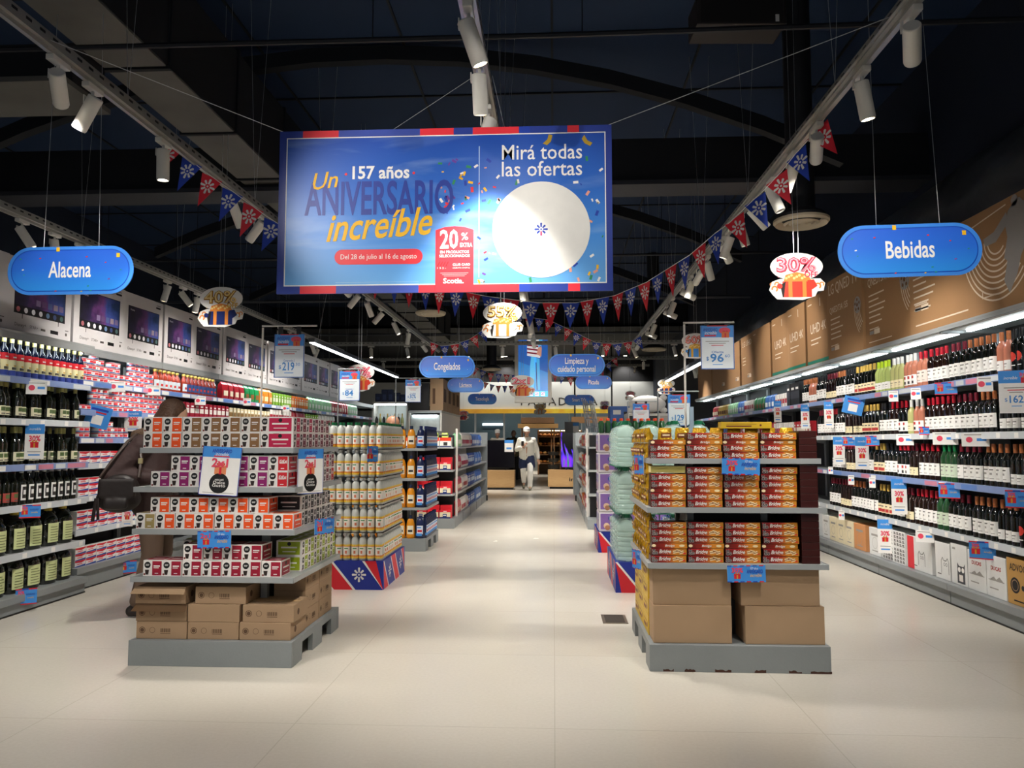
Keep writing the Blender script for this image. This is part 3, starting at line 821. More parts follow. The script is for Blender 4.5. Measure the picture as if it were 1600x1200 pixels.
for i, (y0, y1, h, kd) in enumerate(tvs):
    w = y1 - y0
    mb = MB(); mb.box(-w / 2, 0, 0, w / 2, .2, h, TVC if i % 2 else TVC2, .005)
    F = FRONT(0)
    L = w / 2                     # far end of the carton is -x here
    if kd == 'player':
        tv_lines(mb, F, -L + .08, h * .62, 6, .4); tv_foot(mb, F, -L + .1, .2); mb.rect(F, -L + .1, .07, -.05, .082, TVP)
        cx, cz = .36, .53
        for q in range(9):
            mb.ring(F, cx, cz, .12 + q * .042, .013, TVP, .001, 26, 180, 318)
        ball(mb, F, -.02, .53, .09, .002)
        mb.poly(F, [(.45, .36), (.53, .3), (.62, .3), (.72, .42), (.76, .58), (.78, .7), (.7, .7), (.66, .74), (.58, .72), (.52, .68), (.48, .6), (.5, .5)], TVG, .003)
        mb.disc(F, .6, .735, .04, TVG, .003, 14); mb.poly(F, [(.5, .36), (.44, .2), (.5, .1), (.6, .22), (.66, .36)], TVG, .0034)
        mb.poly(F, [(.52, .6), (.36, .5), (.22, .5), (.2, .56), (.34, .58), (.5, .68)], TVG, .0038)
        mb.poly(F, [(.02, .68), (.5, .73), (.5, .74), (.02, .69)], TVP, .004)
        mb.rect(F, .15, .12, .3, .13, TVP); mb.rect(F, .15, .12, .16, .17, TVP)
        mb.rect(F, .8, .6, .92, .72, RED)
        cap = TVL[kd]
    elif kd == 'ball2':
        mb.text(F, 'QNED73A', -L + .3, h - .16, .12, TVP, wid=.42); mb.rect(F, -L + .53, h - .2, -L + .536, h - .11, TVP); mb.text(F, '55', -L + .62, h - .16, .12, TVP, off=.01); mb.text(F, '139cm', -L + .79, h - .16, .05, TVP)
        tv_lines(mb, F, -L + .1, h - .3, 6, .4); ball(mb, F, .4, .55, .1)
        for q in range(5): mb.ring(F, .78, .58, .47 - q * .035, .01, TVP, .001, 20, 180, 224)
        tv_foot(mb, F, -L + .1, .14); mb.rect(F, -L + .08, .06, .1, .068, TVP); cap = TVL[kd]
    elif kd == 'qned':
        mb.text(F, 'LG QNED TV', -.02, h - .12, .17, TVP, wid=.86, off=.006)
        mb.text(F, 'QNED73A', -L + .28, h - .36, .1, TVP, wid=.4); mb.text(F, '55', -L + .58, h - .36, .1, TVP, off=.01); mb.rect(F, -L + .505, h - .4, -L + .51, h - .32, TVP)
        tv_lines(mb, F, -L + .1, h - .47, 5, .4); ball(mb, F, .38, .5, .09)
        for q in range(5): mb.ring(F, .72, .5, .43 - q * .033, .01, TVP, .001, 20, 180, 224)
        tv_foot(mb, F, -L + .1, .1); cap = TVL[kd]
    elif kd == 'uhd':
        mb.text(F, 'UHD', -.08, h * .52, .17, TVP, wid=.34, off=.005); mb.text(F, '4K', .22, h * .52, .16, TVP, wid=.16)
        tv_lines(mb, F, -.24, h * .36, 2, .4); mb.rect(F, -L + .06, h - .1, -L + .2, h - .085, TVP); mb.rect(F, .1, h - .16, .12, h - .06, TVP)
        mb.rect(F, -L, .02, L, .06, TEAL)
        cap = 'brown television carton with white lettering and teal bottom stripe, %s beyond the tall lettered carton' % od(i - 2)
    elif kd == 'lguhd':
        mb.text(F, 'LG UHD', 0, h - .14, .13, TVP, wid=.6); tv_lines(mb, F, -.3, h * .55, 3, .3); tv_foot(mb, F, 0, .12); cap = TVL[kd]
    elif kd == 'lines':
        tv_lines(mb, F, -.2, h * .8, 3, .3); tv_foot(mb, F, .1, .12); cap = 'brown television carton with faint print, %s past the slim lettered carton' % od(i - 7)
    else:
        mb.rect(F, -L + .06, h - .08, -L + .2, h - .065, TVP); cap = 'plain brown television carton beyond the teal-striped ones' if i < 8 else 'farthest brown television carton on the wine wall, plain'
    Kind('television_carton', 'carton', mb).put((RX + .06 + (.02 if i % 2 else 0), (y0 + y1) / 2, 2.242), RZ, cap, 'television cartons above the wine')

# goods beyond the wine on the upper shelves
def pouch(col, col2, w=.15, h=.22, d=.07, name='snack_bag', cat='snack bag'):
    mb = MB()
    n = 5
    m = M(col, .3, 0, .12, 25)
    prof = [(.55, 0), (1, .12), (1, .55), (.75, .85), (.12, .95), (.1, 1)]
    vs = []
    for q, z in prof:
        for a, b in ((-1, -q), (0, -q * 1.15), (1, -q), (1, q), (0, q * 1.15), (-1, q)):
            vs.append((a * w / 2 * (1 if z < .9 else .96), b * d / 2, z * h))
    k = 6
    mb.add(vs, [(i * k + j, i * k + (j + 1) % k, (i + 1) * k + (j + 1) % k, (i + 1) * k + j) for i in range(len(prof) - 1) for j in range(k)], m, True)
    mb.add(vs[:k], [list(reversed(range(k)))], m)
    F = FRONT(-d * .58)
    mb.rect(F, -w * .36, h * .2, w * .36, h * .5, M(col2, .4), .002)
    return Kind(name, cat, mb)
def pack(col, col2, w=.1, h=.2, d=.07, name='food_carton', cat='carton'):
    mb = MB(); mb.box(-w / 2, -d / 2, 0, w / 2, d / 2, h, M(col, .5), .003)
    F = FRONT(-d / 2); mb.rect(F, -w * .5, h * .3, w * .5, h * .62, M(col2, .5)); mb.rect(F, -w * .3, h * .7, w * .3, h * .8, PAPER)
    return Kind(name, cat, mb)
PK = {
    'redbag': (pouch('#b01f2c', '#e8d9c0'), 'red snack bag'), 'greenbag': (pouch('#158a4a', '#8a5a2a'), 'green snack bag'), 'orangebag': (pouch('#e08a2a', '#f2dca8'), 'orange snack bag'),
    'yellowbag': (pouch('#d9b43a', '#7a4a20'), 'yellow snack bag'), 'bluebag': (pouch('#2d6fc4', '#e8eef4'), 'blue snack bag'), 'mintbag': (pouch('#9fd8a4', '#eef6ea'), 'pale green bag'), 'whitebag': (pouch('#e6e4de', '#b5303a'), 'white and red bag'),
    'redbox': (pack('#ba2430', '#f0e6d6'), 'red food carton'), 'greenbox': (pack('#8fc43c', '#e8f2d0', .09, .19), 'lime green carton'), 'orangebox': (pack('#f07f22', '#ffe2b8', .09, .19), 'orange carton'),
    'whitebox': (pack('#e4e0da', '#b02a3a', .1, .2), 'white and red carton'), 'blackbox': (pack('#1b1c20', '#3a3c44', .16, .3, .16), 'black glossy carton'), 'creambox': (pack('#e6d8b4', '#8a6a3c', .09, .16), 'cream carton'), 'crimsonbox': (pack('#a61a34', '#f2ece4', .085, .17), 'crimson and white carton'),
    'bluebox': (pack('#2a4f9c', '#cfe0f2', .1, .22), 'blue carton'),
}
def goods(spec, y0, z, X, rz, where, grp, pitch=None, dirn=1):
    y = y0; i = 0
    r = random.Random(int(y0 * 100 + z * 1000))
    for k, n in spec:
        kd, de = PK[k]
        pt = pitch or {'bag': .17, 'box': .115}[k[-3:]]
        if k == 'blackbox': pt = .18
        for _ in range(n):
            i += 1
            y += pt / 2 * dirn
            kd.put((X, y, z + .001), rz + r.uniform(-.1, .1), '%s, %s %s' % (de, od(i), where), grp)
            y += pt / 2 * dirn + .004
goods([('blackbox', 3), ('whitebox', 6), ('bluebag', 3), ('greenbag', 4), ('whitebox', 5), ('bluebag', 3), ('mintbag', 4), ('yellowbag', 5), ('redbag', 3)], 10.2, RS[0], BX + .03, RZ, 'past the wine, top wine wall shelf', 'goods past the wine on the top shelf')
goods([('redbox', 6), ('whitebox', 8), ('redbag', 5), ('whitebag', 6), ('crimsonbox', 8), ('bluebag', 4)], 9.9, RS[1], BX + .03, RZ, 'past the wine, second wine wall shelf', 'goods past the wine on the second shelf')

# ---------------------------------------------------------------- oil bay
OD = M('#14170f', .08, 0, .1, coat=.6); OB = M('#131a33', .1, coat=.6)
def oil_tall():
    b = MB(); b.lathe([(.031, 0), (.034, .004), (.034, .19), (.026, .215), (.014, .235), (.0135, .27)], OB, 14)
    l = MB(); l.wrap(.0346, .01, .05, -170, -10, M('#2c3f8f', .5)); l.wrap(.0348, .05, .13, -170, -10, M('#e6dfae', .5)); l.wrap(.035, .055, .075, -130, -50, LBK, 5); l.wrap(.035, .08, .09, -110, -70, M('#c99a2c', .5), 4); l.wrap(.0348, .13, .18, -170, -10, M('#d8232f', .5)); l.wrap(.035, .145, .155, -120, -60, WHITE, 4)
    c = MB(); c.lathe([(.0155, .262), (.0155, .305), (.013, .31)], M('#e2d68a', .4, .2), 12)
    return Kind('oil_bottle', 'bottle', b, [('bottle_label', l), ('cap', c)])
def oil_dark(lab, capc, rnd=False):
    b = MB(); b.lathe([(.033, 0), (.036, .004), (.036, .16), (.03, .185), (.015, .215), (.014, .27)], OD, 14)
    l = MB()
    if rnd: l.wrap(.0366, .035, .155, -140, -40, LBW); l.wrap(.0369, .05, .14, -125, -55, LBK, 6); l.wrap(.0372, .08, .115, -112, -68, LBW, 5)
    else: l.wrap(.0366, .03, .1, -155, -25, lab); l.wrap(.0369, .06, .09, -125, -55, M('#55683c', .5), 5); l.wrap(.0369, .036, .045, -120, -60, INK, 4)
    c = MB(); c.lathe([(.0158, .245), (.0158, .29), (.013, .294)], M(capc, .4, .1), 12)
    return Kind('oil_bottle', 'bottle', b, [('bottle_label', l), ('cap', c)])
def oil_jug():
    b = MB()
    b.lathe([(.085, 0), (.092, .01), (.092, .075), (.088, .082), (.092, .09), (.092, .17), (.088, .178), (.092, .186), (.088, .215), (.06, .255), (.028, .275), (.026, .29)], M('#12150c', .12, 0, .1, coat=.4), 18, sx=1, sy=.8)
    l = MB(); l.wrap(.0935, .03, .185, -135, -45, M('#cdd49a', .55), 10, sy=.8)
    for i in range(6): l.wrap(.0945, .045 + i * .021, .051 + i * .021, -122, -58 - 10 * (i % 3), M('#6d7448', .6), 6, sy=.8)
    h = MB(); h.tube([(.05, .0, .262), (.075, 0, .268), (.09, 0, .24), (.088, 0, .19)], .01, OD, 8)
    c = MB(); c.lathe([(.03, .285), (.03, .315), (.027, .318)], M('#d4b53c', .4), 16)
    return Kind('oil_jug', 'jug', b, [('jug_label', l), ('handle', h), ('cap', c)])
KO1, KO2, KO3, KO4 = oil_tall(), oil_dark(M('#dcd7b8', .5), '#c6bf74'), oil_dark(LBW, '#d8d6d0', True), oil_dark(M('#a8443c', .5), '#3a1512')
KJ = oil_jug()
OX = LX - .055 - .06
for i in range(14):
    KO1.put((OX, 5.38 + i * .085, 1.791), LZ, 'slim oil bottle, red band, gold cap, %s from entrance, top oil shelf' % od(i + 1), 'red-banded oil bottles on the top oil shelf')
for sh, z in ((0, 1.471), (1, 1.121)):
    for i in range(13):
        if sh == 1 and i in (8, 9): continue
        kd = KO2 if i >= 5 else KO4 if sh == 9 else KO2
        kd.put((OX - (i % 2) * .03, 5.36 + i * .09, z), LZ + random.uniform(-.2, .2), 'dark oil bottle, pale label, front row, %s from entrance, %s oil shelf' % (od(i + 1), ('second', 'third')[sh]), 'dark oil bottles on the %s oil shelf' % ('second', 'third')[sh])
    for i in range(12):
        KO2.put((OX - .12, 5.4 + i * .09, z), LZ, 'dark oil bottle, pale label, rear row, %s from entrance, %s oil shelf' % (od(i + 1), ('second', 'third')[sh]), 'dark oil bottles on the %s oil shelf' % ('second', 'third')[sh])
for i in range(13):
    kd, de = (KO4, 'dark oil bottle with reddish label') if i < 5 else (KO3, 'black oil bottle with oval white label')
    kd.put((OX, 5.36 + i * .09, .811), LZ, '%s, %s from entrance, fourth oil shelf' % (de, od(i + 1)), 'oil bottles on the fourth oil shelf')
for sh, z in ((0, .447), (1, .141)):
    for i in range(6):
        KJ.put((LX - .05 - .1, 5.4 + i * .2 - (.01 if i % 2 else 0), z), LZ + random.uniform(-.12, .12), 'big dark oil jug, pale green label, %s from entrance, %s' % (od(i + 1), ('fifth oil shelf', 'bottom oil deck')[sh]), 'oil jugs on the lower oil shelves')
cards([(57, 606, 'white', .14, .1), (54, 690, 'tall', .14, .27), (47, 799, 'blue', .14, .1), (41, 932, 'blue', .14, .12)], LX + .005, -1, 'oil bay rails', 'cards on the oil bay rails')

# ---------------------------------------------------------------- cans, sauces and bags on the pantry wall
def can():
    s = M('#b9bcc0', .3, .8)
    mb = MB(); mb.lathe([(.041, 0), (.043, .002), (.042, .005)], s, 18); mb.lathe([(.042, .005), (.042, .013), (.042, .04), (.042, .048)], [M('#d2202e', .4), M('#f0efec', .4), M('#274a9c', .4)][::-1], 18, cap=False); mb.lathe([(.042, .048), (.043, .051), (.041, .052), (.039, .05), (.001, .05)], s, 18)
    mb.wrap(.0424, .016, .036, -150, -95, M('#e23340', .4), 6); mb.wrap(.0424, .018, .03, -80, -30, M('#c9c2c0', .4), 6)
    return Kind('food_can', 'can', mb)
KC = can()
CXL = -4.13 - .04 - .05
def canrow(z, y0, ncol, high, where):
    for i in range(ncol):
        for j in range(high if not callable(high) else high(i)):
            KC.put((CXL + random.uniform(-.003, .003), y0 + i * .089, z + .0005 + j * .0525), LZ + random.uniform(-.5, .5), 'white and red can, layer %s, %s stack past the oil bay, %s' % (('one', 'two', 'three', 'four', 'five')[j], od(i + 1), where), 'stacked cans on the pantry wall')
canrow(1.84, 6.63, 14, lambda i: (4, 4, 5, 4, 3, 4, 4, 2, 2, 5, 5, 5, 5, 3)[i], 'top shelf')
canrow(1.58, 6.63, 17, lambda i: (1, 1) [i] if i < 2 else 4, 'second shelf')
canrow(1.33, 6.63, 9, lambda i: (2, 2, 0, 2, 3, 3, 2, 2, 2)[i], 'third shelf')
def tin_box():
    mb = MB(); w, h, d = .15, .055, .08
    mb.box(-w / 2, -d / 2, 0, w / 2, d / 2, h, M('#eceae6', .45), .002)
    F = FRONT(-d / 2)
    mb.poly(F, [(-w / 2, h), (-w / 2, h * .75), (w * .1, h * .6), (w / 2, h * .85), (w / 2, h)], M('#d2202e', .45)); mb.poly(F, [(-w / 2, 0), (w / 2, 0), (w / 2, h * .3), (-w / 2, h * .12)], M('#274a9c', .45), .001)
    mb.rect(F, -w * .3, h * .35, w * .2, h * .5, M('#e86a70', .5), .0012)
    return Kind('tuna_carton', 'carton', mb)
KT = tin_box()
for si, (z, n, hi, nm) in enumerate(((1.10, 8, 2, 'fourth'), (.81, 8, 3, 'fifth'), (.52, 8, 3, 'sixth'), (.2, 8, 3, 'bottom'))):
    for i in range(n):
        for j in range(hi):
            KT.put((CXL + .005, 6.66 + i * .158, z + .0005 + j * .0555), LZ, 'white and red tuna carton, layer %s, %s stack past oil bay, %s shelf' % (('one', 'two', 'three')[j], od(i + 1), nm), 'tuna cartons on the lower pantry shelves')
def sauce(col, lab):
    b = MB(); b.lathe([(.038, 0), (.04, .004), (.04, .13), (.03, .165), (.018, .185), (.018, .205)], M(col, .15, coat=.5), 14)
    l = MB(); l.wrap(.0405, .03, .115, -160, -20, M(lab, .5)); l.wrap(.041, .05, .075, -125, -55, M('#d93a3a', .5), 5)
    c = MB(); c.lathe([(.021, .2), (.021, .222), (.019, .225)], M('#c9a04a', .35, .5), 12)
    return Kind('sauce_jar', 'jar', b, [('jar_label', l), ('lid', c)])
KS1, KS2 = sauce('#a8341c', '#dfe9ee'), sauce('#8f2a1c', '#2f4f8c')
for i in range(15):
    (KS1 if i < 7 else KS2).put((CXL, 7.9 + i * .095 + (.06 if i > 5 else 0), 1.841), LZ, '%s, %s past the cans, top pantry shelf' % (('red sauce bottle with white label', 'red sauce bottle with blue label')[i > 6], od(i + 1)), 'sauce bottles on the top pantry shelf')
goods([('redbag', 4), ('greenbag', 3), ('orangebag', 3), ('greenbox', 7), ('orangebox', 7), ('mintbag', 8), ('redbag', 7), ('mintbag', 4)], 9.5, 1.84, CXL, LZ, 'past the sauces, top pantry shelf', 'goods past the sauces on the top pantry shelf')
goods([('crimsonbox', 13), ('creambox', 12), ('whitebox', 8), ('redbag', 4), ('greenbox', 6), ('whitebag', 6)], 8.17, 1.58, CXL, LZ, 'past the cans, second pantry shelf', 'goods past the cans on the second pantry shelf')
cards([(183, 604, 'white', .14, .1), (239, 610, 'white', .14, .1), (313, 626, 'white', .12, .1), (386, 628, 'white', .1, .1), (447, 638, 'white', .1, .1)], -4.13 + .01, -1, 'top pantry shelf rail', 'cards on the pantry rails')
cards([(158, 652, 'qr', .2, .2), (208, 658, 'tall', .16, .2)], -4.13 + .01, -1, 'second pantry shelf rail', 'cards on the pantry rails')
cards([(200, 886, 'blue', .15, .12)], -4.13 + .01, -1, 'bottom pantry deck', 'cards on the pantry rails')
cards([(199, 806, 'tall', .1, .2)], -4.13 + .01, -1, 'fifth pantry shelf rail', 'cards on the pantry rails')

# pale television cartons above the pantry wall
TVW = M('#d3cfcf', .6, 0, .04, 4); SCRN = ramp_mat('printed_screen', 0, [(0, '#0d0b1c'), (.3, '#2a1c48'), (.55, '#6d3a78'), (.75, '#3a4f9c'), (1, '#15305a')], .5, -.3, .3, 6, 1.1)
ICW = M('#e4e2e6', .5)
ys = [4.8, 5.6, 6.4, 7.2, 7.96, 8.65, 9.44, 10.2, 10.97, 11.65, 12.5, 13.4, 14.1, 14.8, 15.5, 16.15]
for i in range(len(ys) - 1):
    y0, y1 = ys[i], ys[i + 1]
    w = y1 - y0 - .012; h = .63 if i > 2 else (.6, .6, .63)[i]
    mb = MB(); mb.box(-w / 2, 0, 0, w / 2, .16, h, TVW, .004)
    F = FRONT(0)
    s = w * .4
    if i > 0:
        mb.rect(F, -s, h * .27, s * .98, h * .8, DARK); mb.rect(F, -s + .01, h * .38, s * .98 - .01, h * .79, SCRN, .0012)
        mb.text(F, 'Home', -s * .75, h * .74, .03, ICW, .002)
        for q in range(5): mb.rect(F, -s * .2 + q * s * .23, h * .42, -s * .03 + q * s * .23, h * .5, (M('#8a7a9c', .5), M('#6d4f78', .5), M('#5a6a9c', .5), M('#9c8a94', .5), M('#7a6a90', .5))[q], .002)
        for q in range(7): mb.disc(F, -s * .85 + q * s * .28, h * .325, .022, (M('#b86a70', .5), ICW, ICW, ICW, M('#6a8ab0', .5), M('#3f4f7c', .5), M('#4a6a68', .5))[q], .002, 12)
        for q in (-1, 1): mb.poly(F, [(q * s * .7, h * .27), (q * s * .7 + .008, h * .27), (q * s * .7 + .008, h * .21), (q * s * .7, h * .21)], DARK)
        mb.rect(F, s * .75, h * .88, s * 1.05, h * .91, DARK); mb.rect(F, s * .8, h * .93, s * 1.05, h * .94, INK)
    else:
        mb.text(F, 'google', .1, h * .8, .06, INK)
    mb.text(F, 'Disney+', -s * .75, h * .12, .04, INK); mb.text(F, 'STAR+', -s * .25, h * .12, .035, INK); mb.rect(F, s * .02, h * .1, s * .2, h * .13, INK); mb.rect(F, s * .4, h * .09, s * .72, h * .14, BLACK)
    mb.disc(F, s * 1.05, h * .12, .014, INK, .001, 10); mb.rect(F, s * 1.0, h * .17, s * 1.15, h * .18, INK)
    Kind('television_carton', 'carton', mb).put((-4.13 - .035 - (.015 if i % 2 else 0), (y0 + y1) / 2, 2.142), LZ, 'pale television carton with printed screen, %s from entrance above the pantry wall' % od(i + 1), 'television cartons above the pantry wall')
# ---------------------------------------------------------------- promotional islands on painted steel pallets
RUST = M('#43291f', .9, 0, .2, 30)
def ditto(o): return o
def island(x0, x1, y0, y1, base_h, zs, label, rim=None, core=.22, rust=False):
    cx, cy = (x0 + x1) / 2, (y0 + y1) / 2
    w, d = (x1 - x0) / 2, (y1 - y0) / 2
    mb = MB()
    mb.box(-w, -d, 0, w, -d + .03, base_h, GREYP, .003); mb.box(-w, d - .03, 0, w, d, base_h, GREYP, .003)
    for s in (-1, 1):
        F = fr((s * w, 0, 0), (0, 1, 0), (0, 0, 1))
        n = base_h * .72
        mb.prism(F, [(-d + .03, 0), (-d * .62, 0), (-d * .62, n), (-d * .2, n), (-d * .2, 0), (d * .2, 0), (d * .2, n), (d * .62, n), (d * .62, 0), (d - .03, 0), (d - .03, base_h), (-d + .03, base_h)][::1], -.03 if s > 0 else 0, 0 if s > 0 else .03, GREYP)
    mb.box(-w + .03, -d + .03, base_h - .02, w - .03, d - .03, base_h, GREYP)
    if rust:
        F = FRONT(-d); r = random.Random(3)
        for a in (-.43, -.31, -.14, .08, .27, .39):
            L = r.uniform(.04, .12); pts = [(a, .002)]
            for q in range(7): pts.append((a + L * q / 6, .008 + r.uniform(0, .012)))
            pts.append((a + L, .002)); mb.poly(F, pts, RUST, .001)
    parts = [('pallet_base', mb)]
    mb = MB(); mb.box(-core, -core, base_h, core, core, zs[-1] - .01, DARK); parts.append(('core', mb))
    for sx in (-1, 1):
        for sy in (-1, 1):
            mb = MB(); mb.box(sx * core * 1.0 - .02, sy * core - .02, base_h, sx * core + .02, sy * core + .02, zs[-1] + .1, STEEL); parts.append(('post', mb))
    for z in zs:
        m = .02 if z == zs[-1] else .0
        mb = MB(); a, b = w - m, d - m
        # four trapezoid trays meeting at the corners, front lip folded down
        mb.box(-a, -b, -.008, a, b, 0, SHELF)
        mb.box(-a, -b - .004, -.028, a, -b, .003, SHELF, .001); mb.box(-a, b, -.028, a, b + .004, .003, SHELF, .001)
        mb.box(-a - .004, -b, -.028, -a, b, .003, SHELF, .001); mb.box(a, -b, -.028, a + .004, b, .003, SHELF, .001)
        for sx in (-1, 1):
            mb.box(sx * (a * .5) - .015, -b + .01, -.03, sx * a * .5 + .015, b - .01, -.008, STEEL)
        parts.append(('shelf', mb, (0, 0, z)))
    Kind('display_stand', 'display stand', None, parts).put((cx, cy, 0), 0, label)

# ---- coffee capsule island
IX0, IX1, IY0, IY1 = -2.48, -1.51, 4.45, 5.42
CZ = (.508, .783, 1.03, 1.26)
island(IX0, IX1, IY0, IY1, .145, CZ, 'grey steel pallet stand with four shelves carrying coffee capsule boxes')
BBR = M('#2a1c18', .5); 
def cap_box(col, top=None, plain=None):
    w, d, h = .116, .16, .093
    mb = MB(); mb.box(-w / 2, 0, 0, w / 2, d, h, M('#e9e4df', .45), .0015)
    c = M(col, .45)
    F = FRONT(0)
    mb.rect(F, -w * .02, h * .06, w * .47, h * .94, c)
    mb.disc(F, -w * .27, h * .7, .019, BLACK, .001, 16); mb.rect(F, -w * .36, h * .72, -w * .18, h * .75, WHITE, .0016); mb.rect(F, -w * .36, h * .66, -w * .2, h * .69, WHITE, .0016)
    mb.poly(F, [(-w * .36, h * .1), (-w * .22, h * .1), (-w * .18, h * .4), (-w * .4, h * .4)], BBR, .001); mb.disc(F, -w * .42, h * .13, .006, M('#7a2a22', .5), .0012, 8)
    col == '#c8202c' or mb.rect(F, w * .05, h * .6, w * .38, h * .68, WHITE, .0012); mb.rect(F, w * .05, h * .5, w * .32, h * .55, WHITE, .0012); mb.rect(F, w * .12, h * .16, w * .3, h * .21, WHITE, .0012)
    for S, sg in ((SIDE(w / 2), 1), (SIDEM(-w / 2), -1)):
        a0, a1 = (0, d) if sg > 0 else (-d, 0)
        mb.rect(S, a0 + .012, h * .08, a1 - .012, h * .92, c); mb.disc(S, (a0 + a1) / 2, h * .78, .012, BLACK, .0012, 12)
        mb.rect(S, a0 + .03, h * .5, a1 - .03, h * .6, WHITE, .0012); mb.rect(S, a0 + .04, h * .25, a1 - .04, h * .3, WHITE, .0012)
    if col == '#c8202c': mb.text(F, 'KitKat', w * .23, h * .62, .03, WHITE, .0016, wid=w * .4, off=.03, shear=.2)
    T = TOP(h); mb.rect(T, -w * .45, .02, w * .45, d - .02, c); mb.rect(T, -w * .3, .06, w * .3, .08, WHITE, .0012)
    return Kind('capsule_box', 'box', mb)
CB_ = {n: (cap_box(c), n) for n, c in (('orange', '#f0551a'), ('brown', '#8a6440'), ('purple', '#8c1c66'), ('red', '#c8202c'), ('crimson', '#c01a4a'), ('black', '#26201f'), ('beige', '#a08c58'), ('burgundy', '#9c1632'), ('green', '#9aac1e'), ('maroon', '#7c2038'))}
BWID = .119
def caprow(shelf, z, layer, x0, seq, y, nm, face='front', rs=0):
    """front rows run along x, side rows along y with their printed front to the aisle"""
    for i, c in enumerate(seq):
        if c is None: continue
        k, de = CB_[c]
        j = random.uniform(-.002, .002)
        lay = ('lower', 'upper')[layer]
        if face == 'front':
            k.put((x0 + (i + .5) * BWID + j, y + random.uniform(0, .004), z + .0008 + layer * .0935), random.uniform(-.015, .015), '%s capsule box facing entrance, %s from pantry end, %s row, %s' % (de, od(i + 1), lay, nm), 'coffee capsule boxes on the stand')
        else:
            k.put((x0, y + (i + .5) * BWID + j, z + .0008 + layer * .0935), PI / 2, '%s capsule box facing the aisle, %s from entrance, %s row, %s' % (de, od(i + 1), lay, nm), 'coffee capsule boxes on the stand')
FX = IX0 + .025; SXR = IX1 - .03
o, br, pu, rd, cr, bk, be, bu, gn, ma = 'orange brown purple red crimson black beige burgundy green maroon'.split()
A_ = CZ[3]; yA = IY0 + .035
for L in (0, 1):
    caprow(3, A_, L, FX, [o, o, br, br, br, br, br], yA, 'top coffee shelf')
    caprow(3, A_, L, SXR, [cr, ma, ma, ma, ma, ma, ma], yA, 'top coffee shelf', 'side') if L == 0 else caprow(3, A_, L, SXR, [cr, ma, cr, ma, ma, ma], yA, 'top coffee shelf', 'side')
nB = 'second coffee shelf'
caprow(2, CZ[2], 0, FX + .055, [pu, pu, pu, pu, pu, pu, rd], yA, nB)
caprow(2, CZ[2], 1, FX + .055, [None, pu, pu, None, pu, pu, rd], yA, nB)
for L in (0, 1): caprow(2, CZ[2], L, SXR, [None, None, rd, rd, ma, rd, ma] if L else [None, rd, rd, rd, ma, ma, rd], yA + .02, nB, 'side')
nC = 'third coffee shelf'
caprow(1, CZ[1], 0, FX - .022, [be, o, o, o, o, o, o, o], yA - .01, nC)
caprow(1, CZ[1], 1, FX + .06, [o, o, o, o, o, o], yA, nC)
for L in (0, 1): caprow(1, CZ[1], L, SXR, [None, bk, bk, bk, bk, bk, bk][:7 - L], yA + .06, nC, 'side')
nD = 'lowest coffee shelf'
caprow(0, CZ[0], 0, FX + .03, [bu] * 7, yA - .01, nD)
caprow(0, CZ[0], 1, FX + .03, [None, None, bu, bu, bu, bu], yA, nD)
for L in (0, 1): caprow(0, CZ[0], L, SXR, [None, gn, gn, gn, gn, gn, gn], yA + .08, nD, 'side')
for L in (0, 1): CB_['green'][0].put((FX + .22, yA + .21, CZ[0] + .0008 + L * .0935), 0, 'green capsule box standing behind the burgundy boxes, %s, lowest coffee shelf' % ('below', 'on top')[L], 'coffee capsule boxes on the stand')

# cardboard cartons on the pallet
STAMP = M('#5a4330', .85); TAPE = M('#b9986c', .5)
def carton(w, d, h, seals=True, flap=False, plain=False, mat=None):
    mb = MB(); mb.box(-w / 2, 0, 0, w / 2, d, h, mat or CARD, .003)
    F = FRONT(0)
    if not plain:
        mb.disc(F, -w * .38, h * .5, .019, STAMP, .001, 16); mb.ring(F, -w * .38, h * .5, .015, .003, CARD2, .0014, 14)
        for q in range(9): mb.rect(F, -w * .02 + q * .007, h * .38, -w * .02 + q * .007 + .003 + .002 * (q % 2), h * .6, STAMP)
        mb.rect(F, -w * .02, h * .3, w * .18, h * .33, STAMP); mb.ring(F, -w * .18, h * .5, .017, .002, STAMP)
        mb.disc(SIDE(w / 2), d * .3, h * .5, .019, STAMP, .001, 16)
    if flap:
        mb.add([(-w / 2, 0, h), (w / 2, 0, h), (w / 2 + .01, -.045, h - .035), (-w / 2 - .01, -.045, h - .035)], [(0, 1, 2, 3), (3, 2, 1, 0)], CARD2)
    mb.rect(TOP(h), -w / 2 + .004, d / 2 - .02, w / 2 - .004, d / 2 + .02, TAPE)
    return Kind('cardboard_carton', 'carton', mb)
KCa, KCf, KCp = carton(.305, .26, .1), carton(.305, .26, .1, flap=True), carton(.31, .26, .1, plain=True)
by = IY0 + .04; bz = .1455
cn = 'cartons on the coffee pallet'
for i in range(3):
    KCa.put((IX0 + .175 + i * .31, by, bz), random.uniform(-.01, .01), 'brown carton on the pallet floor, %s from the pantry end, below the coffee shelves' % od(i + 1), cn)
KCf.put((IX0 + .17, by + .002, bz + .101), .01, 'brown carton with a loose flap, middle of the stack at the pantry end', cn)
KCf.put((IX0 + .165, by - .005, bz + .202), -.012, 'open-flapped brown carton topping the stack at the pantry end', cn)
KCp.put((IX0 + .485, by, bz + .101), .006, 'plainer brown carton in the middle of the central carton stack', cn)
KCa.put((IX0 + .52, by + .01, bz + .202), -.006, 'brown carton topping the central stack under the coffee shelves', cn)
KCa.put((IX0 + .81, by + .004, bz + .101), .0, 'brown carton topping the lower stack at the aisle end of coffee pallet', cn)
K2 = carton(.28, .2, .115)
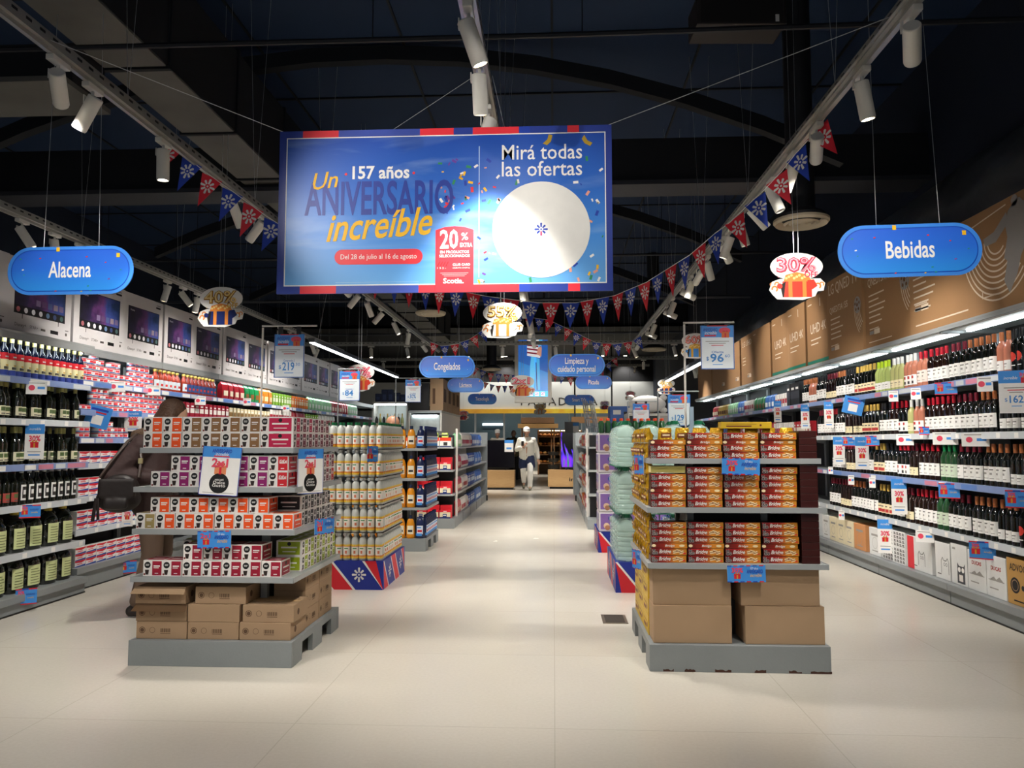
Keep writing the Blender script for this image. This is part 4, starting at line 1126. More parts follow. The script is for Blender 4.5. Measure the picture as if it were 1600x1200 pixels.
for i in range(2):
    for j in range(3):
        if i == 1 and j == 0: pass
        K2.put((IX1 - .03, by + .42 + i * .29, bz + j * .116), PI / 2, 'brown carton facing the aisle, %s pile from entrance, %s of three on coffee pallet' % (('first', 'second')[i], ('lowest', 'middle', 'topmost')[j]), cn)

# posters and talkers on the islands
def talker(w, h, kind, txt=None, boxc=RED, textc=PINKR):
    mb = MB(); mb.box(-w / 2, 0, 0, w / 2, .003, h, PAPER, 0)
    F = FRONT(0)
    if kind == 'wide':
        mb.rect(F, 0 - w / 2, 0, w / 2, h, SKY, .0006)
        for q in range(6): mb.rect(F, -w / 2 + q * w / 6, h - .006, -w / 2 + q * w / 6 + w / 9, h, RED if q % 2 else BLUE, .001); mb.rect(F, -w / 2 + q * w / 6, 0, -w / 2 + q * w / 6 + w / 9, .006, RED if q % 2 else BLUE, .001)
        gift(mb, F, -w * .24, h * .34, h * .38, boxc, GOLD); mb.text(F, txt, -w * .24, h * .7, h * .38, textc, .003, off=.03, wid=w * .3)
        mb.text(F, 'ANIVERSARIO', w * .22, h * .62, .03, BLUE, wid=w * .42, off=.03); mb.text(F, 'increíble', w * .24, h * .4, .03, YEL, wid=w * .3, shear=.3)
        mb.text(F, '157 años', w * .2, h * .8, .02, PAPER, wid=w * .2)
    else:
        for a in ((-w / 2, 0, -w / 2 + .004, h), (w / 2 - .004, 0, w / 2, h), (-w / 2, 0, w / 2, .004)): mb.rect(F, *a, BLUE, .001)
        mb.rect(F, -w / 2, h * .78, w / 2, h, SKY, .0006); mb.text(F, 'ANIVERSARIO', 0, h * .91, .03, BLUE, .0012, wid=w * .5, off=.03); mb.text(F, 'increíble', 0, h * .845, .03, PAPER, .0012, wid=w * .34, shear=.3); mb.rect(F, -w * .2, h * .79, w * .2, h * .815, RED, .0012)
        gift(mb, F, 0, h * .52, w * .3, M('#e0895a', .5), RED); mb.text(F, txt, 0, h * .66, w * .3, textc, .003, off=.03, wid=w * .42)
        mb.disc(F, 0, h * .25, w * .25, BLACK, .001, 28); mb.text(F, 'NESCAFÉ', 0, h * .318, .013, WHITE, .0016, wid=w * .22, off=.02); mb.text(F, 'Dolce', 0, h * .262, .024, WHITE, .0016, wid=w * .3, off=.01); mb.text(F, 'Gusto', 0, h * .2, .024, WHITE, .0016, wid=w * .34, off=.01)
        mb.rect(F, -w * .4, h * .05, w * .4, h * .06, INKG)
    return Kind('promotion_card', 'sign', mb)
KP = talker(.235, .285, 'poster', '2x1')
KP.put((-1.965, 4.432, .985), 0, 'upright promotion poster with a black circle, clipped to the second coffee shelf', 'promotion cards on the coffee stand', rot=(-.08, .05, 0))
KP.put((-1.475, 4.62, .985), .95, 'angled promotion poster at the aisle corner of the second coffee shelf', 'promotion cards on the coffee stand', scale=(.8, .8, .95))
talker(.2, .1, 'wide', '2x1').put((-1.98, 4.439, .68), 0, 'small blue two-for-one card under the third coffee shelf', 'promotion cards on the coffee stand', rot=(.0, -.02, 0))
talker(.16, .1, 'wide', '2x1').put((-1.455, 4.86, .715), 1.0, 'small blue two-for-one card at the aisle corner of the third coffee shelf', 'promotion cards on the coffee stand')

# ---- wafer island
WX0, WX1, WY0, WY1 = .54, 1.55, 4.5, 5.48
WZ = (.603, .92, 1.20)
island(WX0, WX1, WY0, WY1, .15, WZ, 'grey rust-chipped steel pallet stand with three shelves of wafer packs', rust=True)
WDR = ramp_mat('wafer_print', 0, [(0, '#5a1410'), (.3, '#8c2113'), (.5, '#b4481a'), (.68, '#d98a2c'), (1, '#c9801f')], .3, -.1, .1, 14, .15)
WMA = M('#3a1512', .3); WCR = M('#f2dcae', .5); WBR = M('#8f4f1c', .5)
def wafer(var):
    w, d, h = .204, .1, .04
    mb = MB(); mb.box(-w / 2, 0, 0, w / 2, d, h, WMA, .003)
    F = FRONT(0)
    mb.rect(F, -w / 2 + .002, .001, w / 2 - .002, h - .001, WDR, .0005)
    if var == 0:
        for a, b in ((-.088, .028), (-.073, .013), (-.088, .012)):
            mb.disc(F, a, b, .0085, WHITE, .001, 14); mb.disc(F, a, b, .0073, BLACK, .0013, 14); mb.rect(F, a - .004, b - .001, a + .004, b + .001, WHITE, .0016)
        mb.text(F, 'Bridge', -.025, h * .52, .03, WHITE, .0012, off=.018, shear=.28, wid=.068, res=3)
        for a, b, r in ((.035, .02, .2), (.052, .024, -.3), (.07, .017, .3)):
            c, s = math.cos(r), math.sin(r)
            mb.poly(F, [(a + x * c - y * s, b + x * s + y * c) for x, y in ((-.013, -.008), (.013, -.008), (.013, .008), (-.013, .008))], WCR, .001)
            mb.poly(F, [(a + x * c - y * s, b + x * s + y * c) for x, y in ((-.013, -.002), (.013, -.002), (.013, .002), (-.013, .002))], WBR, .0013)
        mb.rect(F, .08, .008, .094, .014, RED, .0012); mb.rect(F, -.1, h - .006, .03, h - .003, RED, .001)
    elif var == 1:
        mb.text(F, 'Bridge', .0, h * .5, .024, WHITE, .0012, off=.015, shear=.28, wid=.055); mb.disc(F, -.09, h * .5, .012, WCR, .001, 10); mb.disc(F, .07, h * .5, .016, WCR, .001, 10, .01)
    return Kind('wafer_pack', 'wafer pack', mb)
KW0, KW1 = wafer(0), wafer(1)
def wafer_shelf(z, cols, nm, skip=()):
    for c in range(4):
        zz = z + .0008
        for L in range(cols[c]):
            v = 1 if (L == 2 and z != WZ[1]) or (z == WZ[1] and L == 2) else 0
            k = KW1 if v else KW0
            sc = (1, 1, .72) if v else None
            k.put((WX0 + .125 + c * .2115 + random.uniform(-.004, .004), WY0 + .04 + random.uniform(0, .008), zz), random.uniform(-.02, .02), '%s wafer pack, %s column from aisle, layer %s from below, %s wafer shelf' % (('red and caramel', 'flat-laid caramel')[v], od(c + 1), ('one', 'two', 'three', 'four', 'five', 'six', 'seven')[L], nm), 'wafer packs facing the entrance', scale=sc)
            zz += (.0405 * .72 if v else .0407)
wafer_shelf(WZ[2], (3, 4, 4, 4), 'top')
wafer_shelf(WZ[1], (5, 6, 6, 6), 'middle')
wafer_shelf(WZ[0], (6, 6, 6, 6), 'lowest')
# packs turned sideways at the wine end, showing dark ends
KWe = MB(); KWe.box(-.1, 0, 0, .1, .1, .04, WMA, .003)
KWe.rect(FRONT(0), -.098, .002, .098, .038, WDR, .0006); KWe = Kind('wafer_pack', 'wafer pack', KWe)
for si, (z, n) in enumerate(((WZ[2], 4), (WZ[1], 6), (WZ[0], 7))):
    for q in range(6 if si == 2 else 5):
        for L in range(n):
            if si == 0 and (L == 3 and q > 3): continue
            KWe.put((WX1 - .035, WY0 + .13 + q * .203, z + .0008 + L * .0405) if q < 4 else (WX1 - .035 - .101 * (q - 3), WY0 + .13 + 3 * .203, z + .0008 + L * .0405), PI / 2, 'dark-ended wafer pack, %s sideways pile from entrance, layer %s, %s wafer shelf' % (od(q + 1), ('one', 'two', 'three', 'four', 'five', 'six', 'seven')[L], ('top', 'middle', 'lowest')[si]), 'sideways wafer packs at the wine side')
# golden chocolate bags along the aisle side and across the top
GB = M('#c99a1e', .22, .35, .25, 30, bump=.5, bscale=40)
def gold_bag():
    mb = MB()
    r = random.Random(4)
    n = 8
    vs = []
    for i in range(7):
        t = i / 6
        q = (.75, .95, 1, .95, .9, .95, .8)[i]
        for j in range(n):
            a = 2 * PI * j / n
            vs.append((.05 * q * math.cos(a) * r.uniform(.82, 1.05), (.03, .032, .03, .028, .02, .012, .004)[i] * math.sin(a) * r.uniform(.8, 1.15), .09 * t + r.uniform(-.004, .004) * (0 < i < 6)))
    mb.add(vs, [(i * n + j, i * n + (j + 1) % n, (i + 1) * n + (j + 1) % n, (i + 1) * n + j) for i in range(6) for j in range(n)], GB, True)
    mb.add(vs[:n], [list(reversed(range(n)))], GB); mb.add(vs[-n:], [list(range(n))], GB)
    F = FRONT(-.0285); mb.rect(F, -.03, .03, .03, .058, M('#7a3a14', .4), .001); mb.rect(F, -.022, .04, .022, .05, WCR, .0016)
    return Kind('chocolate_bag', 'snack bag', mb)
KG = gold_bag()
gg = 'gold chocolate bags on the wafer stand'
for si, (z, hi) in enumerate(((WZ[2], 2), (WZ[1], 3), (WZ[0], 3))):
    for i in range(8):
        for L in range(hi):
            KG.put((WX0 + .035, WY0 + .2 + i * .105, z + .001 + L * .0925), -PI / 2 + random.uniform(-.2, .2), 'shiny gold bag facing aisle, %s from entrance, layer %s, %s wafer shelf' % (od(i + 1), ('one', 'two', 'three')[L], ('top', 'middle', 'lowest')[si]), gg)
for i in range(8):
    KG.put((WX0 + .14 + i * .104, WY0 + .24, 1.201 + .0), random.uniform(-.15, .15), 'shiny gold bag behind the wafer packs, %s from aisle, lower layer, top shelf' % od(i + 1), gg)
    KG.put((WX0 + .14 + i * .104, WY0 + .245, 1.294), random.uniform(-.15, .15), 'shiny gold bag behind the wafer packs, %s from aisle, upper layer, top shelf' % od(i + 1), gg)
YB = M('#d2ab1c', .45, 0, .08, 12)
def ybox(w, d, h):
    mb = MB(); mb.box(-w / 2, 0, 0, w / 2, d, h, YB, .002); F = FRONT(0)
    mb.rect(F, -w * .4, h * .25, w * .1, h * .45, M('#7a3a14', .5)); mb.disc(F, w * .28, h * .5, h * .16, M('#7a3a14', .5), .001, 12); mb.rect(F, -w * .4, h * .6, w * .2, h * .68, M('#a8780f', .5))
    return Kind('yellow_carton', 'carton', mb)
KY = ybox(.24, .1, .105)
for i in range(3):
    for L in range(4 if i < 2 else 3):
        KY.put((WX0 + .02, WY0 + .33 + i * .245, .151 + L * .106), -PI / 2, 'yellow carton facing the aisle, %s pile from entrance, layer %s, on wafer pallet' % (od(i + 1), ('one', 'two', 'three', 'four')[L]), 'yellow cartons on the wafer pallet')
ybox(.3, .09, .04).put((WX0 + .62, WY0 + .2, 1.3785), 0, 'yellow carton lying flat on the gold bags at the top of the wafer stand')
ob = MB(); ob.box(-.1, .0, 0, .1, .1, .04, M('#d9c98a', .6), .002); ob.rect(FRONT(0), -.098, .004, .098, .036, M('#b7aa5c', .6))
Kind('open_tray', 'tray', ob).put((WX0 + .125, WY0 + .045, WZ[1] + .199), 0, 'pale yellow open tray on the first wafer column of the middle shelf')
KBC = carton(.445, .42, .212, plain=True, mat=CARD2)
for i in range(2):
    for L in range(2):
        KBC.put((WX0 + .25 + i * .5 + (.02 if i and not L else .0), WY0 + .035 + (.01 if L else 0), .151 + L * .213), random.uniform(-.012, .012), 'big plain cardboard carton, %s layer, %s side of the wafer pallet' % (('lower', 'upper')[L], ('aisle', 'wine')[i]), 'big cartons on the wafer pallet')
talker(.215, .095, 'wide', '30%').put((1.07, 4.489, 1.11), 0, 'blue thirty-percent card hanging below the top wafer shelf', 'promotion cards on the wafer stand', rot=(0, .03, 0))
talker(.215, .095, 'wide', '30%').put((1.09, 4.489, .505), 0, 'blue thirty-percent card hanging below the lowest wafer shelf', 'promotion cards on the wafer stand', rot=(0, -.02, 0))
for i, (y, z) in enumerate(((4.75, 1.1), (4.95, .5))): talker(.1, .12, 'wide', '30%').put((.52, y, z), -1.1, 'small blue card on the aisle side of the %s wafer shelf' % ('top', 'lowest')[i], 'promotion cards on the wafer stand')

# ---------------------------------------------------------------- hanging price signs on poles
def price_stand(x, y, z0, z1, arm, sx, sw, sh, drop, lines, label, poleM=CHALK, top=BLUE):
    """pole with a side arm and an A4 price sheet clipped under it"""
    P = MB(); P.tube([(0, 0, z0), (0, 0, z1 - .01)], .007, poleM, 8)
    A = MB(); A.tube([(-.006, 0, z1), (arm, 0, z1)], .006, poleM, 8)
    Cs = []
    for q in (-.3, .3):
        C = MB(); C.box(sx + q * sw - .015, -.004, z1 - drop - .002, sx + q * sw + .015, .004, z1 - .005, DARK); Cs.append(('clip', C))
    S = MB(); zt = z1 - drop
    S.box(sx - sw / 2, -.003, zt - sh, sx + sw / 2, .003, zt, M('#e6edf2', .35))
    for F, m in ((FRONT(-.003), 1), (BACK(.003), -1)):
        o = sx * m
        for a in ((o - sw / 2, zt - sh, o - sw / 2 + .006, zt), (o + sw / 2 - .006, zt - sh, o + sw / 2, zt), (o - sw / 2, zt - sh, o + sw / 2, zt - sh + .006)): S.rect(F, *a, M('#3d66ad', .5), .001)
        S.rect(F, o - sw / 2, zt - sh * .27, o + sw / 2, zt, SKY, .0007)
        S.rect(F, o - sw * .3, zt - .006, o + sw * .3, zt, RED, .0012)
        S.text(F, 'ANIVERSARIO', o - sw * .2, zt - sh * .1, .03, BLUE, .0013, wid=sw * .42, off=.02); S.text(F, 'increíble', o - sw * .2, zt - sh * .17, .03, PAPER, .0013, wid=sw * .36, shear=.3); S.rect(F, o - sw * .38, zt - sh * .25, o - sw * .04, zt - sh * .215, RED, .0012)
        S.disc(F, o + sw * .22, zt - sh * .12, sw * .17, PINKR, .0012, 16, sw * .1); gift(S, F, o + sw * .24, zt - sh * .22, sw * .22, M('#d9672c', .5), RED, .002)
        for q, ww in enumerate((.7, .5, .36)): S.rect(F, o - sw * ww / 2, zt - sh * (.37 + q * .045), o + sw * ww / 2, zt - sh * (.355 + q * .045), INKG if q < 2 else RED, .001)
        if len(lines) > 2: S.text(F, lines[2], o, zt - sh * .61, sh * .07, M('#3d76bd', .5), .001, wid=sw * .36, off=.01)
        S.text(F, '$', o - sw * .3, zt - sh * .76, sh * .12, M('#3d86cc', .5), .001, off=.01)
        S.text(F, lines[0], o - sw * .02, zt - sh * .75, sh * .26, M('#3d86cc', .5), .001, wid=sw * .4, off=.02); S.text(F, lines[1], o + sw * .29, zt - sh * .7, sh * .1, M('#3d86cc', .5), .001, wid=sw * .15)
        S.rect(F, o - sw * .15, zt - sh * .9, o + sw * .15, zt - sh * .885, SKY, .001)
    Kind('price_sign_stand', 'sign', None, [('pole', P), ('arm', A), *Cs, ('price_sheet', S)]).put((x, y, 0), 0, label, 'price signs on poles')
price_stand(-1.9, 4.9, 1.25, 2.055, .36, .18, .2, .285, .055, ('219', '30', 'Comprando 2'), 'white pole sign with blue price sheet above the coffee capsule stand')
price_stand(.85, 5.0, 1.19, 2.07, .32, .21, .215, .285, .02, ('96', '60', 'Oferta'), 'white pole sign with blue price sheet above the wafer stand')
price_stand(-2.06, 7.25, 1.238, 1.995, .24, .11, .2, .285, .02, ('84', '', 'Comprando 2'), 'pole sign with price sheet above the white cleaner bottles', STEEL)
price_stand(-1.99, 9.6, 1.218, 2.1, .55, .22, .2, .285, .02, ('30%', '', 'Comfort'), 'pole sign with price sheet above the softener bottles', STEEL)
price_stand(1.0, 7.42, .26, 1.78, .39, .2, .215, .3, .03, ('129', '', ''), 'pole sign with price sheet above the water jugs, nearer the wine shelves', STEEL)
price_stand(.9, 9.38, 1.402, 1.79, .35, .16, .2, .285, .03, ('129', '', ''), 'pole sign with price sheet above the kitchen paper, nearer the aisle', STEEL)
pm = MB(); pm.box(-.012, -.012, 0, .012, .012, .32, M('#9fb4c4', .35, .3)); pm.box(-.04, -.04, 0, .04, .04, .006, STEEL)
o_ = Kind('sign_post', 'post', pm).put((.875, 4.93, 1.2), 0, 'short bare steel post rising from the top of the wafer stand')
# ---------------------------------------------------------------- cardboard pallet skirts and their goods
def skirt(x0, x1, y0, y1, h, label):
    w, d = (x1 - x0) / 2, (y1 - y0) / 2
    mb = MB(); mb.box(-w, -d, 0, w, d, h, M('#1d2f8f', .45))
    for F, L in ((FRONT(-d), w), (SIDE(w), d), (SIDEM(-w), d)):
        k = h * .42
        n = 2
        sp = 2 * L / n
        for i in range(n):
            a = -L + i * sp
            def band(p, q, m, hh):
                pts = [(a + p + k, 0), (a + q + k, 0), (a + q - k, h), (a + p - k, h)]
                pts = [(max(-L, min(L, x)), z) for x, z in pts]
                mb.poly(F, pts, m, hh)
            band(sp * .0 - .06, sp * .22, RED, .0008); band(sp * .22, sp * .27, WHITE, .0012); band(sp * .82, sp * .87, WHITE, .0012); band(sp * .87, sp * 1.08, RED, .0009)
            flower(mb, F, a + sp * .55, h * .52, h * .24, WHITE, .002)
    Kind('pallet_skirt', 'pallet', mb).put(((x0 + x1) / 2, (y0 + y1) / 2, 0), 0, label, 'red and blue pallet skirts')
skirt(-2.46, -1.5, 6.79, 7.76, .25, 'red and blue pallet skirt under the white cleaner bottles')
# cleaner bottles, five layers
CLB = M('#c9cbc6', .3, 0, .05, 20, coat=.2); CLO = M('#e2862a', .45); CLY = M('#efc53a', .45); CLL = M('#ece6de', .5)
def cleaner(cap):
    b = MB(); b.lathe([(.031, 0), (.034, .005), (.034, .168), (.03, .19), (.018, .208), (.013, .214), (.013, .22)], CLB, 14)
    l = MB(); l.wrap(.0345, .018, .034, -180, 0, CLY); l.wrap(.0345, .034, .046, -180, 0, CLO); l.wrap(.0344, .046, .12, -150, -30, CLL); l.wrap(.0348, .06, .085, -105, -75, M('#d97a5a', .5), 5); l.wrap(.0348, .1, .11, -120, -60, M('#3f8a5a', .5), 5); l.wrap(.0345, .12, .126, -180, 0, CLO); l.wrap(.0345, .126, .14, -180, 0, CLY)
    c = MB(); c.lathe([(.0165, .214), (.0165, .236), (.014, .239)], cap, 10)
    return Kind('cleaner_bottle', 'bottle', b, [('bottle_label', l), ('cap', c)])
KCL, KCG = cleaner(M('#d8d8d4', .4)), cleaner(M('#14643c', .4))
TRAY = M('#3b3a38', .8)
gc = 'cleaner bottles stacked on the pallet'
for L in range(5):
    z = .2515 + L * .2455
    if L:
        mb = MB(); mb.box(-.47, -.47, 0, .47, .47, .004, TRAY)
        Kind('layer_sheet', 'sheet', mb).put((-1.98, 7.27, z - .005), 0, 'thin dark sheet under cleaner bottle layer %s' % ('two', 'three', 'four', 'five')[L - 1], 'sheets between cleaner bottle layers')
    k = KCG if L == 4 else KCL
    for i in range(13):
        for r_ in range(2):
            k.put((-2.41 + i * .0715 + random.uniform(-.002, .002), 6.835 + r_ * .0715, z), random.uniform(-.3, .3), 'white cleaner bottle, %s row, %s from pantry end, layer %s' % (('front', 'next')[r_], od(i + 1), ('one', 'two', 'three', 'four', 'five')[L]), gc)
    for j in range(11):
        k.put((-1.552, 6.835 + .143 + j * .0715, z), PI / 2 + random.uniform(-.3, .3), 'white cleaner bottle along aisle edge, %s behind the corner, layer %s' % (od(j + 1), ('one', 'two', 'three', 'four', 'five')[L]), gc)
talker(.1, .14, 'wide', '30%').put((-1.6, 6.75, 1.12), .6, 'small tilted blue card stuck on the cleaner bottles', None)

# softener island
island(-2.47, -1.52, 9.15, 10.15, .15, (.514, .86, 1.217), 'grey steel pallet stand with shelves of orange and navy softener bottles')
def softener(col, lab, capc, w=.052, dpt=.03, h=.27):
    m = M(col, .3, 0, .06, 12, coat=.3)
    b = MB(); b.lathe([(.8, 0), (1, .01), (1, .1), (.92, .17), (.7, .215), (.3, .235)], m, 16, sx=w, sy=dpt)
    b2 = MB(); b2.wrap(1.01, .05, .15, -135, -45, M(lab, .5), 8, sx=w, sy=dpt); b2.wrap(1.02, .075, .1, -120, -60, LBK if lab[1] == 'e' else RED, 6, sx=w, sy=dpt)
    if lab[1] != 'e': b2.wrap(1.015, .03, .06, -160, -60, SKY, 8, sx=w, sy=dpt); b2.wrap(1.03, .12, .135, -130, -70, SKY, 6, sx=w, sy=dpt)
    c = MB(); c.lathe([(.02, .232), (.02, .268), (.017, .27)], M(capc, .4), 12)
    return Kind('softener_bottle', 'bottle', b, [('bottle_label', b2), ('cap', c)])
KSO, KSB, KSL = softener('#e08f17', '#ece2c8', '#1d2a4a'), softener('#16234d', '#dfe8f4', '#1d2a5a'), softener('#a9bcd2', '#dfe8f0', '#e8e8e8')
for si, z in enumerate((.151, .515, .861, 1.218)):
    for i in range(8):
        k, de = (KSL, 'pale blue') if (si == 3 and i < 5) else (KSO, 'orange') if i < 7 else (KSB, 'navy')
        k.put((-2.4 + i * .115, 9.2, z), 0, '%s softener bottle, front row, %s from pantry end, %s softener level' % (de, od(i + 1), ('base', 'first', 'second', 'top')[si]), 'softener bottles on the stand')
    for i in range(8):
        KSB.put((-1.55, 9.29 + i * .105, z), PI / 2, 'navy softener bottle facing the aisle, %s from entrance, %s softener level' % (od(i + 1), ('base', 'first', 'second', 'top')[si]), 'softener bottles on the stand')

# ---------------------------------------------------------------- aisle gondolas, long pairs with end caps
def gondola(x0, x1, y0, y1, zs, face, label):
    w = x1 - x0; d = y1 - y0
    parts = []
    mb = MB(); mb.box(0, 0, 0, w, d, .15, STEEL, .004)
    for q in range(1, 5): mb.box(-.003, q * d / 5 - .003, .0, w + .003, q * d / 5 + .003, .15, DARK)
    parts.append(('plinth', mb))
    mb = MB(); mb.box(w / 2 - .03, .35, .15, w / 2 + .03, d, 1.48, CHALK); mb.box(.05, .34, .15, w - .05, .36, 1.4, DARK); parts.append(('back_panel', mb))
    for x in (0, w - .03):
        mb = MB(); mb.box(x, .36, .15, x + .03, .4, 1.5, CHALK); parts.append(('upright', mb))
    mb = MB(); mb.box(-.02, d - .05, .0, w + .02, d, 1.5, STEEL, .004); mb.box(-.03, d - .06, 0, w + .03, d + .01, .12, BLACK); parts.append(('end_panel', mb))
    for z in zs:
        mb = MB()
        mb.box(0.02, .0, -.025, w - .02, .36, 0, SHELF, .002); parts.append(('end_shelf', mb, (0, 0, z)))
        mb = MB(); mb.box(.0, .4, -.03, w, d - .06, 0, SHELF, .002)
        parts.append(('shelf', mb, (0, 0, z)))
    Kind('gondola', 'shelving', None, parts).put((x0, y0, 0), 0, label, 'aisle gondolas')
GZ = (.51, .87, 1.22)
gondola(-2.45, -1.49, 11.55, 17.1, GZ, 1, 'long grey double-sided gondola with red boxed end display')
gondola(.5, 1.46, 11.55, 17.1, GZ, -1, 'long grey double-sided gondola on the wine side of the aisle')
def shelfbox():
    mb = MB(); w, d, h = .17, .2, .19
    mb.box(-w / 2, 0, 0, w / 2, d, h * .62, RED, .002); mb.box(-w / 2, d * .5, h * .6, w / 2, d, h, RED, .002)
    F = FRONT(0); mb.rect(F, -w * .48, .004, w * .48, h * .48, CRM); mb.rect(F, -w * .2, .004, w * .15, h * .36, M('#1f2f6a', .5), .0014); mb.rect(F, -w * .16, h * .2, w * .1, h * .28, WHITE, .002); mb.rect(F, -w * .48, 0, w * .48, .02, M('#1f2f6a', .5), .0018); mb.rect(F, -w * .15, h * .52, w * .15, h * .57, WHITE, .001)
    return Kind('shelf_ready_box', 'box', mb)
KSR = shelfbox()
for si, z in enumerate((.151, .511, .871)):
    for i in range(5): KSR.put((-2.36 + i * .182, 11.57, z), 0, 'red display box with cream front, %s from pantry end, %s level, end display' % (od(i + 1), ('lowest', 'second', 'third')[si]), 'red display boxes on the gondola end')
rb = MB(); rb.box(-.085, 0, 0, .085, .15, .14, WHITE, .003); rb.rect(FRONT(0), -.085, .09, .085, .14, M('#e2401f', .4)); rb.rect(FRONT(0), -.03, .02, .03, .07, LBK); rb.rect(FRONT(0), -.085, 0, .085, .015, M('#1f2f6a', .5), .001)
rb = Kind('packet_box', 'box', rb)
for i in range(5): rb.put((-2.36 + i * .182, 11.57, 1.221), 0, 'white and orange-red packet box, %s from pantry end on the top end shelf' % od(i + 1), 'packet boxes on the gondola end')
lm2 = pack('#c6d86a', '#1b1c20', .09, .07, .07)
for i in range(3): lm2.put((-1.95 + i * .15, 11.66, 1.362), 0, 'small lime and black carton, %s in the row above the packet boxes' % od(i + 1), 'lime cartons on the gondola end')
GL = 'goods on the long gondola facing the aisle'
for si, z in enumerate((.151, .511, .871, 1.221)):
    spec = [('redbag', 4), ('whitebag', 6), ('bluebox', 9), ('bluebag', 8)] if si != 3 else [('mintbag', 4), ('whitebag', 9), ('bluebag', 11)]
    goods(spec, 12.02, z, -1.56, PI / 2, 'from the end cap, %s level of long gondola' % ('lowest', 'second', 'third', 'top')[si], GL)
    goods([('whitebox', 9), ('redbag', 6), ('orangebox', 5), ('whitebag', 8)], 12.02, z, .57, -PI / 2, 'from the end cap, %s level, wine side gondola' % ('lowest', 'second', 'third', 'top')[si], 'goods on the wine side gondola facing the aisle')
# ---- water jugs, kitchen paper on the wine side of the aisle
skirt(.53, 1.49, 6.78, 7.8, .26, 'red and blue pallet skirt under the big clear water jugs')
skirt(.52, 1.48, 9.18, 10.1, .24, 'red and blue pallet skirt under the purple kitchen paper packs')
WAT = M('#c2dcd2', .07, 0, .05, 8, alpha=.38, coat=.5)
def jug():
    mb = MB(); prof = [(.09, 0), (.102, .012)]
    for q in range(6): prof += [(.102, .03 + q * .042), (.096, .038 + q * .042), (.096, .045 + q * .042), (.102, .053 + q * .042)]
    prof += [(.1, .3), (.07, .345), (.03, .365), (.026, .38)]
    mb.lathe(prof, WAT, 20)
    c = MB(); c.lathe([(.032, .372), (.032, .4), (.028, .403)], M('#0f6a46', .4), 16)
    h = MB(); h.tube([(-.05, 0, .365), (-.03, 0, .395), (.03, 0, .395), (.05, 0, .365)], .006, M('#0f6a46', .4), 6)
    return Kind('water_jug', 'jug', mb, [('cap', c), ('handle', h)])
KWJ = jug()
for L in range(3):
    z = .261 + L * .41
    if L:
        mb = MB(); mb.box(-.46, -.46, 0, .46, .46, .004, M('#1d5c46', .6)); Kind('layer_sheet', 'sheet', mb).put((1.0, 7.27, z - .0055), 0, 'green sheet under the %s layer of water jugs' % ('middle', 'top')[L - 1], 'sheets between jug layers')
    for i in range(4):
        for j in range(4):
            if i > 0 and j > 1: continue
            KWJ.put((.64 + i * .215, 6.89 + j * .215, z), random.uniform(-.3, .3), 'big clear water jug, %s layer, %s from aisle, %s from entrance' % (('bottom', 'middle', 'top')[L], od(i + 1), od(j + 1)), 'water jugs on the pallet')
PUR = M('#8d6bb5', .35); PWH = M('#e6dfe6', .35, 0, .08, 10, bump=.3, bscale=20)
def paperpack():
    w, d, h = .3, .22, .23
    mb = MB(); mb.box(-w / 2, 0, 0, w / 2, d, h, PWH, .02)
    for F, a0, a1 in ((FRONT(0), -w / 2 + .02, w / 2 - .02), (SIDEM(-w / 2), -d + .02, -.02)):
        mb.rect(F, a0, .03, a1, h - .02, PUR, .001)
        m = (a0 + a1) / 2
        mb.disc(F, m + .02, h * .68, .06, M('#1e4f9c', .4), .0016, 20, .04); mb.text(F, 'Elite', m + .02, h * .68, .06, WHITE, .0022, wid=.09, off=.02)
        mb.disc(F, m - .06, h * .3, .035, M('#e8c9a8', .5), .0016, 14); mb.disc(F, m - .05, h * .2, .03, M('#b07a5a', .5), .002, 12)
    return Kind('kitchen_paper_pack', 'paper pack', mb)
KPP = paperpack()
for L in range(5):
    for i in range(3):
        for j in range(2):
            KPP.put((.68 + i * .31, 9.2 + j * .25, .241 + L * .232), 0, 'purple kitchen paper pack, layer %s, %s from aisle, %s row' % (('one', 'two', 'three', 'four', 'five')[L], od(i + 1), ('front', 'rear')[j]), 'kitchen paper packs on the pallet')
sb = MB(); sb.lathe([(.03, 0), (.034, .004), (.034, .12), (.02, .14), (.015, .15)], M('#1a4a26', .2, coat=.4), 12)
sb2 = MB(); sb2.lathe([(.018, .145), (.018, .17), (.012, .175)], M('#e2502a', .4), 10)
KSG = Kind('drink_bottle', 'bottle', sb, [('cap', sb2)])
for i in range(10):
    for j in range(2): KSG.put((.57 + i * .08, 9.22 + j * .09, 1.402), 0, 'small green bottle with orange-red cap, %s from aisle, %s row, on kitchen paper' % (od(i + 1), ('front', 'rear')[j]), 'green bottles on the kitchen paper')

# ---------------------------------------------------------------- television plinths at the aisle end
WOOD = ramp_mat('pale_wood', 2, [(0, '#a98455'), (.5, '#bf9a68'), (1, '#b08a5a')], .5, 0, .4, 5, 1.2, stretch=(1, 1, 14))
SCR2 = bpy.data.materials.new('screen_wave'); SCR2.use_nodes = True
nt = SCR2.node_tree; b = nt.nodes['Principled BSDF']; b.inputs['Roughness'].default_value = .2
tc = nt.nodes.new('ShaderNodeTexCoord'); mp = nt.nodes.new('ShaderNodeMapping'); mp.inputs['Scale'].default_value = (1.1, 1, .35)
nz = nt.nodes.new('ShaderNodeTexNoise'); nz.inputs['Scale'].default_value = 2.6; nz.inputs['Distortion'].default_value = 1.4
cr_ = nt.nodes.new('ShaderNodeValToRGB'); el = cr_.color_ramp.elements
el[0].position = .48; el[0].color = (0, 0, .002, 1); el[1].position = .54; el[1].color = (.08, .03, .8, 1)
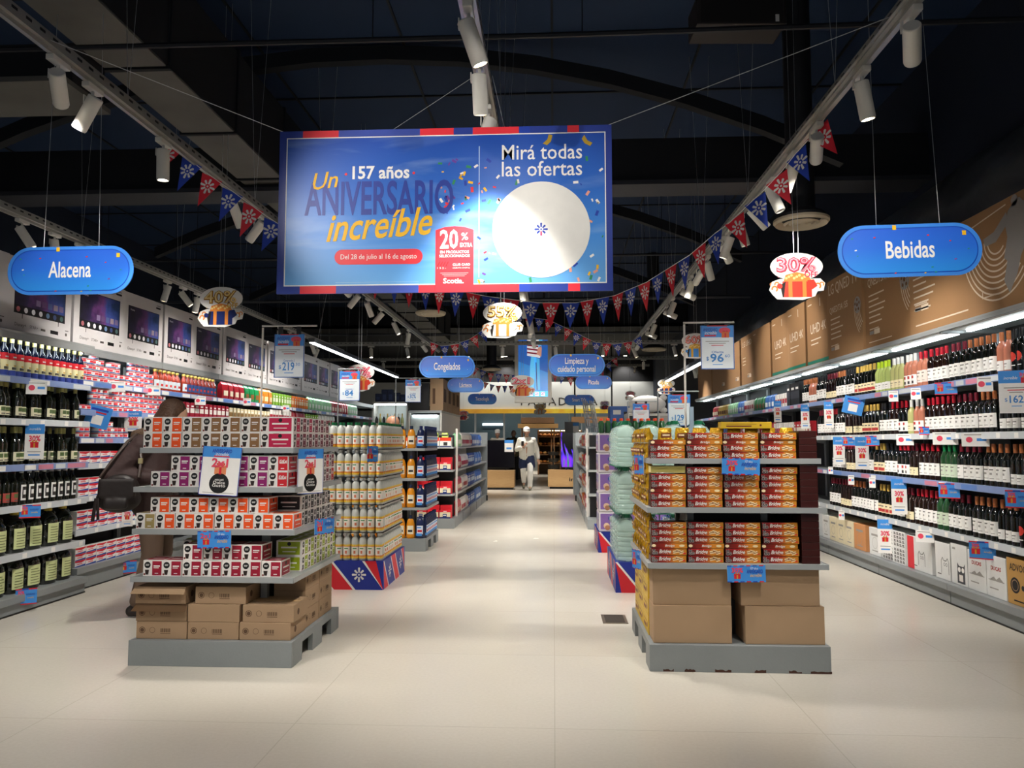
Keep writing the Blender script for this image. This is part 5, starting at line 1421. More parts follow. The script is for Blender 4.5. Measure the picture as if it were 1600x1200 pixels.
e = el.new(.59); e.color = (.25, .03, .9, 1); e = el.new(.64); e.color = (.0, .3, .06, 1); e = el.new(.75); e.color = (0, .02, .01, 1)
nt.links.new(tc.outputs['Object'], mp.inputs[0]); nt.links.new(mp.outputs[0], nz.inputs['Vector']); nt.links.new(nz.outputs['Fac'], cr_.inputs[0]); nt.links.new(cr_.outputs[0], b.inputs['Emission Color']); nt.links.new(cr_.outputs[0], b.inputs['Base Color']); b.inputs['Emission Strength'].default_value = .3
def plinth(x0, x1, y, label, text=None):
    w = (x1 - x0)
    mb = MB(); mb.box(0, 0, .06, w, .5, .52, WOOD, .004); b2 = MB(); b2.box(.05, .05, 0, w - .05, .45, .06, BLACK)
    if text: mb.text(FRONT(0), text, w - .42, .26, .14, BLACK, .003, wid=.42, off=.03)
    Kind('television_plinth', 'plinth', None, [('wood_box', mb), ('kick', b2)]).put((x0, y, 0), 0, label, 'wooden television plinths')
def tv(x, y, w, h, scr, label, z=.52):
    mb = MB(); mb.box(-w / 2, -.02, .06, w / 2, .02, .06 + h, BLACK, .004)
    s = MB(); s.box(-w / 2 + .01, -.024, .075, w / 2 - .01, -.021, .05 + h, scr)
    f = MB()
    for q in (-.3, .3): f.tube([(w * q, 0, .07), (w * q - .06, -.1, .006)], .008, BLACK, 6); f.tube([(w * q, 0, .07), (w * q + .06, .1, .006)], .008, BLACK, 6)
    Kind('television', 'television', mb, [('screen', s), ('stand_feet', f)]).put((x, y, z + .001), 0, label)
plinth(-1.95, -1.06, 20.9, 'pale wood plinth beneath the dark television')
plinth(-.16, 1.05, 21.3, 'pale wood plinth with black lettering under the glowing television', 'inkas')
DKS = M('#0d0b12', .15)
tv(-1.55, 21.1, .95, .76, DKS, 'dark switched-off television standing on the wood plinth')
tv(.72, 21.5, 1.05, .98, SCR2, 'television showing purple, blue and green waves')
mb = MB(); mb.box(-.12, -.004, 0, .12, .004, .32, PAPER); mb.rect(FRONT(-.004), -.12, .24, .12, .32, SKY); mb.rect(FRONT(-.004), -.07, .07, .07, .12, SKY)
Kind('price_card', 'sign', mb).put((-1.22, 21.06, 1.02), 0, 'white price card on the corner of the dark television')
mb = MB(); mb.box(-.04, -.03, 0, .04, .03, 1.55, STEEL, .003); mb.box(-.3, -.03, .1, .3, .03, 1.5, STEEL, .003); mb.box(-.25, -.05, 0, .25, .05, .1, BLACK)
Kind('partition_panel', 'panel', mb).put((.74, 17.6, 0), 0, 'grey steel partition panel at the far end of the wine-side gondola')
# far low deck goods: pillow bag and ladders above the wine-side gondola
mb = MB(); mb.ell((0, 0, .14), (.3, .12, .14), M('#c9c7c2', .6, 0, .08, 6, bump=.4, bscale=8), 16, 10)
for sx in (-1, 1):
    for sz in (0, 1): mb.ell((sx * .26, 0, .04 + sz * .2), (.06, .05, .05), M('#c9c7c2', .6, 0, .08, 6, bump=.4, bscale=8), 8, 6)
Kind('pillow', 'pillow', mb).put((1.5, 12.4, 1.76), 0, 'plump grey-white pillow on top of the wine-side goods pile')
mb = MB(); mb.box(-.34, 0, 0, .34, .5, .26, M('#b8b6b0', .5), .01); mb.rect(FRONT(0), -.3, .04, .14, .22, DARK); mb.rect(FRONT(0), .18, .04, .3, .22, INKG)
KMW = Kind('microwave_oven', 'microwave', mb); KMW.put((1.5, 12.25, 1.487), 0, 'pale microwave oven beneath the grey-white pillow')
mb = MB(); mb.box(0, 0, 0, .5, .5, .45, M('#3d66ad', .5), .01); mb.rect(FRONT(0), .25, .1, .45, .35, DARK); mb.rect(FRONT(0), .06, .3, .2, .38, WHITE)
Kind('appliance_carton', 'carton', mb).put((1.02, 14.0, 1.49), 0, 'blue appliance carton on the wine-side gondola')
for i in range(3):
    mb = MB()
    for sx in (-.14, .14): mb.tube([(sx, 0, 0), (sx * .8, .1, .62)], .014, M('#b9bcc0', .3, .7))
    for q in range(4): mb.tube([(-.13, .02 + q * .02, .1 + q * .15), (.13, .02 + q * .02, .1 + q * .15)], .01, M('#b9bcc0', .3, .7))
    Kind('step_ladder', 'ladder', mb).put((.72 + i * .05, 15.0 + i * .25, 1.488), .9, 'folded aluminium step ladder on the wine-side gondola, %s from entrance' % od(i + 1), 'step ladders on the gondola')
# metal floor hatch by the wafer stand
mb = MB(); mb.box(-.09, -.14, 0, .09, .14, .004, M('#7a6f62', .4, .5)); mb.box(-.07, -.12, .004, .07, .12, .005, M('#4a423b', .5, .4))
Kind('floor_hatch', 'floor hatch', mb).put((.44, 5.78, .0), 0, 'small brown metal floor hatch beside the wafer stand')
# ---------------------------------------------------------------- the big banner
BY = 4.3
tl, tr, bl = at(441, 207, BY), at(958, 195, BY), at(433, 460, BY)
bw = tr.x - tl.x; bz1 = (tl.z + tr.z) / 2; bz0 = bl.z; bh = bz1 - bz0
bcx = (tl.x + tr.x) / 2 - .01; bcz = (bz0 + bz1) / 2
def bx(px): return (px - 697.5) / 521 * bw
def bzz(py): return (330 - py) / 256 * bh
BANP = bpy.data.materials.new('banner_print'); BANP.use_nodes = True
nt = BANP.node_tree; b = nt.nodes['Principled BSDF']; b.inputs['Roughness'].default_value = .35
tc = nt.nodes.new('ShaderNodeTexCoord'); mp = nt.nodes.new('ShaderNodeMapping'); mp.inputs['Rotation'].default_value = (0, .35, 0); mp.inputs['Scale'].default_value = (.55, 1, 3.2)
nz = nt.nodes.new('ShaderNodeTexNoise'); nz.inputs['Scale'].default_value = 1.6; nz.inputs['Detail'].default_value = 5; nz.inputs['Distortion'].default_value = .5
nt.links.new(tc.outputs['Object'], mp.inputs[0]); nt.links.new(mp.outputs[0], nz.inputs['Vector'])
sp = nt.nodes.new('ShaderNodeSeparateXYZ'); nt.links.new(tc.outputs['Object'], sp.inputs[0])
mr = nt.nodes.new('ShaderNodeMapRange'); mr.inputs[1].default_value = -.5; mr.inputs[2].default_value = .5; nt.links.new(sp.outputs[2], mr.inputs[0])
cr_ = nt.nodes.new('ShaderNodeValToRGB'); el = cr_.color_ramp.elements
el[0].position = 0; el[0].color = (*lin('#6fb0e6'), 1); el[1].position = 1; el[1].color = (*lin('#1f44a4'), 1)
e = el.new(.35); e.color = (*lin('#3f8ade'), 1); e = el.new(.62); e.color = (*lin('#2a68c6'), 1)
nt.links.new(mr.outputs[0], cr_.inputs[0])
c2 = nt.nodes.new('ShaderNodeValToRGB'); c2.color_ramp.elements[0].position = .52; c2.color_ramp.elements[0].color = (0, 0, 0, 1); c2.color_ramp.elements[1].position = .8; c2.color_ramp.elements[1].color = (.45, .45, .45, 1)
nt.links.new(nz.outputs['Fac'], c2.inputs[0])
mx = nt.nodes.new('ShaderNodeMix'); mx.data_type = 'RGBA'; mx.inputs[7].default_value = (*lin('#c3def5'), 1)
nt.links.new(c2.outputs[0], mx.inputs[0]); nt.links.new(cr_.outputs[0], mx.inputs[6]); nt.links.new(mx.outputs[2], b.inputs['Base Color'])
NV = M('#2b3f94', .4); NV2 = M('#3c50a8', .4); LRED = M('#e8323f', .42); INDI = M('#2b3f98', .4, 0, .12, 60)
mb = MB()
mb.box(-bw / 2, -.008, -bh / 2, bw / 2, .008, bh / 2, NV)
F = FRONT(-.008)
for py0, py1 in ((200, 213), (448, 460)):
    for a, c_, m in ((474, 531, LRED), (531, 660, NV2), (660, 713, LRED), (713, 743, NV), (743, 815, LRED), (815, 832, BLUE), (832, 890, NV), (890, 908, LRED)):
        zb, zt = (-bh / 2, -bh / 2 + .048) if py0 > 300 else (bh / 2 - .045, bh / 2)
        mb.rect(F, bx(a), zb, bx(c_), zt, m, .0006)
ix0, ix1, iz0, iz1 = bx(450), bx(947), -bh / 2 + .05, bh / 2 - .047
mb.rect(F, ix0 - .006, iz0 - .006, ix1 + .006, iz1 + .006, PAPER, .001)
mb.rect(F, ix0, iz0, ix1, iz1, BANP, .0014)
H1 = .002; H2 = .0026
mb.rect(F, bx(752.5), bzz(436), bx(754), bzz(232), M('#a9c6ea', .5), H1)
mb.text(F, '157 años', bx(597), bzz(271), .105, PAPER, H2, wid=bx(643) - bx(553), off=.025)
for x in (544, 651): mb.disc(F, bx(x), bzz(272), .008, LRED, H2, 12)
mb.text(F, 'ANIVERSARIO', bx(597), bzz(313), .275, INDI, H2, wid=bx(714) - bx(480), off=.018, res=4)
mb.text(F, 'Un', bx(508), bzz(283), .14, YEL, H2 + .0006, wid=.15, shear=.35, off=.008, rot=.12)
mb.text(F, 'increíble', bx(594), bzz(354), .23, YEL, H2 + .0006, wid=bx(680) - bx(512), shear=.38, off=.014, rot=.06, res=4)
mb.poly(F, rrect(bx(666) - bx(528), .088, .044, 8, bx(597), bzz(402)), LRED, H2)
mb.text(F, 'Del 28 de julio al 16 de agosto', bx(597), bzz(402), .042, PAPER, H2 + .0008, wid=bx(657) - bx(538))
mb.text(F, 'Mirá todas', bx(850), bzz(244), .125, PAPER, H2, wid=bx(912) - bx(788), off=.006)
mb.text(F, 'las ofertas', bx(850), bzz(270), .125, PAPER, H2, wid=bx(912) - bx(788), off=.006)
mb.disc(F, bx(849), bzz(363), .278, WHITE, H2, 56)
Fc = fr(mb.P(F, bx(849), bzz(363), 0), (1, 0, 0), (0, 0, 1))
flower(mb, Fc, 0, 0, .036, BLUE, H2 + .001)
mb.rect(Fc, -.003, -.036, .003, -.012, LRED, H2 + .0016)
# red tag
rx0, rx1 = bx(686), bx(745)
zt = bzz(362)
mb.poly(F, [(rx0, -bh / 2), (rx1, -bh / 2), (rx1, zt), (rx1 - .05, zt + .016), ((rx0 + rx1) / 2, zt + .022), (rx0 + .05, zt + .016), (rx0, zt)], LRED, H2 + .0015)
rc = (rx0 + rx1) / 2; h3 = H2 + .0024
mb.text(F, '20', rc - .032, bzz(378), .15, PAPER, h3, wid=.105, off=.02); mb.text(F, '%', rc + .058, bzz(373), .06, PAPER, h3, off=.01); mb.text(F, 'EXTRA', rc + .066, bzz(386), .034, PAPER, h3, wid=.07, off=.02)
mb.text(F, 'EN PRODUCTOS', rc, bzz(396.5), .022, PAPER, h3, wid=.165, off=.015); mb.text(F, 'SELECCIONADOS', rc, bzz(402.5), .022, PAPER, h3, wid=.175, off=.015)
mb.text(F, 'CLUB CARD', rc + .04, bzz(416), .018, PAPER, h3, wid=.1, off=.02); mb.text(F, 'CRÉDITO DIGITAL', rc + .04, bzz(421), .01, PAPER, h3, wid=.1)
for q in range(4): mb.poly(F, [(rc - .1 + q * .016, bzz(418)), (rc - .094 + q * .016, bzz(418)), (rc - .08 + q * .016, bzz(411)), (rc - .086 + q * .016, bzz(411))], M('#8c1a24', .5), h3)
mb.text(F, '1 5 2 -', rc - .075, bzz(421), .014, PAPER, h3, wid=.05)
for q in range(3): mb.rect(F, rc - .08 + q * .01, bzz(429 + q * 2.3), rc + .08 - q * .01, bzz(428.4 + q * 2.3), M('#f0b8bc', .5), h3)
mb.text(F, 'Scotia.', rc - .005, bzz(441), .042, PAPER, h3, wid=.118, off=.025)
for q in range(2): mb.rect(F, bx(530), bzz(441.5 + q * 3), bx(660), bzz(441 + q * 3), M('#a9cdea', .5), H1)
# confetti of the print
r = random.Random(12)
cols = [LRED, YEL, PAPER, BLUE, M('#2f8a5a', .5), M('#6a3f9c', .5), M('#e8a08a', .5)]
for q in range(80):
    while True:
        px, py = r.uniform(690, 945), r.uniform(250, 445)
        if q % 3 == 0: px = r.uniform(690, 765)
        if ((px - 849) / 75) ** 2 + ((py - 363) / 75) ** 2 > 1 and not (684 < px < 748 and py > 350) and not (785 < px < 915 and py < 285): break
    s = r.uniform(.006, .016); t = r.uniform(0, PI); c_, d_ = math.cos(t) * s, math.sin(t) * s
    a, z = bx(px), bzz(py)
    mb.poly(F, [(a - c_ + d_ * .5, z - d_ - c_ * .5), (a + c_ + d_ * .5, z + d_ - c_ * .5), (a + c_ - d_ * .5, z + d_ + c_ * .5), (a - c_ - d_ * .5, z - d_ + c_ * .5)], r.choice(cols), H1 + .0002)
for px, py, t in ((860, 224, 1), (920, 227, -.8)):
    a, z = bx(px), bzz(py)
    mb.poly(F, [(a + x * math.cos(t) - y * math.sin(t), z + x * math.sin(t) + y * math.cos(t)) for x, y in ((-.03, -.012), (0, -.02), (.035, -.008), (.03, .014), (0, .004), (-.035, .014))], M('#c9a43a', .3, .3), H2)
wr = MB()
def wabs(mb, p, q, o, r=.0022, m=WIRE): mb.tube([V(p) - V(o), V(q) - V(o)], r, m, 4)
bo = V((bcx, BY, bcz))
w1 = MB(); wabs(w1, (bcx - bw / 2 + .02, BY, bcz + bh / 2), (TRX['left'] + .03, 3.6, TZ + .02), bo)
w2 = MB(); wabs(w2, (bcx + bw / 2 - .02, BY, bcz + bh / 2), (TRX['right'] - .03, 3.6, TZ + .02), bo)
w3 = MB(); wabs(w3, (bcx - .3, BY, bcz + bh / 2), (TRX['middle'] - .05, BY - .2, TZ + .02), bo, .0015)
w4 = MB(); wabs(w4, (bcx + .35, BY, bcz + bh / 2), (TRX['middle'] + .05, BY - .2, TZ + .02), bo, .0015)
Kind('banner', 'banner', mb, [('hanging_wire', w) for w in (w1, w2, w3, w4)]).put(bo, 0, 'huge blue anniversary banner with red and navy border hung across the aisle')

# ---------------------------------------------------------------- pill-shaped department signs
PB = {}
def pill(text, x0, y0, x1, y1, Y, label, zt=None, rot=0):
    a, c_ = at(x0, (y0 + y1) / 2, Y), at(x1, (y0 + y1) / 2, Y)
    w = (c_ - a).length; h = at((x0 + x1) / 2, y0, Y).z - at((x0 + x1) / 2, y1, Y).z
    ctr = (a + c_) / 2
    mb = MB()
    rad = h / 2 * .98
    mm = ramp_mat('sign_print', 2, [(0, '#2f97ee'), (.55, '#2a6fde'), (1, '#2a5fd2')], .4, -h / 2, h / 2)
    F0 = FRONT(0)
    mb.prism(F0, rrect(w, h, rad, 14), -.008, 0, M('#3f8ae6', .4))
    for F in (FRONT(0), BACK(.008)):
        mb.poly(F, rrect(w * .945, h * .87, rad * .87, 14), M('#1a4cb8', .4), .0008)
        mb.poly(F, rrect(w * .93, h * .83, rad * .83, 14), mm, .0014)
        lines = text.split('/')
        for i, t in enumerate(lines):
            th = h * (.36 if len(lines) == 1 else .3)
            wd = w * (.11 * len(t) ** .98 * .43 + .02) if len(lines) == 1 else w * .042 * len(t)
            mb.text(F, t, 0, (0 if len(lines) == 1 else (.5 - i) * h * .36) , th * 1.3, PAPER, .0024, wid=wd, off=.016, res=3)
        r = random.Random(len(text) * 5)
        for q in range(20 if Y < 8 else 4):
            x, z = r.uniform(-.46, .46) * w * .93, r.uniform(-.5, .5) * h * .9
            s = r.uniform(.004, .008)
            if abs(x) < w * .24 and abs(z) < h * .25: continue
            if abs(x) > w / 2 - rad * .8 and abs(z) > h * .28: continue
            mb.poly(F, [(x - s, z - s * .6), (x + s, z - s * .3), (x + s * .8, z + s * .7), (x - s, z + s * .4)], r.choice([LRED, YEL, PAPER, M('#2f9a7a', .5), M('#8a4fb0', .5)]), .003)
        for q, zz in ((.38, .3), (-.1, .44)):
            mb.rect(F, q * w - .012, zz * h - .015, q * w + .012, zz * h + .015, YEL, .003)
    top = CEIL_Z if zt is None else zt
    parts = []
    for s in (-1, 1):
        wm = MB(); wm.tube([(s * w * .22, .004, h / 2 - .002), (s * w * .16, .004, top - ctr.z)], .0022, WIRE, 4); parts.append(('hanging_wire', wm))
    Kind('department_sign', 'sign', mb, parts).put(ctr, 0, label, 'blue pill-shaped department signs', rot=(0, rot, 0))
pill('Alacena', 12, 385, 208, 460, 5.0, 'blue pill-shaped sign for the pantry hung before the pale television cartons', rot=-.005)
pill('Bebidas', 1309, 350, 1535, 432, 5.0, 'blue pill-shaped sign for drinks hung before the brown television cartons', rot=-.02)
pill('Congelados', 655, 556, 742, 590, 11.6, 'blue pill-shaped frozen food sign on the coffee side of the aisle')
pill('Limpieza y/cuidado personal', 857, 553, 945, 588, 11.6, 'blue pill-shaped sign with two lines of lettering beside the hanging screen')
pill('Lácteos', 699, 591, 756, 613, 17.9, 'smaller blue dairy sign just below the frozen food sign', 5.6)
pill('Picada', 899, 587, 956, 608, 17.9, 'smaller blue sign just below the two-line sign', 5.6)
pill('Tecnología', 731, 615, 776, 632, 21.7, 'farthest small blue technology sign on the coffee side', 5.6)
pill("Smart TV's", 882, 617, 928, 633, 21.7, 'farthest small blue sign on the wine side, over the bakery lettering', 5.6)

# ---------------------------------------------------------------- discount cut-outs with presents
def promo(text, px, py, wpx, Y, tc_, bc_, rc_, label, off=True):
    p = at(px, py, Y); w = wpx * Y / 1203
    h = w * .85
    mb = MB()
    F = FRONT(0)
    el_ = [(w * .47 * math.cos(2 * PI * j / 28), h * .2 + h * .3 * math.sin(2 * PI * j / 28)) for j in range(28)]
    mb.prism(F, el_, -.006, 0, WHITE)
    bxp = [(-w * .36, -h * .5), (w * .1, -h * .52), (w * .32, -h * .44), (w * .36, -h * .34), (w * .47, -h * .32), (w * .5, -h * .16), (w * .42, -h * .06), (w * .3, -h * .06), (-w * .3, -h * .06), (-w * .44, -h * .12), (-w * .5, -h * .3), (-w * .44, -h * .4)]
    mb.prism(F, bxp, -.006, -.0005, WHITE)
    for F, y in ((FRONT(0), 0), (BACK(.006), 1)):
        mb.rect(F, -w * .26, -h * .46, w * .26, -h * .12, bc_, .001)
        mb.poly(F, [(-w * .3, -h * .2), (-w * .26, -h * .46), (-w * .24, -h * .46), (-w * .2, -h * .12)], M('#1b1410', .6), .0012)
        for a in (-.12, .13): mb.rect(F, w * (a - .035), -h * .46, w * (a + .035), -h * .12, rc_, .0016)
        # burst of coins over the box
        mb.poly(F, [(-w * .24, -h * .12), (w * .26, -h * .12), (w * .2, h * .02), (0, h * .08), (-w * .2, h * .02)], rc_, .0014)
        for q in range(9): mb.disc(F, w * (-.19 + q * .047), -h * .05 + (q % 3) * h * .03, w * .025, M('#f3d58a', .4), .0018, 8)
        # curls and lid
        for a, b_, s in ((.37, -.22, 1), (.44, -.18, .7), (-.4, -.28, 1), (-.36, -.18, .8)):
            mb.ring(F, w * a, h * b_, w * .06 * s, w * .028 * s, rc_, .0014, 14, -60, 200)
        mb.poly(F, [(w * .26, -h * .3), (w * .36, -h * .22), (w * .3, -h * .08), (w * .18, -h * .1)], bc_, .0022); mb.disc(F, -w * .31, -h * .22, w * .05, bc_, .0018, 10)
        if text:
            mb.text(F, text, -w * .01, h * .22, h * .42, M('#7a4a14', .5) if tc_ is GOLD else M('#b01f38', .5), .002, wid=w * .72, off=.05)
            mb.text(F, text, -w * .01, h * .225, h * .42, tc_, .0028, wid=w * .7, off=.022)
            mb.text(F, text, -w * .01, h * .23, h * .42, M('#f6e3a8' if tc_ is GOLD else '#f8a8b8', .4), .0034, wid=w * .69, off=-.012)
            if off: mb.text(F, 'OFF', w * .25, h * .02, h * .16, tc_, .0034, wid=w * .24, off=.03)
    parts = []
    for s in (-1, 1):
        wm = MB(); wm.tube([(s * w * .04, .003, h * .49), (s * w * .07, .003, CEIL_Z - p.z)], .0018, WIRE, 4); parts.append(('hanging_wire', wm))
    Kind('discount_sign', 'sign', mb, parts).put(p, 0, label, 'hanging discount cut-outs')
NVB = M('#1b2a66', .45); RBX = M('#d93a24', .45); WBX = M('#e9e4dc', .5); ORG = M('#e28a3a', .45)
promo('40%', 345, 479, 76, 7.1, GOLD, NVB, ORG, 'hanging cut-out with gold forty percent above a navy present')
promo('30%', 1245, 431, 86, 6.3, PINKR, RBX, ORG, 'hanging cut-out with pink thirty percent above a red present, near drinks sign')
promo('55%', 785, 500, 66, 6.6, GOLD, WBX, ORG, 'hanging cut-out with gold fifty-five percent above a white present')
promo('2x1', 816, 603, 40, 13, LRED, ORG, RBX, 'hanging two-for-one cut-out before the hanging screen', False)
promo('30%', 562, 590, 50, 10, PINKR, RBX, ORG, 'hanging pink thirty percent cut-out behind the cleaner price sign')
promo('60%', 1087, 540, 46, 11, ORG, SKY, GOLD, 'hanging orange sixty percent cut-out half behind the wafer price sign')
promo('2x1', 649, 598, 20, 16, SKY, NVB, ORG, 'small blue cut-out behind the softener price sign', False)
promo('40%', 1041, 604, 28, 16, GOLD, NVB, ORG, 'small gold forty percent cut-out above the pillow')
promo('30%', 985, 618, 17, 22, PINKR, RBX, ORG, 'tiny reddish cut-out beyond the step ladders')
promo('20%', 945, 633, 16, 24, SKY, RBX, NVB, 'tiny blue and red cut-out at the end of the bakery front')
promo('20%', 724, 649, 18, 24, LRED, RBX, NVB, 'tiny red cut-out below the technology sign')
promo('55%', 844, 639, 20, 26, GOLD, WBX, ORG, 'tiny gold and white cut-out under the hanging screen')

# ---------------------------------------------------------------- hanging screen
Y = 19.0
a, c_ = at(804, 522, Y), at(862, 629, Y)
w, h = c_.x - a.x, a.z - c_.z
mb = MB(); mb.box(-w / 2, 0, -h / 2, w / 2, .14, h / 2, M('#cfcbc0', .5), .01)
EM = lambda c, e=.75: M(c, .3, emit=e)
s = MB(); F = FRONT(-.001)
sw, sh = w * .8, h * .83
def sc(u, v): return (-sw / 2 + u * sw, -sh / 2 + v * sh)
def sp_(pts, m, hh): s.poly(F, [sc(*p) for p in pts], m, hh)
s.box(-sw / 2, -.004, -sh / 2, sw / 2, .0, sh / 2, EM('#2a5fae')); F = FRONT(-.004)
sp_([(0, .1), (1, .1), (1, .42), (0, .62)], EM('#2f7fc4'), .001)
sp_([(.38, .12), (.54, .12), (.6, .68), (.44, .72), (.4, .55)], EM('#57b8ea'), .002); sp_([(.58, .12), (.74, .12), (.72, .66), (.56, .7)], EM('#4aa8e0'), .002)
sp_([(.62, .12), (.65, .12), (.62, .6), (.59, .6)], EM('#1c2f5e'), .003)
sp_([(.3, .72), (.74, .68), (.8, 1), (.3, 1)], EM('#e8e4e4'), .0025)
for q in range(4): sp_([(.3, .76 + q * .065), (.76, .73 + q * .065), (.77, .76 + q * .065), (.3, .79 + q * .065)], EM('#7a2438'), .003)
sp_([(.62, .74), (.78, .7), (.8, .86), (.68, .88)], EM('#c98f7a'), .0035); sp_([(.68, .86), (.78, .9), (.82, 1), (.7, 1)], EM('#57b8ea'), .004)
sp_([(0, 0), (1, 0), (1, .1), (0, .1)], EM('#4fc0ee'), .002)
for q, t in enumerate(('28', '04', '21', '27')):
    x = .16 + q * .2
    sp_([(x, .015), (x + .14, .015), (x + .14, .085), (x, .085)], EM('#f2eef2'), .003)
    s.text(F, t, *sc(x + .07, .05), h * .05, EM('#6a3f8c', .3), .004, off=.03)
hg = MB()
for q in (-.3, .3): hg.box(q * w - .02, .05, h / 2, q * w + .02, .09, CEIL_Z - (a.z + c_.z) / 2, DARK)
Kind('hanging_screen', 'screen', None, [('housing', mb), ('display', s), ('bracket', hg)]).put(((a.x + c_.x) / 2, Y, (a.z + c_.z) / 2), 0, 'tall hanging advertising screen showing a striped shirt and light blue trousers')

# ---------------------------------------------------------------- bunting
FR_, FB_ = M('#e22a3c', .55), M('#2747ba', .55)
def flagmesh(m):
    mb = MB(); w, h = .165, .235
    mb.prism(FRONT(0), [(0, -h), (w / 2, 0), (-w / 2, 0)], -.001, 0, m)
    for F in (FRONT(0), BACK(.001)): flower(mb, F, 0, -.075, .054, PAPER, .001)
    return mb.mesh('flag')
FM = (flagmesh(FR_), flagmesh(FB_))
def bunting(pts, label, step=.19, sag=0, first=0, scale=1):
    pts = [V(p) for p in pts]
    o = pts[0].copy()
    t = link('bunting', None, o); tag(t, label, 'bunting', 'strings of red and blue pennants')
    mb = MB(); mb.tube([p - o for p in pts], .003, PAPER, 5); link('string', mb.mesh('string'), parent=t)
    for e_ in (pts[0], pts[-1]):
        if e_.z < 3.2 or e_.y > 8: q_ = MB(); q_.tube([e_ - o, V((e_.x, e_.y, CEIL_Z if e_.y < 24 else 4.9)) - o], .002, WIRE, 4); link('hanging_wire', q_.mesh('hanging_wire'), parent=t)
    L = [0]
    for a, b_ in zip(pts, pts[1:]): L.append(L[-1] + (b_ - a).length)
    d = step / 2; i = first
    while d < L[-1]:
        k = max(j for j in range(len(L)) if L[j] <= d)
        k = min(k, len(pts) - 2)
        u = (d - L[k]) / (L[k + 1] - L[k])
        p = pts[k].lerp(pts[k + 1], u); v = (pts[k + 1] - pts[k])
        yaw = math.atan2(v.y, v.x); pit = math.atan2(v.z, math.hypot(v.x, v.y))
        link('flag', FM[i % 2], p - o + V((0, 0, -.002)), parent=t, rot=Euler((random.uniform(-.08, .08), -pit * .7, yaw)), scale=(scale,) * 3)
        d += step; i += 1
def arc(p, q, sag, n=14):
    p, q = V(p), V(q)
    return [p.lerp(q, i / n) - V((0, 0, sag * 4 * (i / n) * (1 - i / n))) for i in range(n + 1)]
xl, xr = TRX['left'], TRX['right']
zb = TZ - .03
bunting([at(*q) for q in ((256, 214, 5.25), (292, 246, 5.25), (320, 268, 5.25), (352, 291, 5.25), (387, 316, 5.25), (415, 337, 5.25), (460, 366, 5.3), (510, 392, 5.5), (560, 412, 5.75), (630, 435, 6.2), (690, 449, 6.6), (760, 463, 6.95), (840, 473, 7.05), (900, 473, 6.95), (960, 462, 6.6), (1010, 441, 6.2),
    (1037, 424, 5.98), (1056, 412, 5.82), (1077, 399, 5.65), (1096, 383, 5.52), (1118, 364, 5.38), (1141, 347, 5.27), (1169, 320, 5.16), (1195, 296, 5.08), (1221, 268, 5.0), (1245, 238, 4.9), (1276, 204, 4.78), (1306, 158, 4.68))], 'nearest string of red and navy pennants looping between the two lighting tracks behind the banner')
bunting([at(*p, 14) for p in ((672, 534), (690, 541), (712, 538), (734, 530), (760, 512), (800, 492), (857, 500), (890, 515), (930, 535), (960, 538), (990, 533), (1005, 520))], 'second string of pennants drooping across the aisle behind the fifty-five percent sign')
bunting([at(*p, 20) for p in ((738, 572), (765, 583), (800, 586), (835, 584), (868, 583), (890, 590), (910, 588), (940, 575), (960, 560))], 'third string of pennants drooping in front of the bakery front, around the screen', .21)
bunting([at(*p, 25) for p in ((755, 596), (775, 603), (800, 603), (830, 597))], 'farthest short string of pennants beside the hanging screen', .21)
# ---------------------------------------------------------------- bakery front at the far end
Y = 32.5
def bp(px, py, y=Y): return at(px, py, y)
mb = MB()
p0, p1 = bp(545, 640), bp(1100, 596)
mb.box(-9, Y, bp(800, 641).z, 7, Y + .25, bp(800, 597).z, M('#c3c9cb', .6, 0, .04, 1)); mb.box(-9, Y + .02, bp(800, 597).z, 7, Y + .25, 5.0, CEILD)
mb.text(FRONT(Y), 'PANADERÍA', bp(873, 628).x, bp(873, 628).z, .48, M('#2a2c2e', .5), .006, sp=1.25, wid=bp(930, 0).x - bp(815, 0).x)
struct('wall_back', mb)
mb = MB(); mb.box(-5.1, Y - .07, bp(800, 646).z, 3.4, Y - .01, bp(800, 639).z, ramp_mat('yellow_strip', 0, [(0, '#d99a2a'), (.4, '#e9b52a'), (.7, '#f0d83a'), (1, '#d9a02a')], .5, -5, 3.5, 3, 1)); o = link('lit_strip', mb.mesh('strip')); tag(o, 'long yellow fascia strip under the white bakery wall', 'fascia strip')  # yellow tone shifts along the strip's length
mb = MB(); mb.box(-9, 35.9, 0, 7, 36, 4.9, M('#46525a', .6, 0, .1, 2)); struct('wall_far', mb)
mb = MB(); mb.box(-9, Y, 0, -5.2, Y + .2, 2.7, M('#a4b0b4', .6)); mb.box(3.5, Y, 0, 7, Y + .2, 2.7, M('#6f5a48', .6)); struct('wall_back_lower', mb)
# glazing with steel mullions
GLS = M('#dfeef0', .05, trans=1, ior=1.05, name='shop_glass')
xs = [bp(x, 0).x for x in (700, 745, 788, 815, 885, 905)]
for i, (a, c_) in enumerate(zip(xs, xs[1:])):
    if i == 3: continue
    mb = MB(); z0, z1 = 1.15, 2.62
    for q in (a, c_ - .04): mb.box(q, Y, z0, q + .04, Y + .06, z1, STEEL)
    mb.box(a, Y, z0, c_, Y + .06, z0 + .05, STEEL); mb.box(a, Y, z1 - .05, c_, Y + .06, z1, STEEL)
    mb.box(a + .04, Y + .02, z0 + .05, c_ - .04, Y + .03, z1 - .05, GLS)
    struct('window_%d' % (i + 1), mb)
mb = MB(); mb.box(xs[0], Y - .02, 0, xs[2], Y + .5, 1.13, M('#3a3d40', .5)); mb.box(xs[0] - .02, Y - .04, 1.13, xs[2], Y + .52, 1.16, CHALK)
o = link('service_counter', mb.mesh('counter')); tag(o, 'dark service counter under the bakery glazing', 'counter')
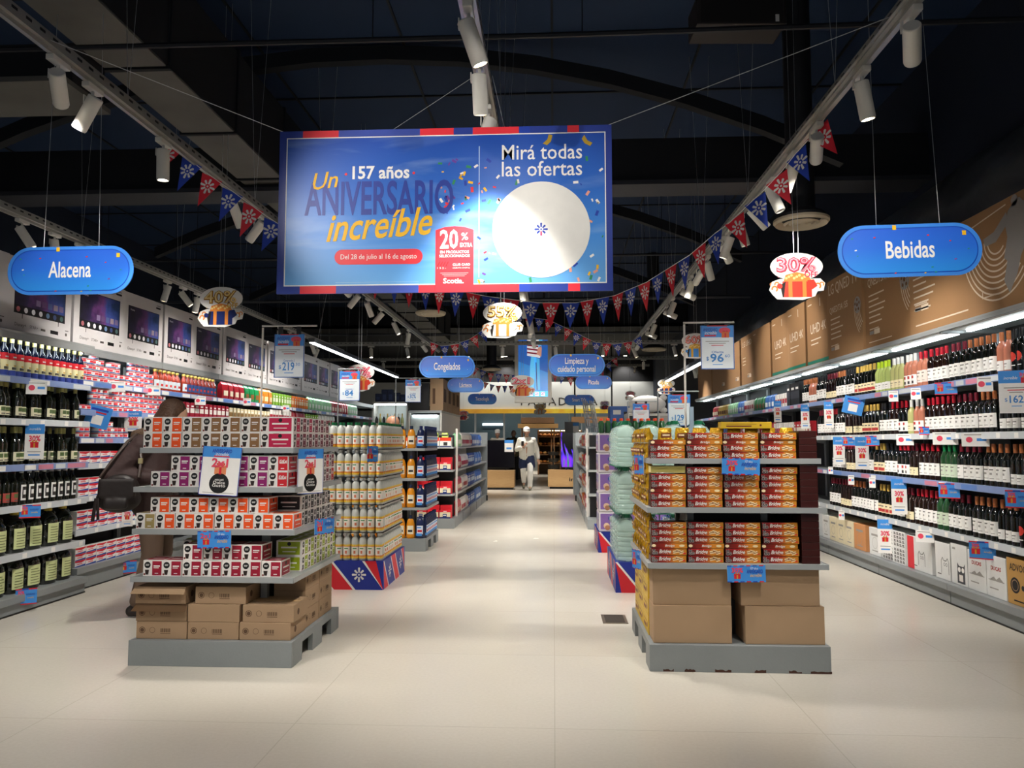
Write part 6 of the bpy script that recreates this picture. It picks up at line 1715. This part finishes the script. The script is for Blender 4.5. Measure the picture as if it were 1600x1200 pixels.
# recessed downlights under the fascia and over the kitchen
dl = MB(); dl.lathe([(.09, 0), (.09, .02), (.07, .02)], CHALK, 16); dl.lathe([(.07, -.004), (.07, .001)], EM('#fff2d8', 10), 16)
dlk = Kind('downlight', 'lamp', dl)
for i, x in enumerate((-3.6, -2.0, -.2, 1.5, 3.0)):
    for j, y in enumerate((32.1, 34.2)):
        zc = 4.89 if j else 4.89
        dlk.put((x, y, zc - .02), 0, 'round downlight in the bakery ceiling, %s from coffee side, %s row' % (od(i + 1), ('front', 'kitchen')[j]), 'downlights at the bakery')
        L = bpy.data.lights.new('downlight_beam', 'SPOT'); L.energy = 260; L.spot_size = 1.9; L.spot_blend = .6; L.shadow_soft_size = .06; L.color = (1, .93, .82)
        lo_ = link('downlight_beam', L, (x, y, zc - .06))
# kitchen benches with dark machines
r = random.Random(5)
for i in range(4):
    mb = MB(); hh = r.uniform(.25, .5)
    mb.box(-.3, -.2, 0, .3, .2, hh, M(('#50575c', '#2b2e31', '#8a9296', '#3f474d')[i], .35, .5), .02); mb.rect(FRONT(-.2), -.22, .05, .12, hh - .06, DARK, .002); mb.disc(FRONT(-.2), .2, hh * .6, .03, CHALK, .003, 10)
    Kind('kitchen_machine', 'machine', mb).put((xs[0] + .5 + i * .85, Y + 2.4, .9), 0, 'dark kitchen machine on the rear bakery bench, %s from coffee side' % od(i + 1), 'machines on the bakery bench')
mb = MB(); mb.box(-5, Y + 2.0, 0, 3.4, Y + 2.9, .9, STEEL); o = link('kitchen_bench', mb.mesh('bench')); tag(o, 'long steel bench at the back of the bakery', 'bench')
mb = MB(); mb.box(-.5, 0, -.05, .5, .1, .05, EM('#dfe8ec', 2.5)); Kind('kitchen_lamp', 'lamp', mb).put((xs[1] + .5, Y + 3.28, 2.1), 0, 'small lit panel on the bakery kitchen wall')
# wooden canopies and bread shelves
CW1 = M('#8a6440', .6, 0, .12, 6)
mb = MB(); a, c_ = bp(815, 669, 30), bp(866, 657, 30)
mb.box(0, 0, .18, c_.x - a.x, .9, c_.z - a.z + .1, CW1, .01); mb.box(-.12, -.1, 0, c_.x - a.x + .15, .9, .16, M('#b58a50', .6, 0, .1, 6), .01)
for q in (.1, c_.x - a.x - .14): mb.box(q, .8, 1.7 - a.z - 1.7, q + .05, .85, 0, CW1)
k = Kind('bread_display', 'bread display', None, [('canopy', mb)])
unit = []
ux0, ux1 = bp(838, 0, 30.5).x, bp(905, 0, 30.5).x
f = MB()
for q in (0, (ux1 - ux0) / 2, ux1 - ux0 - .05): f.box(q, .0, 0, q + .05, .6, 1.75, CW1)
f.box(0, .58, 0, ux1 - ux0, .6, 1.75, M('#5a4632', .7)); 
parts = [('frame', f)]
for z in (.45, .8, 1.15, 1.5):
    m_ = MB(); m_.box(0.01, -.05, z - .03, ux1 - ux0 - .01, .57, z, CW1); parts.append(('shelf', m_))
lt = MB(); lt.box(.06, .1, 1.72, ux1 - ux0 - .06, .2, 1.75, EM('#ffd9a0', 6)); parts.append(('light_strip', lt))
Kind('bread_shelves', 'shelving', None, parts).put((ux0, 30.6, 0), 0, 'lit wooden shelves of bread behind the walking person')
cz0 = bp(815, 669, 30).z
po = [('canopy', mb)]
for q in (-.02, c_.x - a.x - .04):
    p_ = MB(); p_.box(q, .8, -cz0, q + .06, .86, 0, CW1); po.append(('post', p_))
Kind('wooden_canopy', 'canopy', None, po).put((a.x, 29.4, cz0), 0, 'two-tier wooden canopy above the bread shelves')
LO = [M(c, .6, 0, .15, 14) for c in ('#c98a42', '#b06a2a', '#dfb06a', '#8f5626')]
n = 0
for si, z in enumerate((.45, .8, 1.15, 1.5)):
    for i in range(9):
        mb = MB(); L = LO[(i + si) % 4]
        mb.ell((0, 0, .06), (.085, .14, .06), L, 10, 6)
        Kind('bread_loaf', 'bread', mb).put((ux0 + .12 + i * (ux1 - ux0 - .2) / 9.0, 30.72, z - .0), 0, 'baked loaf, %s from the screen end, %s bread shelf' % (od(i + 1), ('lowest', 'second', 'third', 'top')[si]), 'loaves on the bread shelves')
mb = MB(); a, c_ = bp(893, 661, 29), bp(962, 651, 29); mb.box(0, 0, 0, c_.x - a.x, .3, c_.z - a.z, M('#9a7044', .6, 0, .1, 5), .01)
for q in (.1, c_.x - a.x - .16): mb.box(q, .1, c_.z - a.z, q + .06, .16, 4.9 - a.z, DARK)
Kind('wooden_sign_board', 'board', mb).put((a.x, 29, a.z), 0, 'plain wooden board hung at the wine side of the bakery front')
mb = MB(); a, c_ = bp(883, 722, 27), bp(905, 659, 27); mb.box(0, 0, 0, c_.x - a.x, .5, c_.z, M('#8a8e92', .5), .01); mb.rect(FRONT(0), .34, 1.5, .38, 1.62, BLACK, .002); mb.rect(FRONT(0), .05, 1.35, .15, 1.55, PAPER, .002)
mb.rect(FRONT(0), c_.x - a.x - .22, 1.62, c_.x - a.x - .02, 1.95, PAPER, .002); mb.rect(FRONT(0), c_.x - a.x - .22, 1.85, c_.x - a.x - .02, 1.95, SKY, .003)
Kind('grey_cabinet', 'cabinet', mb).put((a.x, 27, 0), 0, 'tall grey cabinet with a taped price sheet behind the glowing television')
# till with blue monitor
a = bp(793, 690, 27)
mb = MB(); mb.box(-.6, -.3, 0, .6, .3, .95, M('#4a3f38', .6), .01)
Kind('till_counter', 'counter', mb).put((a.x - .1, 27.2, 0), 0, 'brown till counter in front of the bakery')
mb = MB(); mb.box(-.16, -.015, .12, .16, .015, .34, BLACK, .004); s_ = MB(); s_.box(-.15, -.018, .13, .15, -.0155, .33, EM('#3fa8f2', 1.2)); st = MB(); st.box(-.02, 0, 0, .02, .03, .13, DARK); st.box(-.08, -.05, 0, .08, .07, .01, DARK)
Kind('till_monitor', 'monitor', None, [('casing', mb), ('screen', s_), ('stand', st)]).put((a.x, 27.1, .951), 0, 'small till monitor with a bright blue screen')
# wire stand with baskets near the bread
mb = MB()
for q in range(4):
    mb.ring(TOP(.3 + q * .22), 0, 0, .2, .02, STEEL, 0, 16); mb.lathe([(.16, .18 + q * .22), (.2, .3 + q * .22)], M('#9a948a', .5, .2), 12, cap=False)
mb.tube([(0, 0, 0), (0, 0, 1.1)], .02, STEEL)
Kind('basket_stand', 'stand', mb).put((bp(862, 0, 26).x, 26, 0), 0, 'round wire stand of baskets in front of the bread shelves')

# ---------------------------------------------------------------- far corner beyond the pantry wall
x0, x1 = at(590, 0, 18).x, at(644, 0, 18).x
w = x1 - x0
pr = []
f = MB(); f.box(0, .0, 0, .04, .5, 2.22, CHALK); f.box(w - .04, 0, 0, w, .5, 2.22, CHALK); f.box(0, .46, 0, w, .5, 2.22, M('#bfc4c2', .6)); f.box(0, 0, 2.2, w, .5, 2.24, CHALK); pr.append(('cabinet', f))
for z in (.3, .75, 1.2, 1.62): m_ = MB(); m_.box(.04, .02, z - .03, w - .04, .46, z, SHELF); pr.append(('shelf', m_))
m_ = MB(); m_.box(.06, .05, 2.16, w - .06, .1, 2.19, TUBEM); pr.append(('light_tube', m_))
Kind('bottle_cabinet', 'cabinet', None, pr).put((x0, 18, 0), 0, 'white open cabinet of bottles in the far corner past the cleaner pallet')
kk = [wine(GW, LBC, CGd, 'low'), wine(GA, LBC, CWh, 'low')]
for si, z in enumerate((1.2, 1.62)):
    for i in range(8):
        kk[(i + si) % 2].put((x0 + .09 + i * .088, 18.1, z + .001), 0, 'small %s bottle in white cabinet, %s from pantry wall, %s shelf' % (('pale', 'amber')[(i + si) % 2], od(i + 1), ('lower', 'upper')[si]), 'bottles in the far white cabinet', scale=(1, 1, 1.1))
for i in range(5):
    mb = MB(); hh = (.2, .3, .3, .22, .18)[i]; mb.box(-.07, -.06, 0, .07, .06, hh, M('#1d2748', .5), .003); mb.rect(FRONT(-.06), -.04, .05, .04, hh * .6, M('#39466e', .5))
    Kind('gift_carton', 'carton', mb).put((x0 + .12 + i * .15, 18.15, 2.241), 0, 'navy gift carton on the white cabinet, %s from pantry wall' % od(i + 1), 'navy cartons on the white cabinet')
# tall shelf with cartons on top next to it
xa, xb = at(645, 0, 17.2).x, at(712, 0, 17.2).x
pr = []
f = MB(); f.box(0, 0, 0, .04, 3.4, 2.0, CHALK); f.box(xb - xa - .3, 0, 0, xb - xa - .26, 3.4, 1.95, CHALK); f.box(0, 3.36, 0, xb - xa - .26, 3.4, 1.95, CHALK); pr.append(('frame', f))
f = MB(); f.box(0, -.02, 1.95, xb - xa - .26, 3.4, 2.0, SHELF); pr.append(('top_shelf', f))
f = MB(); f.box(.05, .0, .3, xb - xa - .31, .05, 1.9, M('#b9c2c0', .4, 0, .3, 10)); f.box(.1, -.03, 1.86, xb - xa - .36, .02, 1.9, TUBEM); pr.append(('front_panel', f))
Kind('chilled_cabinet', 'cabinet', None, pr).put((xa, 17.2, 0), 0, 'bright chilled cabinet beyond the long gondola, cartons on top')
mb = MB(); mb.box(0, 0, 0, .44, .3, .62, M('#1c1c1e', .5), .004); mb.rect(SIDE(.44), .04, .1, .26, .5, WHITE, .001)
Kind('appliance_carton', 'carton', mb).put((xa + .02, 17.22, 2.001), 0, 'black carton on top of the chilled cabinet')
for i in range(4):
    mb = MB(); mb.box(0, 0, 0, .3, .75, .72 - i * .03, CARD, .004); mb.rect(SIDE(.3), .1, .2, .5, .5, STAMP); mb.rect(FRONT(0), .06, .15, .12, .5, STAMP)
    Kind('appliance_carton', 'carton', mb).put((xa + .48 - .0, 17.22 + i * .78, 2.001), 0, 'tall brown carton on the chilled cabinet, %s behind the black carton' % od(i + 1), 'brown cartons on the chilled cabinet')
# ---------------------------------------------------------------- people
def capsule(mb, p, q, r0, r1, m, n=10):
    p, q = V(p), V(q)
    d = (q - p); L = d.length; d.normalize()
    a = d.cross(V((0, 0, 1)) if abs(d.z) < .9 else V((1, 0, 0))).normalized(); b = d.cross(a)
    rings = []
    for t in (-80, -50, -20): rings.append((p + d * (r0 * math.sin(math.radians(t))), r0 * math.cos(math.radians(t))))
    rings += [(p.lerp(q, .5), (r0 + r1) / 2)]
    for t in (20, 50, 80): rings.append((q + d * (r1 * math.sin(math.radians(t))), r1 * math.cos(math.radians(t))))
    vs = [c + (a * math.cos(2 * PI * j / n) + b * math.sin(2 * PI * j / n)) * r for c, r in rings for j in range(n)]
    k = len(rings)
    mb.add(vs, [(i * n + j, i * n + (j + 1) % n, (i + 1) * n + (j + 1) % n, (i + 1) * n + j) for i in range(k - 1) for j in range(n)] + [tuple(reversed(range(n))), tuple((k - 1) * n + j for j in range(n))], m)
def blob(mb, name, voxel=.011, it=3):
    """melt overlapping volumes into one continuous skin"""
    me = mb.mesh(name + '_raw')
    ob = bpy.data.objects.new(name, me); COL.objects.link(ob)
    bm = bmesh.new(); bm.from_mesh(me); bmesh.ops.recalc_face_normals(bm, faces=bm.faces); bm.to_mesh(me); bm.free()
    md = ob.modifiers.new('r', 'REMESH'); md.mode = 'VOXEL'; md.voxel_size = voxel; md.use_smooth_shade = True
    m2 = ob.modifiers.new('s', 'SMOOTH'); m2.iterations = it; m2.factor = .5
    dg = bpy.context.evaluated_depsgraph_get()
    out = bpy.data.meshes.new_from_object(ob.evaluated_get(dg))
    out.name = name
    bpy.data.objects.remove(ob); bpy.data.meshes.remove(me)
    return out
SKIN = M('#c49a80', .55, 0, .05, 20)
def hand(mb, w, dirn, up, m, curl=.5, s=1):
    """palm, four unequal bent fingers, thumb off the palm side"""
    w, d, u = V(w), V(dirn).normalized(), V(up).normalized()
    sd = d.cross(u).normalized()
    c = w + d * .045 * s
    for q in (-.028, 0, .028): capsule(mb, w + sd * q * s * .7, w + d * .085 * s + sd * q * s, .016 * s, .014 * s, m, 8)
    for i, (q, L) in enumerate(((-.033, .062), (-.011, .076), (.011, .08), (.033, .07))):
        b0 = w + d * .088 * s + sd * q * s
        d1 = (d + u * -curl * .5).normalized(); b1 = b0 + d1 * L * .55 * s
        d2 = (d + u * -curl * 1.6).normalized(); b2 = b1 + d2 * L * .5 * s
        capsule(mb, b0, b1, .0095 * s, .009 * s, m, 7); capsule(mb, b1, b2, .009 * s, .0075 * s, m, 7)
    t0 = w + d * .025 * s + sd * .03 * s; t1 = t0 + (d * .6 + sd * .7 - u * .3).normalized() * .04 * s; t2 = t1 + (d * .9 - u * .4 * curl).normalized() * .035 * s
    capsule(mb, t0, t1, .013 * s, .011 * s, m, 7); capsule(mb, t1, t2, .011 * s, .009 * s, m, 7)
def head(mb, c, fwd, m, s=1, tilt=0):
    f = V(fwd).normalized(); z = V((0, 0, 1)); z = (z - f * tilt).normalized(); f = (f - z * f.dot(z)).normalized(); y = z.cross(f)
    R = Matrix((f, y, z)).transposed()
    def T(x, yy, zz): return V(c) + R @ V((x * s, yy * s, zz * s))
    mb.ell(T(-.01, 0, .03), (.098 * s, .078 * s, .1 * s), m, 16, 10, rot=R)
    mb.ell(T(.025, 0, -.045), (.068 * s, .06 * s, .075 * s), m, 14, 8, rot=R)
    capsule(mb, T(.085, 0, .012), T(.104, 0, -.022), .009 * s, .015 * s, m, 8)
    capsule(mb, T(.078, -.03, .035), T(.078, .03, .035), .012 * s, .012 * s, m, 8)
    capsule(mb, T(.084, -.018, -.056), T(.084, .018, -.056), .009 * s, .009 * s, m, 8); capsule(mb, T(.07, -.012, -.095), T(.07, .012, -.095), .018 * s, .018 * s, m, 8)
    for q in (-1, 1): mb.ell(T(-.01, q * .082, -.005), (.02 * s, .01 * s, .033 * s), m, 8, 6, rot=R)
    return T, R
def person(loc, rz, label, J, cols, extras=None, face=True):
    """J: joints in metres, x forward, y to the person's own side, z up"""
    B = MB(); m = cols.get('skin', SKIN)
    T, R = head(B, J['head'], J.get('look', (1, 0, 0)), m, 1, J.get('tilt', 0))
    capsule(B, J['neck'], V(J['head']) + V((-.01, 0, -.06)), .055, .052, m)
    capsule(B, J['hip'], J['chest'], .13, .14, m); capsule(B, J['chest'], J['neck'], .13, .07, m)
    C = MB(); P = MB(); S = MB()
    cj, cp, cs = cols['top'], cols['bottom'], cols['shoe']
    hip, ch, nk = V(J['hip']), V(J['chest']), V(J['neck'])
    tk = cols.get('bulk', 1)
    for q in (-.06, .06): capsule(C, hip + V((0, q * 1.1, -.02)), ch + V((0, q * 1.2, .02)), .135 * tk, .135 * tk, cj)
    capsule(C, ch, nk + V((-.01, 0, -.02)), .14 * tk, .085, cj)
    for sd in ('L', 'R'):
        sh, e, w = V(J['sh' + sd]), V(J['el' + sd]), V(J['wr' + sd])
        capsule(B, sh, e, .05, .042, m); capsule(B, e, w, .041, .029, m)
        hd = (w - e).normalized(); up = V(J.get('up' + sd, (0, 0, 1)))
        hand(B, w, J.get('hd' + sd, hd), up, m, J.get('curl' + sd, .5))
        capsule(C, ch + V((0, 0, .1)), sh, .1, .08 * tk, cj); capsule(C, sh, e, .078 * tk, .066 * tk, cj); capsule(C, e, e.lerp(w, .93), .066 * tk, .05 * tk, cj)
        hp, k, a = V(J['hp' + sd]), V(J['kn' + sd]), V(J['an' + sd])
        capsule(B, hp, k, .085, .056, m); capsule(B, k, a, .055, .038, m)
        capsule(P, hip, hp, .13, .11, cp); capsule(P, hp, k, .1, .08, cp); capsule(P, k, a + V((0, 0, .03)), .08, cols.get('cuff', .06), cp)
        td = V(J.get('toe' + sd, (1, 0, 0))).normalized()
        capsule(B, a, a + td * .1 + V((0, 0, -.04)), .035, .03, m)
        capsule(S, a + V((0, 0, -.045)) - td * .04, a + td * .15 + V((0, 0, -.055)), .045, .038, cs); capsule(S, a + V((0, 0, .0)), a + V((0, 0, -.04)), .046, .046, cs)
    o = link('person', None, loc, rz); tag(o, label, 'person')
    body = link('body', blob(B, 'body', .01, 2), parent=o)
    link('jacket', blob(C, 'jacket', .013, 5), parent=o); link('trousers', blob(P, 'trousers', .014, 4), parent=o); link('shoes', blob(S, 'shoes', .011, 2), parent=o)
    if face:
        for q in (-1, 1):
            E = MB(); E.ell(T(.083, q * .03, .012), (.008, .013, .009), WHITE, 8, 6, rot=R); E.ell(T(.088, q * .03, .012), (.005, .006, .006), BLACK, 8, 6, rot=R); link('eye', E.mesh('eye'), parent=body)
            E = MB(); capsule(E, T(.089, q * .018, .034), T(.084, q * .045, .036), .004, .003, LBK, 6); link('eyebrow', E.mesh('eyebrow'), parent=body)
        E = MB(); capsule(E, T(.091, -.02, -.054), T(.091, .02, -.054), .004, .004, M('#96564c', .5), 6); link('lips', E.mesh('lips'), parent=body)
    return o, T, R
# shopper reaching into the coffee stand
JK = M('#33211f', .75, 0, .15, 14, bump=.5, bscale=14)
J = dict(hip=(0, 0, .86), chest=(-.01, 0, 1.16), neck=(.03, 0, 1.34), head=(.12, 0, 1.48), look=(1, .1, 0), tilt=-.35,
         shL=(.03, .19, 1.28), elL=(.18, .26, 1.04), wrL=(.4, .18, 1.02), shR=(-.03, -.2, 1.27), elR=(-.2, -.3, 1.05), wrR=(.06, -.24, 1.03), curlR=.8, curlL=.8,
         hpL=(0, .09, .84), knL=(.03, .1, .46), anL=(0, .1, .09), hpR=(0, -.09, .84), knR=(.03, -.1, .46), anR=(-.06, -.11, .09))
o, T, R = person((-3.05, 5.78, 0), .12, 'shopper in dark brown jacket with shoulder bag, reaching behind the coffee stand', J, dict(top=JK, bottom=M('#6b5648', .8, 0, .1, 10), shoe=M('#2a2422', .6), bulk=1.12))
HAIR = M('#4a3222', .6, 0, .3, 40, bump=.6, bscale=60)
hb = MB(); hb.ell(T(-.03, 0, .05), (.105, .092, .1), HAIR, 14, 9, rot=R); hb.ell(T(-.075, 0, -.05), (.07, .085, .12), HAIR, 12, 8, rot=R)
for q in (-1, 1): hb.ell(T(-.02, q * .078, -.02), (.06, .025, .1), HAIR, 10, 7, rot=R)
link('hair', blob(hb, 'hair', .009, 2), parent=o)
hd_ = MB()
for j in range(14):
    t = PI * (.12 + 1.76 * j / 13)
    hd_.ell((-.03 + .11 * math.cos(t), .15 * math.sin(t), 1.36 + .02 * math.cos(t)), (.05, .05, .05), M('#6b5442', .9, 0, .3, 60, bump=1, bscale=90), 8, 6)
link('hood', blob(hd_, 'hood', .012, 3), parent=o)
BAG = M('#1f1816', .5, 0, .15, 20, bump=.3, bscale=10)
bgm = MB(); bgm.ell((0, 0, .09), (.155, .075, .1), BAG, 16, 10); bgm.ell((.01, 0, .17), (.13, .055, .1), BAG, 16, 10); bgm.box(-.13, -.05, .04, .13, .05, .2, BAG, .03); bgm.box(-.125, -.072, .1, .125, -.05, .24, BAG, .02); bgm.box(-.08, -.085, .02, .08, -.06, .09, BAG, .02)
stp = MB(); stp.tube([(-.13, 0, .24), (-.06, .02, .36), (.02, .1, .5), (.06, .2, .56)], .012, M('#3a2b24', .5), 6); stp.tube([(.13, 0, .24), (.13, .04, .36), (.1, .12, .5), (.06, .2, .56)], .012, M('#3a2b24', .5), 6)
bk_ = MB(); bk_.box(.115, .02, .34, .145, .04, .38, M('#c9b98a', .3, .8), .003); tas = MB(); tas.tube([(-.13, -.06, .1), (-.145, -.07, -.06)], .012, BAG, 6); tas.tube([(-.12, -.06, .1), (-.11, -.07, -.05)], .01, BAG, 6)
KB_ = Kind('shoulder_bag', 'bag', None, [('strap', stp), ('buckle', bk_), ('tassel', tas)])
KB_.body = blob(bgm, 'shoulder_bag', .009, 4)
KB_.put((-3.12, 5.4, .8), .25, 'dark brown leather shoulder bag hanging from the shopper at the coffee stand')
# person in white walking towards the entrance
WJ = M('#dcd8cc', .8, 0, .08, 10, bump=.4, bscale=12)
J = dict(hip=(0, 0, .92), chest=(.02, 0, 1.22), neck=(.02, 0, 1.42), head=(.05, 0, 1.56), look=(1, 0, 0), tilt=-.12,
         shL=(0, .18, 1.34), elL=(-.05, .27, 1.09), wrL=(.0, .31, .85), shR=(0, -.18, 1.34), elR=(.0, -.27, 1.09), wrR=(.2, -.13, 1.14), hdR=(.3, .5, .5), curlR=1.1, upR=(1, 0, .3),
         hpL=(0, .1, .9), knL=(.16, .1, .5), anL=(.12, .09, .09), hpR=(0, -.1, .9), knR=(-.05, -.1, .5), anR=(-.3, -.09, .19), toeR=(.8, 0, -.5))
p = at(823, 762, 20.75)
o, T, R = person((p.x, 20.8, 0), -PI / 2, 'person in white jacket, white cap and navy shorts walking up the aisle holding a phone', J, dict(top=WJ, bottom=M('#e2e0da', .7, 0, .05, 10), shoe=M('#6f6d5c', .7), bulk=1.06, cuff=.07, skin=M('#b78a70', .55)))
sh_ = MB()
for q in (-1, 1): capsule(sh_, (0, q * .07, .96), (.05 * q, q * .11, .66), .135, .125, M('#1c2748', .8))
link('shorts', blob(sh_, 'shorts', .014, 4), parent=o)
cp_ = MB(); cp_.ell(T(-.015, 0, .06), (.11, .092, .085), WHITE, 14, 8, bot=-20, rot=R); cp_.ell(T(-.01, 0, .035), (.115, .096, .03), WHITE, 14, 6, rot=R)
link('cap', cp_.mesh('cap'), parent=o)
mb = MB(); mb.box(-.036, -.005, -.072, .036, .005, .072, M('#1a1416', .3), .003); mb.rect(BACK(.005), -.032, -.066, .032, .066, DKS, .0008); mb.rect(FRONT(-.005), -.02, .03, -.004, .06, DARK, .001)
Kind('mobile_phone', 'phone', mb).put((p.x - .1, 20.8 - .31, 1.25), .1, 'dark mobile phone held up by the person in white', rot=(.5, 0, .1))
# bald shopper behind the softener stand, person in olive by the till, baker
def std(turn=(1, 0, 0), h=1.0):
    q = dict(hip=(0, 0, .92), chest=(.02, 0, 1.22), neck=(.02, 0, 1.42), head=(.04, 0, 1.56), look=turn, shL=(0, .2, 1.36), elL=(.02, .27, 1.1), wrL=(.16, .24, .92), shR=(0, -.2, 1.36), elR=(.02, -.27, 1.1), wrR=(.16, -.24, .92),
             hpL=(0, .1, .9), knL=(.02, .1, .5), anL=(0, .1, .09), hpR=(0, -.1, .9), knR=(.02, -.1, .5), anR=(0, -.1, .09))
    return {k: (tuple(V(v) * h) if k != 'look' and not k.startswith('an') else v) for k, v in q.items()}
person((at(617, 660, 10.75).x, 10.75, 0), PI * .95, 'bald shopper seen only by the head above the softener bottles', std(h=.985), dict(top=M('#3a4048', .8), bottom=M('#2a2d33', .8), shoe=BLACK, skin=M('#a5765c', .45)))
p = at(803, 740, 26.2)
person((p.x, 26.2, 0), PI * .6, 'person in olive jacket standing at the till, behind the person in white', std(), dict(top=M('#5a5138', .8), bottom=M('#1f1e20', .8), shoe=BLACK), face=False)
p = at(780, 690, 29.5)
o, T, R = person((p.x, 28.6, 0), -PI / 2, 'bakery worker in white hat behind the till counter', std(), dict(top=M('#b9b2a4', .7), bottom=DARK, shoe=BLACK, skin=M('#a87a62', .5)))
hb = MB(); hb.lathe([(.09, .05), (.095, .09), (.1, .17), (.05, .2)], WHITE, 14, c=tuple(T(-.01, 0, 0))); link('hat', hb.mesh('hat'), parent=o)

if BADLABEL: print('BADLABELS', len(BADLABEL), BADLABEL[:12])
